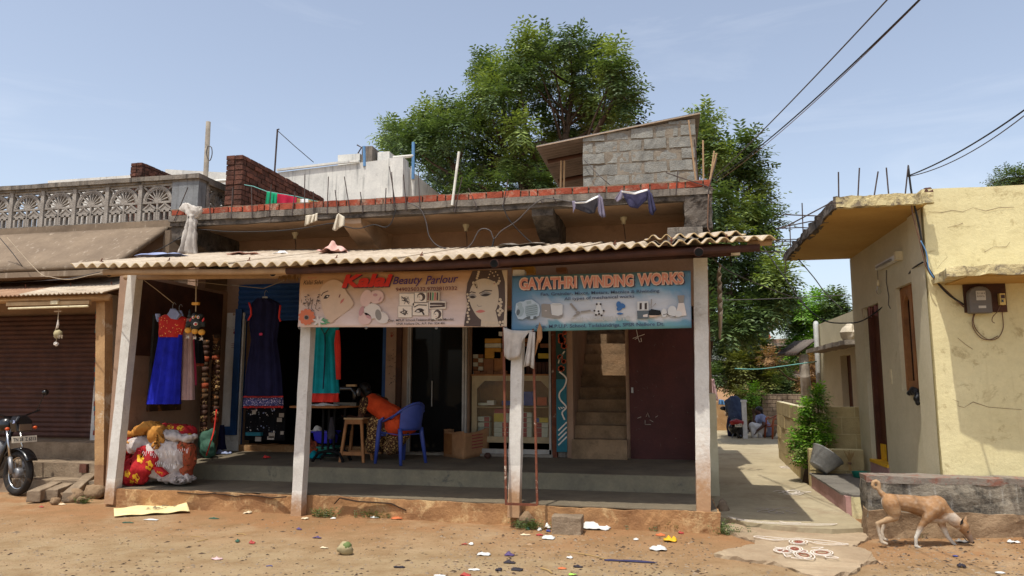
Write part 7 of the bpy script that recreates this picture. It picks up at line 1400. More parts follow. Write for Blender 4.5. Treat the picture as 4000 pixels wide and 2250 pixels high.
blob('body', [(h0, .17, s0, .16), (s0, .06, hd2, .06), (s0+Vector((-.2,0,0)), .06, P(2842,1612,Y+1.0), .045), (P(2842,1612,Y+1.0), .045, P(2838,1622,Y+1.3), .034), (s0+Vector((.2,0,0)), .06, P(2902,1612,Y+1.0), .045), (P(2902,1612,Y+1.0), .045, P(2896,1622,Y+1.3), .034), (h0+Vector((-.12,0,0)), .1, P(2850,1668,Y+.9), .08), (P(2850,1668,Y+.9), .07, P(2852,1705,Y+.9), .05), (h0+Vector((.12,0,0)), .1, P(2904,1668,Y+.9), .08), (P(2904,1668,Y+.9), .07, P(2902,1705,Y+.9), .05)]+fingers(P(2838,1622,Y+1.3), (0,1,0), (1,0,0), .16, .01)+fingers(P(2896,1622,Y+1.3), (0,1,0), (1,0,0), .16, .01), 'skin_dark', mn, .018, 4, balls=[(hd2, (.09,.1,.11))])
blob('hair', [], 'hair', mn, .018, 3, balls=[(hd2+Vector((0,.0,.04)), (.1,.11,.09))]); o = blob('shirt', [(h0, .2, s0, .2), (s0+Vector((-.18,0,0)), .1, P(2844,1605,Y+.95), .07), (s0+Vector((.18,0,0)), .1, P(2900,1605,Y+.95), .07)], 'cl_stripe_navy', mn, .022, 3); wrinkle(o, .015)
o = blob('trousers', [(h0+Vector((-.1,0,-.02)), .14, P(2850,1668,Y+.9), .1), (P(2850,1668,Y+.9), .09, P(2852,1700,Y+.9), .07), (h0+Vector((.1,0,-.02)), .14, P(2904,1668,Y+.9), .1), (P(2904,1668,Y+.9), .09, P(2902,1700,Y+.9), .07)], 'cl_navy', mn, .022, 3)
flag('washing', 'pale lilac patterned cloth hanging at the lane end behind the veranda post', [(2770,1478),(2788,1480)], [(2775,1560),(2806,1566)], 19, 'cl_pink', 'cloth', 2, .05); flag('washing', 'blue cloth on the fence behind the scooter', [(2808,1560),(2826,1562)], [(2806,1580),(2832,1582)], 23.5, 'pipe_blue', 'cloth', 2, .05)

# ---------------------------------------------------------------- dog nosing along the wall
def D(x, y, dy=0.0): return at(3300+x/3.083, 1780+y/3.083, 7.9+dy)
dog = thing('dog', 'thin tan street dog with white chest and legs nosing the ground by the low wall', 'dog', atz(3560, 2130, .05)); n_, f2 = -.07, .07
caps = [(D(1090,615), .105, D(960,620), .102), (D(960,620), .102, D(800,580), .086), (D(800,580), .086, D(650,560), .074), (D(650,560), .074, D(545,560), .083), (D(1110,600), .095, D(1220,700), .066), (D(1220,700), .066, D(1330,790), .058), (D(1330,790), .056, D(1420,850), .056), (D(1010,720), .07, D(1150,720), .075),
 (D(1420,850), .055, D(1470,930), .036), (D(1470,930), .036, D(1525,1030), .021), (D(1405,835,-.03), .026, D(1402,770,-.045), .007), (D(1440,820,.035), .026, D(1462,728,.05), .006), (D(1395,800,-.036), .02, D(1415,775,-.05), .007),
 (D(550,570,n_), .078, D(590,660,n_), .066), (D(590,660,n_), .066, D(600,735,n_), .043), (D(600,735,n_), .042, D(480,785,n_), .026), (D(480,785,n_), .025, D(392,818,n_), .021), (D(392,818,n_), .02, D(418,950,n_), .015), (D(418,950,n_), .016, D(445,1035,n_), .017), (D(445,1040,n_), .018, D(505,1062,n_), .015),
 (D(540,590,f2), .07, D(560,700,f2), .05), (D(560,700,f2), .045, D(480,800,f2), .024), (D(480,800,f2), .022, D(448,920,f2), .015), (D(448,920,f2), .016, D(462,1000,f2), .016), (D(462,1000,f2), .016, D(510,1015,f2), .014),
 (D(1080,640,n_), .07, D(985,760,n_), .044), (D(985,760,n_), .04, D(920,850,n_), .028), (D(920,850,n_), .027, D(855,995,n_), .018), (D(855,995,n_), .018, D(858,1085,n_), .015), (D(858,1090,n_), .018, D(900,1105,n_), .014),
 (D(1130,700,f2), .06, D(1165,820,f2), .036), (D(1165,820,f2), .033, D(1240,980,f2), .02), (D(1240,980,f2), .019, D(1340,1090,f2), .015), (D(1340,1090,f2), .018, D(1410,1118,f2), .014),
 (D(480,490), .034, D(430,440), .025)]
tl_ = [D(430,440), D(410,405), D(412,365), D(405,325), D(375,305), D(342,318), D(335,355), D(358,385)]; caps += [(a_, .021-.0008*i, b_, .021-.0008*i) for i, (a_, b_) in enumerate(zip(tl_[:-1], tl_[1:]))]
o = blob('body', caps, 'dog_fur', dog, .0075, 5, factor=.4); nk_, ch_ = D(1250,740), D(1120,760); tipc = D(360,345)
def coat(p):
    tan = Vector((.37,.195,.08)); wht = Vector((.72,.66,.56)); k = 0.0
    k = max(k, 1.3-(p-nk_).length/.09 if p.z < nk_.z+.05 else 0); k = max(k, 1.2-(p-ch_).length/.1 if p.z < ch_.z+.01 else 0); k = max(k, (.22-p.z)/.06 if p.x < D(1300,0).x else 0); k = max(k, 1.1-(p-D(455,560)).length/.07)
    c = tan.lerp(wht, max(0, min(1, k+.25*mnoise.noise(p*30)))); c = c.lerp(Vector((.6,.4,.22)), max(0, min(.6, 1.2-(p-tipc).length/.09)))
    c = c*(.88+.3*mnoise.noise(Vector((p.x*9, p.y*9, p.z*4)))+.12*mnoise.noise(p*60)); c = c.lerp(Vector((.46,.33,.19)), max(0, min(.5, (D(0,560).z-p.z)/.12)) if p.x < D(700,0).x else 0); d = (p-D(1525,1030)).length; c = c.lerp(Vector((.2,.15,.12)), max(0, min(.75, 1.3-d/.09))); return c
vcol(o, coat); MB().ball(D(1540,1042), (.017,.016,.013), 10, 8).build('nose', 'glossy_black', dog, True)
for s, q in ((-.03, D(1478,915,-.034)), (.03, D(1490,905,.03))): MB().ball(q, (.012,.009,.01), 8, 6).build('eye', 'glossy_black', dog, True)
MB().tube([D(1425,975,-.02), D(1462,1020,-.02), D(1505,1045,-.016)], .004, 5).build('mouth_line', 'glossy_black', dog); MB().prism([D(1392,838,-.062), D(1420,815,-.062), D(1432,752,-.062), D(1398,790,-.062)], (0,.008,0)).build('ear_inner', 'hair', dog)

# ---------------------------------------------------------------- motorcycle at the left edge
A = at(74, 1822, 8.85); mf = Vector((.97,-.24,0)).normalized(); ms_ = Vector((-mf.y, mf.x, 0)); zu = Vector((0,0,1)); A.z = .31+gz(A.x, A.y)
mo = thing('motorcycle', 'dusty motorcycle with its spoked front wheel and number plate in view at the left edge', 'motorcycle', (A.x, A.y, .05))
def L(a, b_, c): return A+mf*a+ms_*b_+zu*c
def torus(c, R_, r, nm, m, n=36, k=8, par=mo):
    return MB().grid(lambda u, v: c+(mf*math.cos(u*2*math.pi)+zu*math.sin(u*2*math.pi))*(R_+r*math.cos(v*2*math.pi))+ms_*r*1.1*math.sin(v*2*math.pi), n, k, True).build(nm, m, par, True)
def wheel(c, nm):
    w_ = torus(c, .262, .046, nm, 'rubber'); torus(c, .218, .014, 'rim', 'chrome', par=w_)
    MB().lathe([(.0,-.05),(.06,-.05),(.075,-.03),(.075,.03),(.06,.05),(0,.05)], c, 16, ms_).build('hub', 'fork_grey', w_, True)
    for k in range(18): a = k*math.pi/9; e = mf*math.cos(a)+zu*math.sin(a); a2 = a+(.35 if k % 2 else -.35); MB().tube([c+(mf*math.cos(a2)+zu*math.sin(a2))*.065+ms_*(.03 if k % 2 else -.03), c+e*.212], .0022, 4, False).build('spoke', 'steel', w_)
wheel(A, 'front_wheel'); wheel(A-mf*1.27, 'rear_wheel')
for s in (-1, 1): MB().tube([L(.0,s*.09,0), L(-.07,s*.09,.22)], [.03,.028], 10).build('fork_slider', 'fork_grey', mo, True); MB().tube([L(-.07,s*.09,.22), L(-.2,s*.09,.6)], .018, 8).build('fork_tube', 'chrome', mo, True)
b = MB(); b.grid(lambda u, v: A+(mf*math.cos(.55+u*1.9)+zu*math.sin(.55+u*1.9))*(.335+.012*math.sin(math.pi*v))+ms_*(v-.5)*.15, 16, 5); o = b.build('mudguard', 'glossy_black', mo, True); o.modifiers.new('t', 'SOLIDIFY').thickness = .006
pc = L(.07,0,.47); pu = (zu*.96-mf*.2).normalized(); o = MB().hexa([pc+ms_*s*.17+pu*h+mf*d_ for h in (-.045,.045) for s, d_ in ((-1,0),(1,0),(1,.006),(-1,.006))]).build('number_plate', 'plate_white', mo); b = MB(); text_into(b, 'TN 28  Z 6313', pc-ms_*.155*-1*-1-pu*.025+mf*.009, pc+ms_*.155-pu*.025+mf*.009, pc+ms_*.155+pu*.027+mf*.009, pc-ms_*.155+pu*.027+mf*.009, .02); fixn(b.build('lettering', 'ink', o))
b = MB(); b.prism([L(.06,-.1,.57), L(.06,.1,.57), L(.04,.12,.72), L(.0,.06,.8), L(.0,-.06,.8), L(.04,-.12,.72)], mf*-.16); o = fixn(b.build('headlight_cowl', 'glossy_black', mo)); bevel(o, .02); MB().prism([L(.068,-.085,.59), L(.068,.085,.59), L(.055,.085,.68), L(.055,-.085,.68)], mf*.014).build('headlight', 'chrome', mo)
MB().prism([L(.035,-.125,.7), L(.03,-.122,.73), L(-.1,-.09,.74), L(-.1,-.1,.68)], ms_*-.006).build('side_stripe', 'cl_paleblue', mo); MB().tube([L(-.22,-.36,.86), L(-.2,-.12,.78), L(-.2,.12,.78), L(-.22,.36,.86)], .012, 8).build('handlebar', 'glossy_black', mo, True)
for s in (-1, 1):
    MB().tube([L(-.2,s*.3,.84), L(-.12,s*.34,1.08)], .006, 5).build('mirror_stalk', 'glossy_black', mo); MB().ball(L(-.12,s*.36,1.12), (.045,.05,.045), 10, 8).build('mirror', 'glossy_black', mo, True); MB().ball(L(-.02,s*.19,.62), (.03,.03,.025), 8, 6).build('indicator', 'orange_lens', mo, True)
blob('fuel_tank', [(L(-.36,0,.66), .12, L(-.68,0,.62), .1)], 'glossy_black', mo, .015, 4); blob('seat', [(L(-.75,0,.58), .09, L(-1.3,0,.63), .1)], 'black_plastic', mo, .02, 4); blob('engine', [], 'fork_grey', mo, .02, 2, balls=[(L(-.6,0,.16), (.18,.14,.2)), (L(-.5,0,.3), (.12,.12,.14))]); MB().tube([L(-.22,0,.62), L(-.5,0,.02), L(-.8,0,.0), L(-1.27,0,0)], .03, 8).build('frame', 'glossy_black', mo, True)

# ---------------------------------------------------------------- things against the yellow house
c = at(3215,1835,11.35); ax = Vector((.55,-.35,.75)).normalized(); o = MB().lathe([(.0,.0),(.15,0),(.162,.012),(.172,.05),(.18,.054),(.187,.09),(.195,.094),(.205,.14),(.215,.144),(.235,.22),(.243,.224),(.262,.29),(.278,.3),(.272,.308),(.25,.29),(.2,.14),(.15,.02),(0,.015)], (at(3192,1822,11.33).x, 11.33, .375), 28, Vector((.6,.2,.77))).build('basin', 'basin', None, True, loc=(c.x, 11.33, .275)); o.scale = (.85,.85,.85); tag(o, 'grey metal basin tipped against the low yellow block wall', 'basin')
p = at(3322,1838,11.4); br_ = thing('broom', 'straw broom standing upside down against the yellow block wall', 'broom', (p.x, 11.4, .275)); random.seed(19); b = MB()
for k in range(40): q0 = p+Vector((random.uniform(-.02,.02), random.uniform(-.01,.03), 0)); m1 = Vector((p.x+random.uniform(-.015,.02), 11.42, .45)); q1 = Vector((p.x+random.uniform(-.07,.08), 11.44+random.uniform(-.03,.03), .275+random.uniform(.28,.34))); b.tube([q0, m1, q1], .003, 3, False)
b.build('straws', 'cl_tan', br_); MB().lathe([(.024,-.015),(.026,0),(.024,.015)], (p.x, 11.415, .43), 10).build('binding', 'cable_brown', br_, True)
p = at(3362,1838,11.1); o = MB().lathe([(0,0),(.1,0),(.115,.07),(.12,.075),(.108,.072),(.09,.01),(0,.01)], (p.x, 11.1, .275), 20).build('tub', 'bin_green', None, True, loc=(p.x, 11.1, .275)); tag(o, 'small green plastic tub beside the broom', 'tub')
o = blob('plastic_bag', [], 'black_plastic', None, .012, 2, loc=atx(3575,1540,2.78), balls=[(atx(3570,1528,2.77), (.04,.13,.05)), (atx(3582,1552,2.76), (.035,.05,.06)), (atx(3556,1536,2.77), (.03,.08,.03)), (atx(3584,1572,2.76), (.025,.035,.04))]); tag(wrinkle(o, .012, 14), 'black plastic bag stuffed on the window sill of the yellow house', 'bag')
for k, (a_, b_) in enumerate(((3366,3388),(3390,3408),(3412,3430))): flag('door_festoon', 'dried pinkish festoon draped across the door top' , [(a_,1206-k*7),(b_,1204-k*7)], [(a_+4,1240-k*4),(b_-2,1246-k*5)], atx((a_+b_)/2,1210,2.86).y-.12, 'cl_curtain', 'festoon', 2, .02, 8, 'festoon pieces over the door')
# ---------------------------------------------------------------- overhead and slack wires
wire('power_line', 'upper power line climbing from the shop corner to the top right', sag(at(2788,696,11.2), at(3640,-190,5.0), .04, 24, 18), .0065, 'cable_grey', 'cable'); wire('power_line', 'lower twisted power line climbing from the shop corner beside the first', sag(at(2796,700,11.2), at(3780,-190,5.0), .1, 24, 18), .0075, 'cable_black', 'cable')
wire('power_line', 'third thin line from the shop corner clinging to the twisted one', sag(at(2792,715,11.2), at(3778,-186,5.02), .105, 24, 18), .004, 'cable_brown', 'cable'); wire('power_line', 'service cable rising from the yellow house rods to the right edge', sag(at(3545,688,8.5), at(4150,318,6), .07, 18, 14), .0075, 'cable_black', 'cable'); wire('power_line', 'slacker grey service cable under the one at the right edge', sag(at(3548,690,8.5), at(4150,326,6), .12, 18, 14), .005, 'cable_grey', 'cable')
def pw(label, pts, Y, r, m, n=5, nm='cable', cat='cable'): return wire(nm, label, curve_pts([at(px, py, Y if not isinstance(Y, (list, tuple)) else Y[0]+(Y[1]-Y[0])*i/(len(pts)-1)) for i, (px, py) in enumerate(pts)], n), r, m, cat)
pw('black cable drooping from the roof rods down the wall to the meter', [(3548,650),(3562,760),(3586,860),(3604,960),(3612,1015),(3650,1085),(3700,1145),(3765,1190)], [8.45,8.5], .011, 'cable_black'); pw('brown cable beside the black one on the yellow corner', [(3500,765),(3552,775),(3566,840),(3590,930),(3606,1000),(3622,1050),(3655,1095),(3765,1200)], [8.4,8.5], .008, 'cable_brown'); pw('thin blue wire at the yellow corner', [(3596,940),(3618,985),(3628,1050),(3648,1085)], 8.44, .007, 'pipe_blue')
pw('black cable sweeping over the lane to the corner of the yellow house', [(2975,955),(3062,1080),(3128,1175),(3217,1251),(3318,1262),(3376,1249),(3440,1205),(3500,1158),(3540,1090),(3565,1050),(3604,1024)], [13.5,8.5], .010, 'cable_black'); pw('slack wire from the slab of the yellow house to the trees', [(3118,1012),(3180,1085),(3225,1145),(3290,1210)], [11.8,14], .009, 'cable_grey')
pw('pale wire crossing the lane from the veranda beam', [(2785,1010),(2850,1060),(2950,1105),(3040,1140),(3100,1162),(3130,1170)], [8.6,12], .008, 'cable_grey'); pw('straight thin wire high across the lane', [(2830,1172),(3000,1168),(3160,1160),(3310,1152)], 14, .008, 'cable_grey'); pw('pale green clothes line across the far lane', [(2870,1440),(2960,1442),(3060,1430),(3190,1412)], 17, .012, 'rope_teal', 5, 'clothes_line', 'line')
pw('looping black wire under the left half of the slab', [(735,918),(765,903),(792,897),(900,905),(1060,903),(1180,892),(1300,872),(1345,884),(1400,893),(1460,878),(1505,888),(1530,868),(1546,818)], 9.68, .0075, 'cable_black'); pw('long slack wire looping below the middle of the slab', [(1590,790),(1640,815),(1664,865),(1678,925),(1720,965),(1800,976),(1840,955),(1868,905),(1890,893),(1916,903),(1930,932),(1958,902),(2020,862),(2070,812),(2120,778),(2170,778),(2236,790)], 9.66, .008, 'cable_grey'); pw('black wire slanting from a rod to the roof sheets', [(1962,800),(1990,860),(2050,925),(2096,962)], 9.7, .008, 'cable_black'); pw('short wire dropping to the roof left of centre slab', [(1930,930),(1925,955),(1920,970)], 9.66, .012, 'cable_black')
pw('cord stretched along the roof sheets above the eave bolts', [(690,1010),(960,1010),(1250,1002),(1500,1000),(1620,998)], 8.6, .006, 'cable_grey'); pw('wire from the tied flex down behind the left roof edge', [(552,1006),(640,965),(740,905)], [9.6,9.65], .008, 'cable_black'); pw('cord from the leaning post across to the blue shutter', [(556,1082),(700,1094),(905,1116)], [8.5,9.7], .006, 'rope_pale'); pw('short cord holding the dress hangers', [(562,1094),(610,1130),(680,1186)], [8.5,8.75], .006, 'rope_pale')
pw('thin wire slanting down the left sloping sunshade', [(0,930),(50,990),(105,1066)], 9.25, .006, 'cable_black'); pw('pale wire drooping from the left sunshade to the pipe end', [(28,928),(150,1062),(200,1082),(270,1092),(350,1076),(420,1062)], [9.2,8], .006, 'rope_pale'); pw('wire lying along the top of the left awning', [(0,1106),(140,1098),(270,1088),(390,1062)], [9.8,8.5], .006, 'cable_grey'); pw('brown flex hanging down beside the roof bracket end', [(2768,760),(2764,880),(2772,905),(2776,925)], 9.7, .01, 'cable_brown')
# ---------------------------------------------------------------- chalk drawings on the lane and apron
def kolam(name, label, lines, z, w, m='chalk', red=()):
    t = thing(name, label, 'chalk drawing', atz(*lines[0][0], z))
    for mm, LL in ((m, lines), ('chalk_red', red)):
        for l in LL:
            q = [atz(px, py, z) for px, py in l]; b = MB(); V = []
            for i, p in enumerate(q):
                d = (q[min(i+1, len(q)-1)]-q[max(i-1, 0)]).normalized(); n = Vector((-d.y, d.x, 0)); ww = w*(.8+.5*abs(mnoise.noise(p*9))); V += [p+n*ww, p-n*ww, p+n*ww+Vector((0,0,.003)), p-n*ww+Vector((0,0,.003))]
            b.add(V, [(4*i+2, 4*i+3, 4*i+7, 4*i+6) for i in range(len(q)-1)]+[(4*i, 4*i+2, 4*i+6, 4*i+4) for i in range(len(q)-1)]+[(4*i+1, 4*i+5, 4*i+7, 4*i+3) for i in range(len(q)-1)]); b.build('chalk_line', mm, t)
    return t
def smooth(pts, n=6): return [(p.x, p.y) for p in curve_pts([(x, y, 0) for x, y in pts], n)]
def ell(cx, cy, rx, ry, a=0, n=22): return [(cx+rx*math.cos(t)*math.cos(a)-ry*math.sin(t)*math.sin(a), cy+rx*math.cos(t)*math.sin(a)+ry*math.sin(t)*math.cos(a)) for t in [2*math.pi*i/n for i in range(n+1)]]
za = .03
kolam('chalk_drawing', 'large four petalled white and red chalk flower on the broken apron', [ell(3104,2144,22,9,.1), ell(3104,2144,32,12,.1), ell(3210,2158,34,9,.05), ell(3210,2158,44,12,.05), ell(3140,2168,30,10,.2), ell(3142,2169,42,14,.2), ell(3060,2152,30,6,.1), ell(3062,2152,40,9,.1), ell(3140,2154,14,5), smooth([(3092,2137),(3045,2140),(3028,2138),(3062,2148),(3050,2156)]), smooth([(3060,2160),(3070,2174),(3090,2172),(3074,2168)]), smooth([(3170,2140),(3215,2138),(3200,2145),(3235,2148)]), smooth([(3215,2172),(3250,2172),(3275,2180),(3230,2178),(3222,2170)]), smooth([(3090,2178),(3130,2182),(3160,2180)])], za, .0048, red=[ell(3104,2144,14,5,.1), ell(3104,2144,8,2.6,.1), ell(3210,2158,22,5,.05), ell(3140,2168,18,5,.2), ell(3060,2152,18,3,.1), ell(3140,2154,8,2.5)])
kolam('chalk_drawing', 'long winged chalk motif with a red centre across the top of the apron', [smooth([(3080,2108),(3020,2110),(2960,2100),(2945,2096),(2960,2094),(3010,2098),(3080,2104),(3120,2102),(3160,2106),(3230,2112),(3290,2122),(3312,2126),(3250,2129),(3190,2122),(3150,2112)]), smooth([(2960,2098),(3010,2106),(3060,2106)]), smooth([(3180,2116),(3240,2122),(3290,2124)]), ell(3118,2116,36,10,.05), ell(3118,2116,24,7,.05)], za, .0048, red=[ell(3120,2117,14,4), ell(3120,2117,6,2)])
zl = .072
kolam('chalk_drawing', 'double white chalk line along the front lip of the lane', [smooth([(2845,2017),(2920,2032),(3000,2040),(3080,2044),(3180,2047),(3262,2047)]), smooth([(2850,2022),(2930,2038),(3030,2046),(3150,2051),(3240,2051),(3270,2046)]), smooth([(3045,2036),(3070,2042),(3130,2042)])], zl, .006)
kolam('chalk_drawing', 'faint looping chalk scroll in the shade on the lane', [smooth([(2945,1988),(2975,1984),(3000,1988),(2970,1994),(2960,2000),(2990,2000),(3020,1992),(3050,1984),(3090,1986),(3095,1992),(3070,1996),(3100,2002),(3110,2004),(3080,2007)]), ell(3020,2000,18,5), ell(3010,1990,14,4), ell(3045,2003,16,4)], zl, .006, 'chalk_faint')
kolam('chalk_drawing', 'white chalk diamond pattern beside the pink plinth', [smooth([(3020,1920),(3050,1916),(3080,1924),(3100,1930),(3140,1924),(3168,1922),(3130,1918),(3100,1914),(3060,1922),(3040,1926)]), ell(3090,1922,34,6), ell(3092,1922,20,4), smooth([(3060,1930),(3110,1934),(3140,1928)])], zl, .009); kolam('chalk_drawing', 'small faint chalk pattern further up the lane', [ell(3085,1826,34,4), ell(3070,1824,18,3), smooth([(3045,1822),(3085,1829),(3115,1831)])], zl, .01)
# ---------------------------------------------------------------- loose things on the ground
p, q = atz(2154,2082), atz(2275,2082); z1 = at(2160,2017,p.y).z; o = MB().box((p.x, p.y, -.03), (q.x, p.y+.2, z1)).build('cement_block', 'stone_block', None, loc=p); bevel(rough(o, .012, 5, .06), .012); tag(o, 'rough concrete block lying in the rubbish before the veranda', 'block')
def slab(label, a, c, w, h, m='stone_block', tilt=0):
    a = atz(*a, .0); c = atz(*c, .06); d = (c-a).normalized(); n = Vector((-d.y, d.x, 0)); o = MB().hexa([a-n*w/2, a+n*w/2, c+n*w/2, c-n*w/2, a-n*w/2+Vector((0,0,h)), a+n*w/2+Vector((0,0,h)), c+n*w/2+Vector((0,0,h+tilt)), c-n*w/2+Vector((0,0,h+tilt))]).build('stone_slab', m, None, loc=a); bevel(rough(o, .012, 5, .07), .012); return tag(o, label, 'stone')
slab('leftmost long concrete slab on the ground before the left shop', (128,1962), (262,1902), .17, .15); slab('middle long concrete slab before the left shop', (196,1955), (318,1900), .17, .14); slab('tilted concrete slab nearest the leaning post', (265,1962), (362,1902), .15, .13, tilt=.1)
for l, px, py, r, m in (('round brown stone at the foot of the tilted slab',285,1952,(.16,.1,.1),'stone_earth'),('small reddish stone in front of the slabs',216,1962,(.07,.06,.05),'stone_earth'),('low brown stone beside the leaning post foot',318,1958,(.07,.06,.05),'stone_earth'),('squat mud crusted block at the platform corner',366,1940,(.16,.14,.12),'stone_earth'),('stone against the platform right of the middle post',2050,2045,(.1,.09,.09),'stone_earth'),('chipped stone stub at the lane corner of the platform',2825,2010,(.07,.07,.12),'stone_block')):
    p = atz(px, py+5); o = MB().rock((p.x, p.y, r[2]*.6), r, px, 12, 8, .2).build('stone', m, None, True, loc=p); tag(o, l, 'stone')
# flattened yellow sack
A_, B_, C_, D_ = atz(446,2020), atz(741,2002), atz(708,1962), atz(444,1992)
def fn(u, v): p = A_.lerp(B_, u).lerp(D_.lerp(C_, u), v); p.z = .012+.02*math.sin(u*9+v*2)**2*(u*.6+.3)+max(0, u-.82)*.9*v+.006*math.sin(v*9); return p
o = MB().grid(fn, 30, 8).build('flat_sack', 'paper_yellow', None, True, loc=A_); o.modifiers.new('t', 'SOLIDIFY').thickness = .006; tag(o, 'flattened pale yellow cement sack lying on the earth', 'sack')
random.seed(23)
for k in range(26): u = .42+random.random()*.42; v = .35+random.random()*.4; q = [Vector(fn(u+du, v+dv))+Vector((0,0,.008)) for du, dv in ((0,0),(.03+.03*random.random(),0),(.03,.05),(0,.05))]; MB().quad(*q).build('faded_print', 'ink_soft', o)
def scrap(label, px, py, w, d, h, m, cat='scrap', seed=0):
    nm = {'paper': 'paper_scrap', 'bag': 'plastic_bag', 'wrapper': 'wrapper', 'scrap': 'torn_scrap', 'leaf': 'dry_leaf', 'cloth': 'cloth_strip', 'cup': 'paper_cup', 'plastic': 'plastic_scrap'}[cat]; w *= .85; d *= .85; h *= .8
    p = atz(px, py); z = gz(p.x, p.y)+.003; crumple(nm, label, px, py, p.y, w, d, h, m, cat, seed or px*.13, z, 8)
S = [('white plastic bag beside the concrete block',2330,2062,.36,.26,.16,'rubbish_white','bag'),('white crumpled paper in front of the concrete block',2142,2100,.16,.16,.06,'rubbish_white','paper'),('blue white paper leaning left of the concrete block',2140,2060,.09,.1,.1,'paper_white','paper'),('lone white plastic bag on the earth before the lane corner',2570,2142,.2,.16,.07,'rubbish_white','bag'),('bright yellow torn wrapper before the lane corner post',2618,2108,.16,.22,.08,'rubbish_yellow','wrapper'),('pink red wrapper beside the yellow wrapper',2660,2082,.07,.07,.04,'rubbish_red','wrapper'),('orange peel like scraps near the yellow wrapper',2580,2088,.12,.1,.03,'rubbish_orange','scrap'),('white paper strip right of the yellow wrapper',2672,2070,.04,.12,.04,'rubbish_white','paper'),('white folded paper on bare earth left of centre right',1890,2166,.15,.1,.04,'rubbish_white','paper'),('white and red wrapper nearest the middle post',1840,2124,.06,.06,.04,'rubbish_white','wrapper'),('thin red wrapper strip beside the white one',1814,2124,.07,.03,.02,'rubbish_red','wrapper'),('purple and white sweet wrapper on the earth',1990,2168,.11,.08,.04,'rubbish_purple','wrapper'),('black rubber scrap with pale strap',1990,2196,.13,.06,.03,'rubbish_dark','scrap'),('dark paper cone on a stick',1948,2226,.07,.06,.05,'rubbish_dark','scrap'),('grey cloth scrap by the dark paper cone',2020,2222,.12,.1,.03,'cl_darkgrey','scrap'),('white slip at the bottom edge',1852,2222,.12,.05,.02,'rubbish_white','paper'),('red wrapper at the bottom edge',1818,2246,.11,.06,.04,'rubbish_red','wrapper'),('white card at the bottom edge left of the red wrapper',1718,2246,.12,.05,.01,'rubbish_white','paper'),('lime yellow wrapper at the bottom edge',2236,2242,.08,.05,.02,'rubbish_lime','wrapper'),('small dark leaf shaped scrap in the trodden earth',2258,2210,.1,.05,.03,'rubbish_dark','scrap'),('pink white wrapper in the trodden earth',2225,2176,.07,.05,.03,'rubbish_white','wrapper'),('purple grey strip of cloth trailing on the earth',2460,2190,.56,.05,.025,'cl_purplegrey','cloth'),('white triangle of paper left of the lone bag',2484,2104,.06,.08,.02,'rubbish_white','paper'),('white strip on a weed before the platform',1462,2020,.12,.05,.03,'rubbish_white','paper'),('orange wrapper on the weeds before the platform',1550,2024,.16,.09,.05,'rubbish_orange','wrapper'),('blue white wrapper by the second post weeds',1302,2024,.08,.05,.03,'paper_white','wrapper'),('cream torn paper at the foot of the second post',1192,2024,.1,.08,.06,'rubbish_pale','paper'),('white foil chocolate wrapper with dark end',1168,2070,.07,.04,.03,'rubbish_purple','wrapper'),('purple torn scrap in mid ground',1238,2102,.12,.03,.03,'rubbish_purple','scrap'),('long white paper beside the yellow sack',590,2030,.22,.05,.02,'rubbish_white','paper'),('dark green strip beyond the yellow sack',836,2020,.16,.04,.02,'rubbish_green','scrap'),('second dark green strip below the yellow sack',500,2040,.18,.03,.02,'rubbish_green','scrap'),('white twisted paper right of the yellow sack',782,1984,.14,.05,.03,'rubbish_white','paper'),('purple scrap behind the yellow sack tip',730,1964,.08,.05,.05,'rubbish_purple','scrap'),('white plastic sheet against the concrete slabs',168,1950,.26,.14,.1,'rubbish_white','bag'),('lime green wrapper on the tilted slab',346,1912,.08,.1,.1,'rubbish_lime','wrapper'),('red scrap in front of the slabs',162,1980,.07,.04,.03,'rubbish_red','scrap'),('cream scraps before the slabs',240,1968,.16,.06,.03,'rubbish_pale','scrap'),('white wrapper among weeds at the platform foot',528,1962,.09,.07,.05,'rubbish_white','paper'),('pale husk on the earth below the yellow sack',968,2000,.12,.1,.05,'rubbish_pale','scrap'),('maroon paper knot on the earth left of centre',985,2122,.08,.05,.05,'rubbish_red','scrap'),('dark green bottle cap scrap on the earth',928,2116,.05,.06,.06,'rubbish_green','scrap'),('pinkish crumpled wrapper lower left of centre',848,2178,.12,.07,.03,'cl_pink','wrapper'),('cream leaf on the earth before the coconut husk',1266,2138,.09,.04,.02,'rubbish_pale','leaf'),('small blue scrap before the dog',3732,2180,.05,.04,.02,'rubbish_blue','scrap'),('white paper cup lying right of the dog',3962,2146,.13,.06,.05,'rubbish_white','cup'),('yellow white wrapper at the right edge',3985,2122,.12,.06,.05,'rubbish_yellow','wrapper'),('clear crumpled plastic under the nose of the dog',3760,2132,.14,.12,.06,'foil','plastic'),('black twist of plastic at the lower right',3756,2218,.08,.06,.06,'rubbish_dark','scrap'),('white fleck at the bottom right edge',3908,2246,.09,.05,.02,'rubbish_white','paper'),('brown torn packet left of the lime wrapper',2196,2216,.09,.06,.02,'rubbish_orange','scrap'),('dark brown bark strip right of the coconut husk',1560,2212,.12,.05,.02,'rubbish_dark','scrap'),('teal scrap in the weeds left of the concrete block',2062,2064,.06,.05,.05,'rubbish_green','scrap'),('red scrap in front of the weeds left of the block',2108,2088,.09,.05,.03,'rubbish_red','scrap'),('white ball of paper in the weeds left of the block',2108,2068,.06,.06,.06,'rubbish_white','paper'),('cream wrapper left of the white crumpled paper',2052,2086,.13,.06,.03,'rubbish_pale','wrapper'),('blue wrapper tucked beside the concrete block',2142,2072,.06,.06,.04,'rubbish_blue','wrapper'),('rust leaf before the platform right of the bag',2412,2048,.08,.06,.06,'rubbish_orange','leaf'),('orange scrap by the platform near the lane',2492,2054,.08,.08,.06,'rubbish_orange','scrap')]
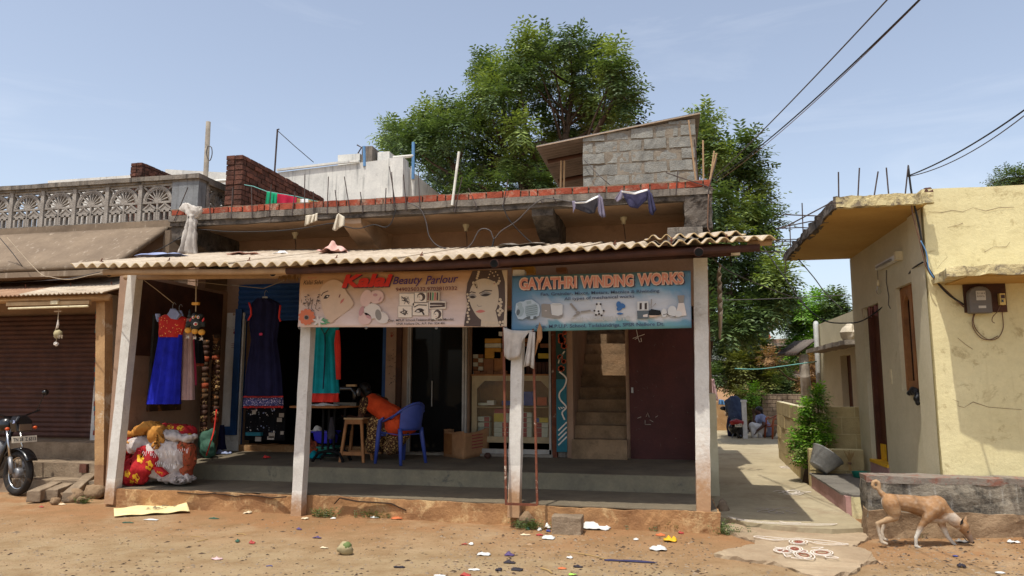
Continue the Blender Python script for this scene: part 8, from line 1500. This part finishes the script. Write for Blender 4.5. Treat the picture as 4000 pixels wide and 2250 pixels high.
for r_ in S: scrap(*r_)
p = atz(1348, 2158); hk = thing('coconut_husk', 'pale green coconut husk on the bare earth', 'coconut husk', p); o = MB().rock((p.x, p.y, .035), (.075,.062,.058), 9, 14, 9, .14).build('husk', 'coconut', hk, True); MB().rock((p.x+.02, p.y-.016, .058), (.042,.038,.04), 4, 10, 7, .15).build('green_rind', 'coconut_green', hk, True)
random.seed(29)
def stick(label, x0, y0, x1, y1, r, m='cl_tan'): a, c = atz(x0, y0), atz(x1, y1); a.z = gz(a.x, a.y)+r; c.z = gz(c.x, c.y)+r*1.6; tag(MB().tube([a, a.lerp(c, .5)+Vector((.01, .01, .004)), c], r, 5).build('twig', m, None, loc=a), label, 'twig')
for s in (('long straw beside the purple grey strip',2210,2152,2372,2182,.004),('pale straw at the left foreground',770,2112,812,2104,.004),('pale straw nearest the coconut husk on its left',926,2082,960,2090,.004),('short straw left of the foil wrapper',745,2090,782,2093,.003),('cream husk strip in the trodden earth',2112,2214,2156,2236,.006),('blue drinking straw in the lower left',1040,2206,1064,2208,.004)): stick(*s, **({'m': 'rubbish_blue'} if 'blue' in s[0] else {}))
# weeds along the platform foot
def weed(label, px, py, r, n, seed):
    rnd = random.Random(seed); p = atz(px, py); t = thing('weed', label, 'weed', p); b = MB()
    for k in range(n):
        a = rnd.random()*6.28; q = Vector((p.x+r*rnd.gauss(0, .5), p.y+r*.4*rnd.gauss(0, .5), .0)); frond(b, q, Vector((math.cos(a)*.6, math.sin(a)*.6, .7+rnd.random())), .07+.08*rnd.random(), 4, .026, .22, rnd)
    b.build('leaves', 'weed', t)
for w_ in (('weed tuft at the platform foot behind the yellow sack',575,1966,.14,50,1),('sprawling weed right of the first tuft by the platform',640,1974,.14,40,2),('weed by the second post with a purple flower scrap',1262,2016,.16,60,3),('weed patch with white paper strip by the platform',1466,2018,.18,60,4),('thick weed patch with the orange wrapper',1610,2016,.24,90,5),('weeds left of the concrete block',2080,2062,.2,80,6),('weeds along the platform right of the white bag',2500,2060,.3,70,7),('weed patch nearest the lane corner post',2640,2066,.26,90,8),('weed tuft at the broken edge of the apron',2850,2086,.16,40,9),('dry tuft on the earth before the lane corner post',2800,2068,.14,30,10),('small weed beside the leaning post foot',330,1965,.1,30,11),('grass tuft under the low wall behind the dog',3640,2104,.16,40,12)): weed(*w_)
# grit, dry leaves and chips: uncountable
random.seed(37); b = MB()
for k in range(6800):
    px, py = random.uniform(-60, 4060), 2010+260*random.random()**.8
    if px < 1700 and random.random() < .6: continue
    p = atz(px, py)
    if 2780 < px < 3420 and py < 2240 and random.random() < .9: continue
    if p.y > 8.0 and -7.2 < p.x < .6: continue
    z = gz(p.x, p.y); s = random.uniform(.004, .013)*(1.6 if random.random() < .1 else 1); a = random.random()*6.28; b.m = random.choice((0,0,0,0,1,1,1,1,3,3,2) if random.random() < .35 else (0,0,0,1,1,3)); l = s*random.uniform(1, 2.4); u = Vector((math.cos(a), math.sin(a), 0)); v = Vector((-u.y, u.x, 0)); c = Vector((p.x, p.y, z)); h = s*random.uniform(.3, .9)
    b.add([c-u*l, c-v*s, c+u*l, c+v*s, c+Vector((0, 0, h))], [(0,1,4),(1,2,4),(2,3,4),(3,0,4)])
tag(b.build('grit', ['stone_block','bark','pipe_tan','stone_earth']), 'grit, chips and dry leaf bits trodden into the earth', None, None, 'stuff')
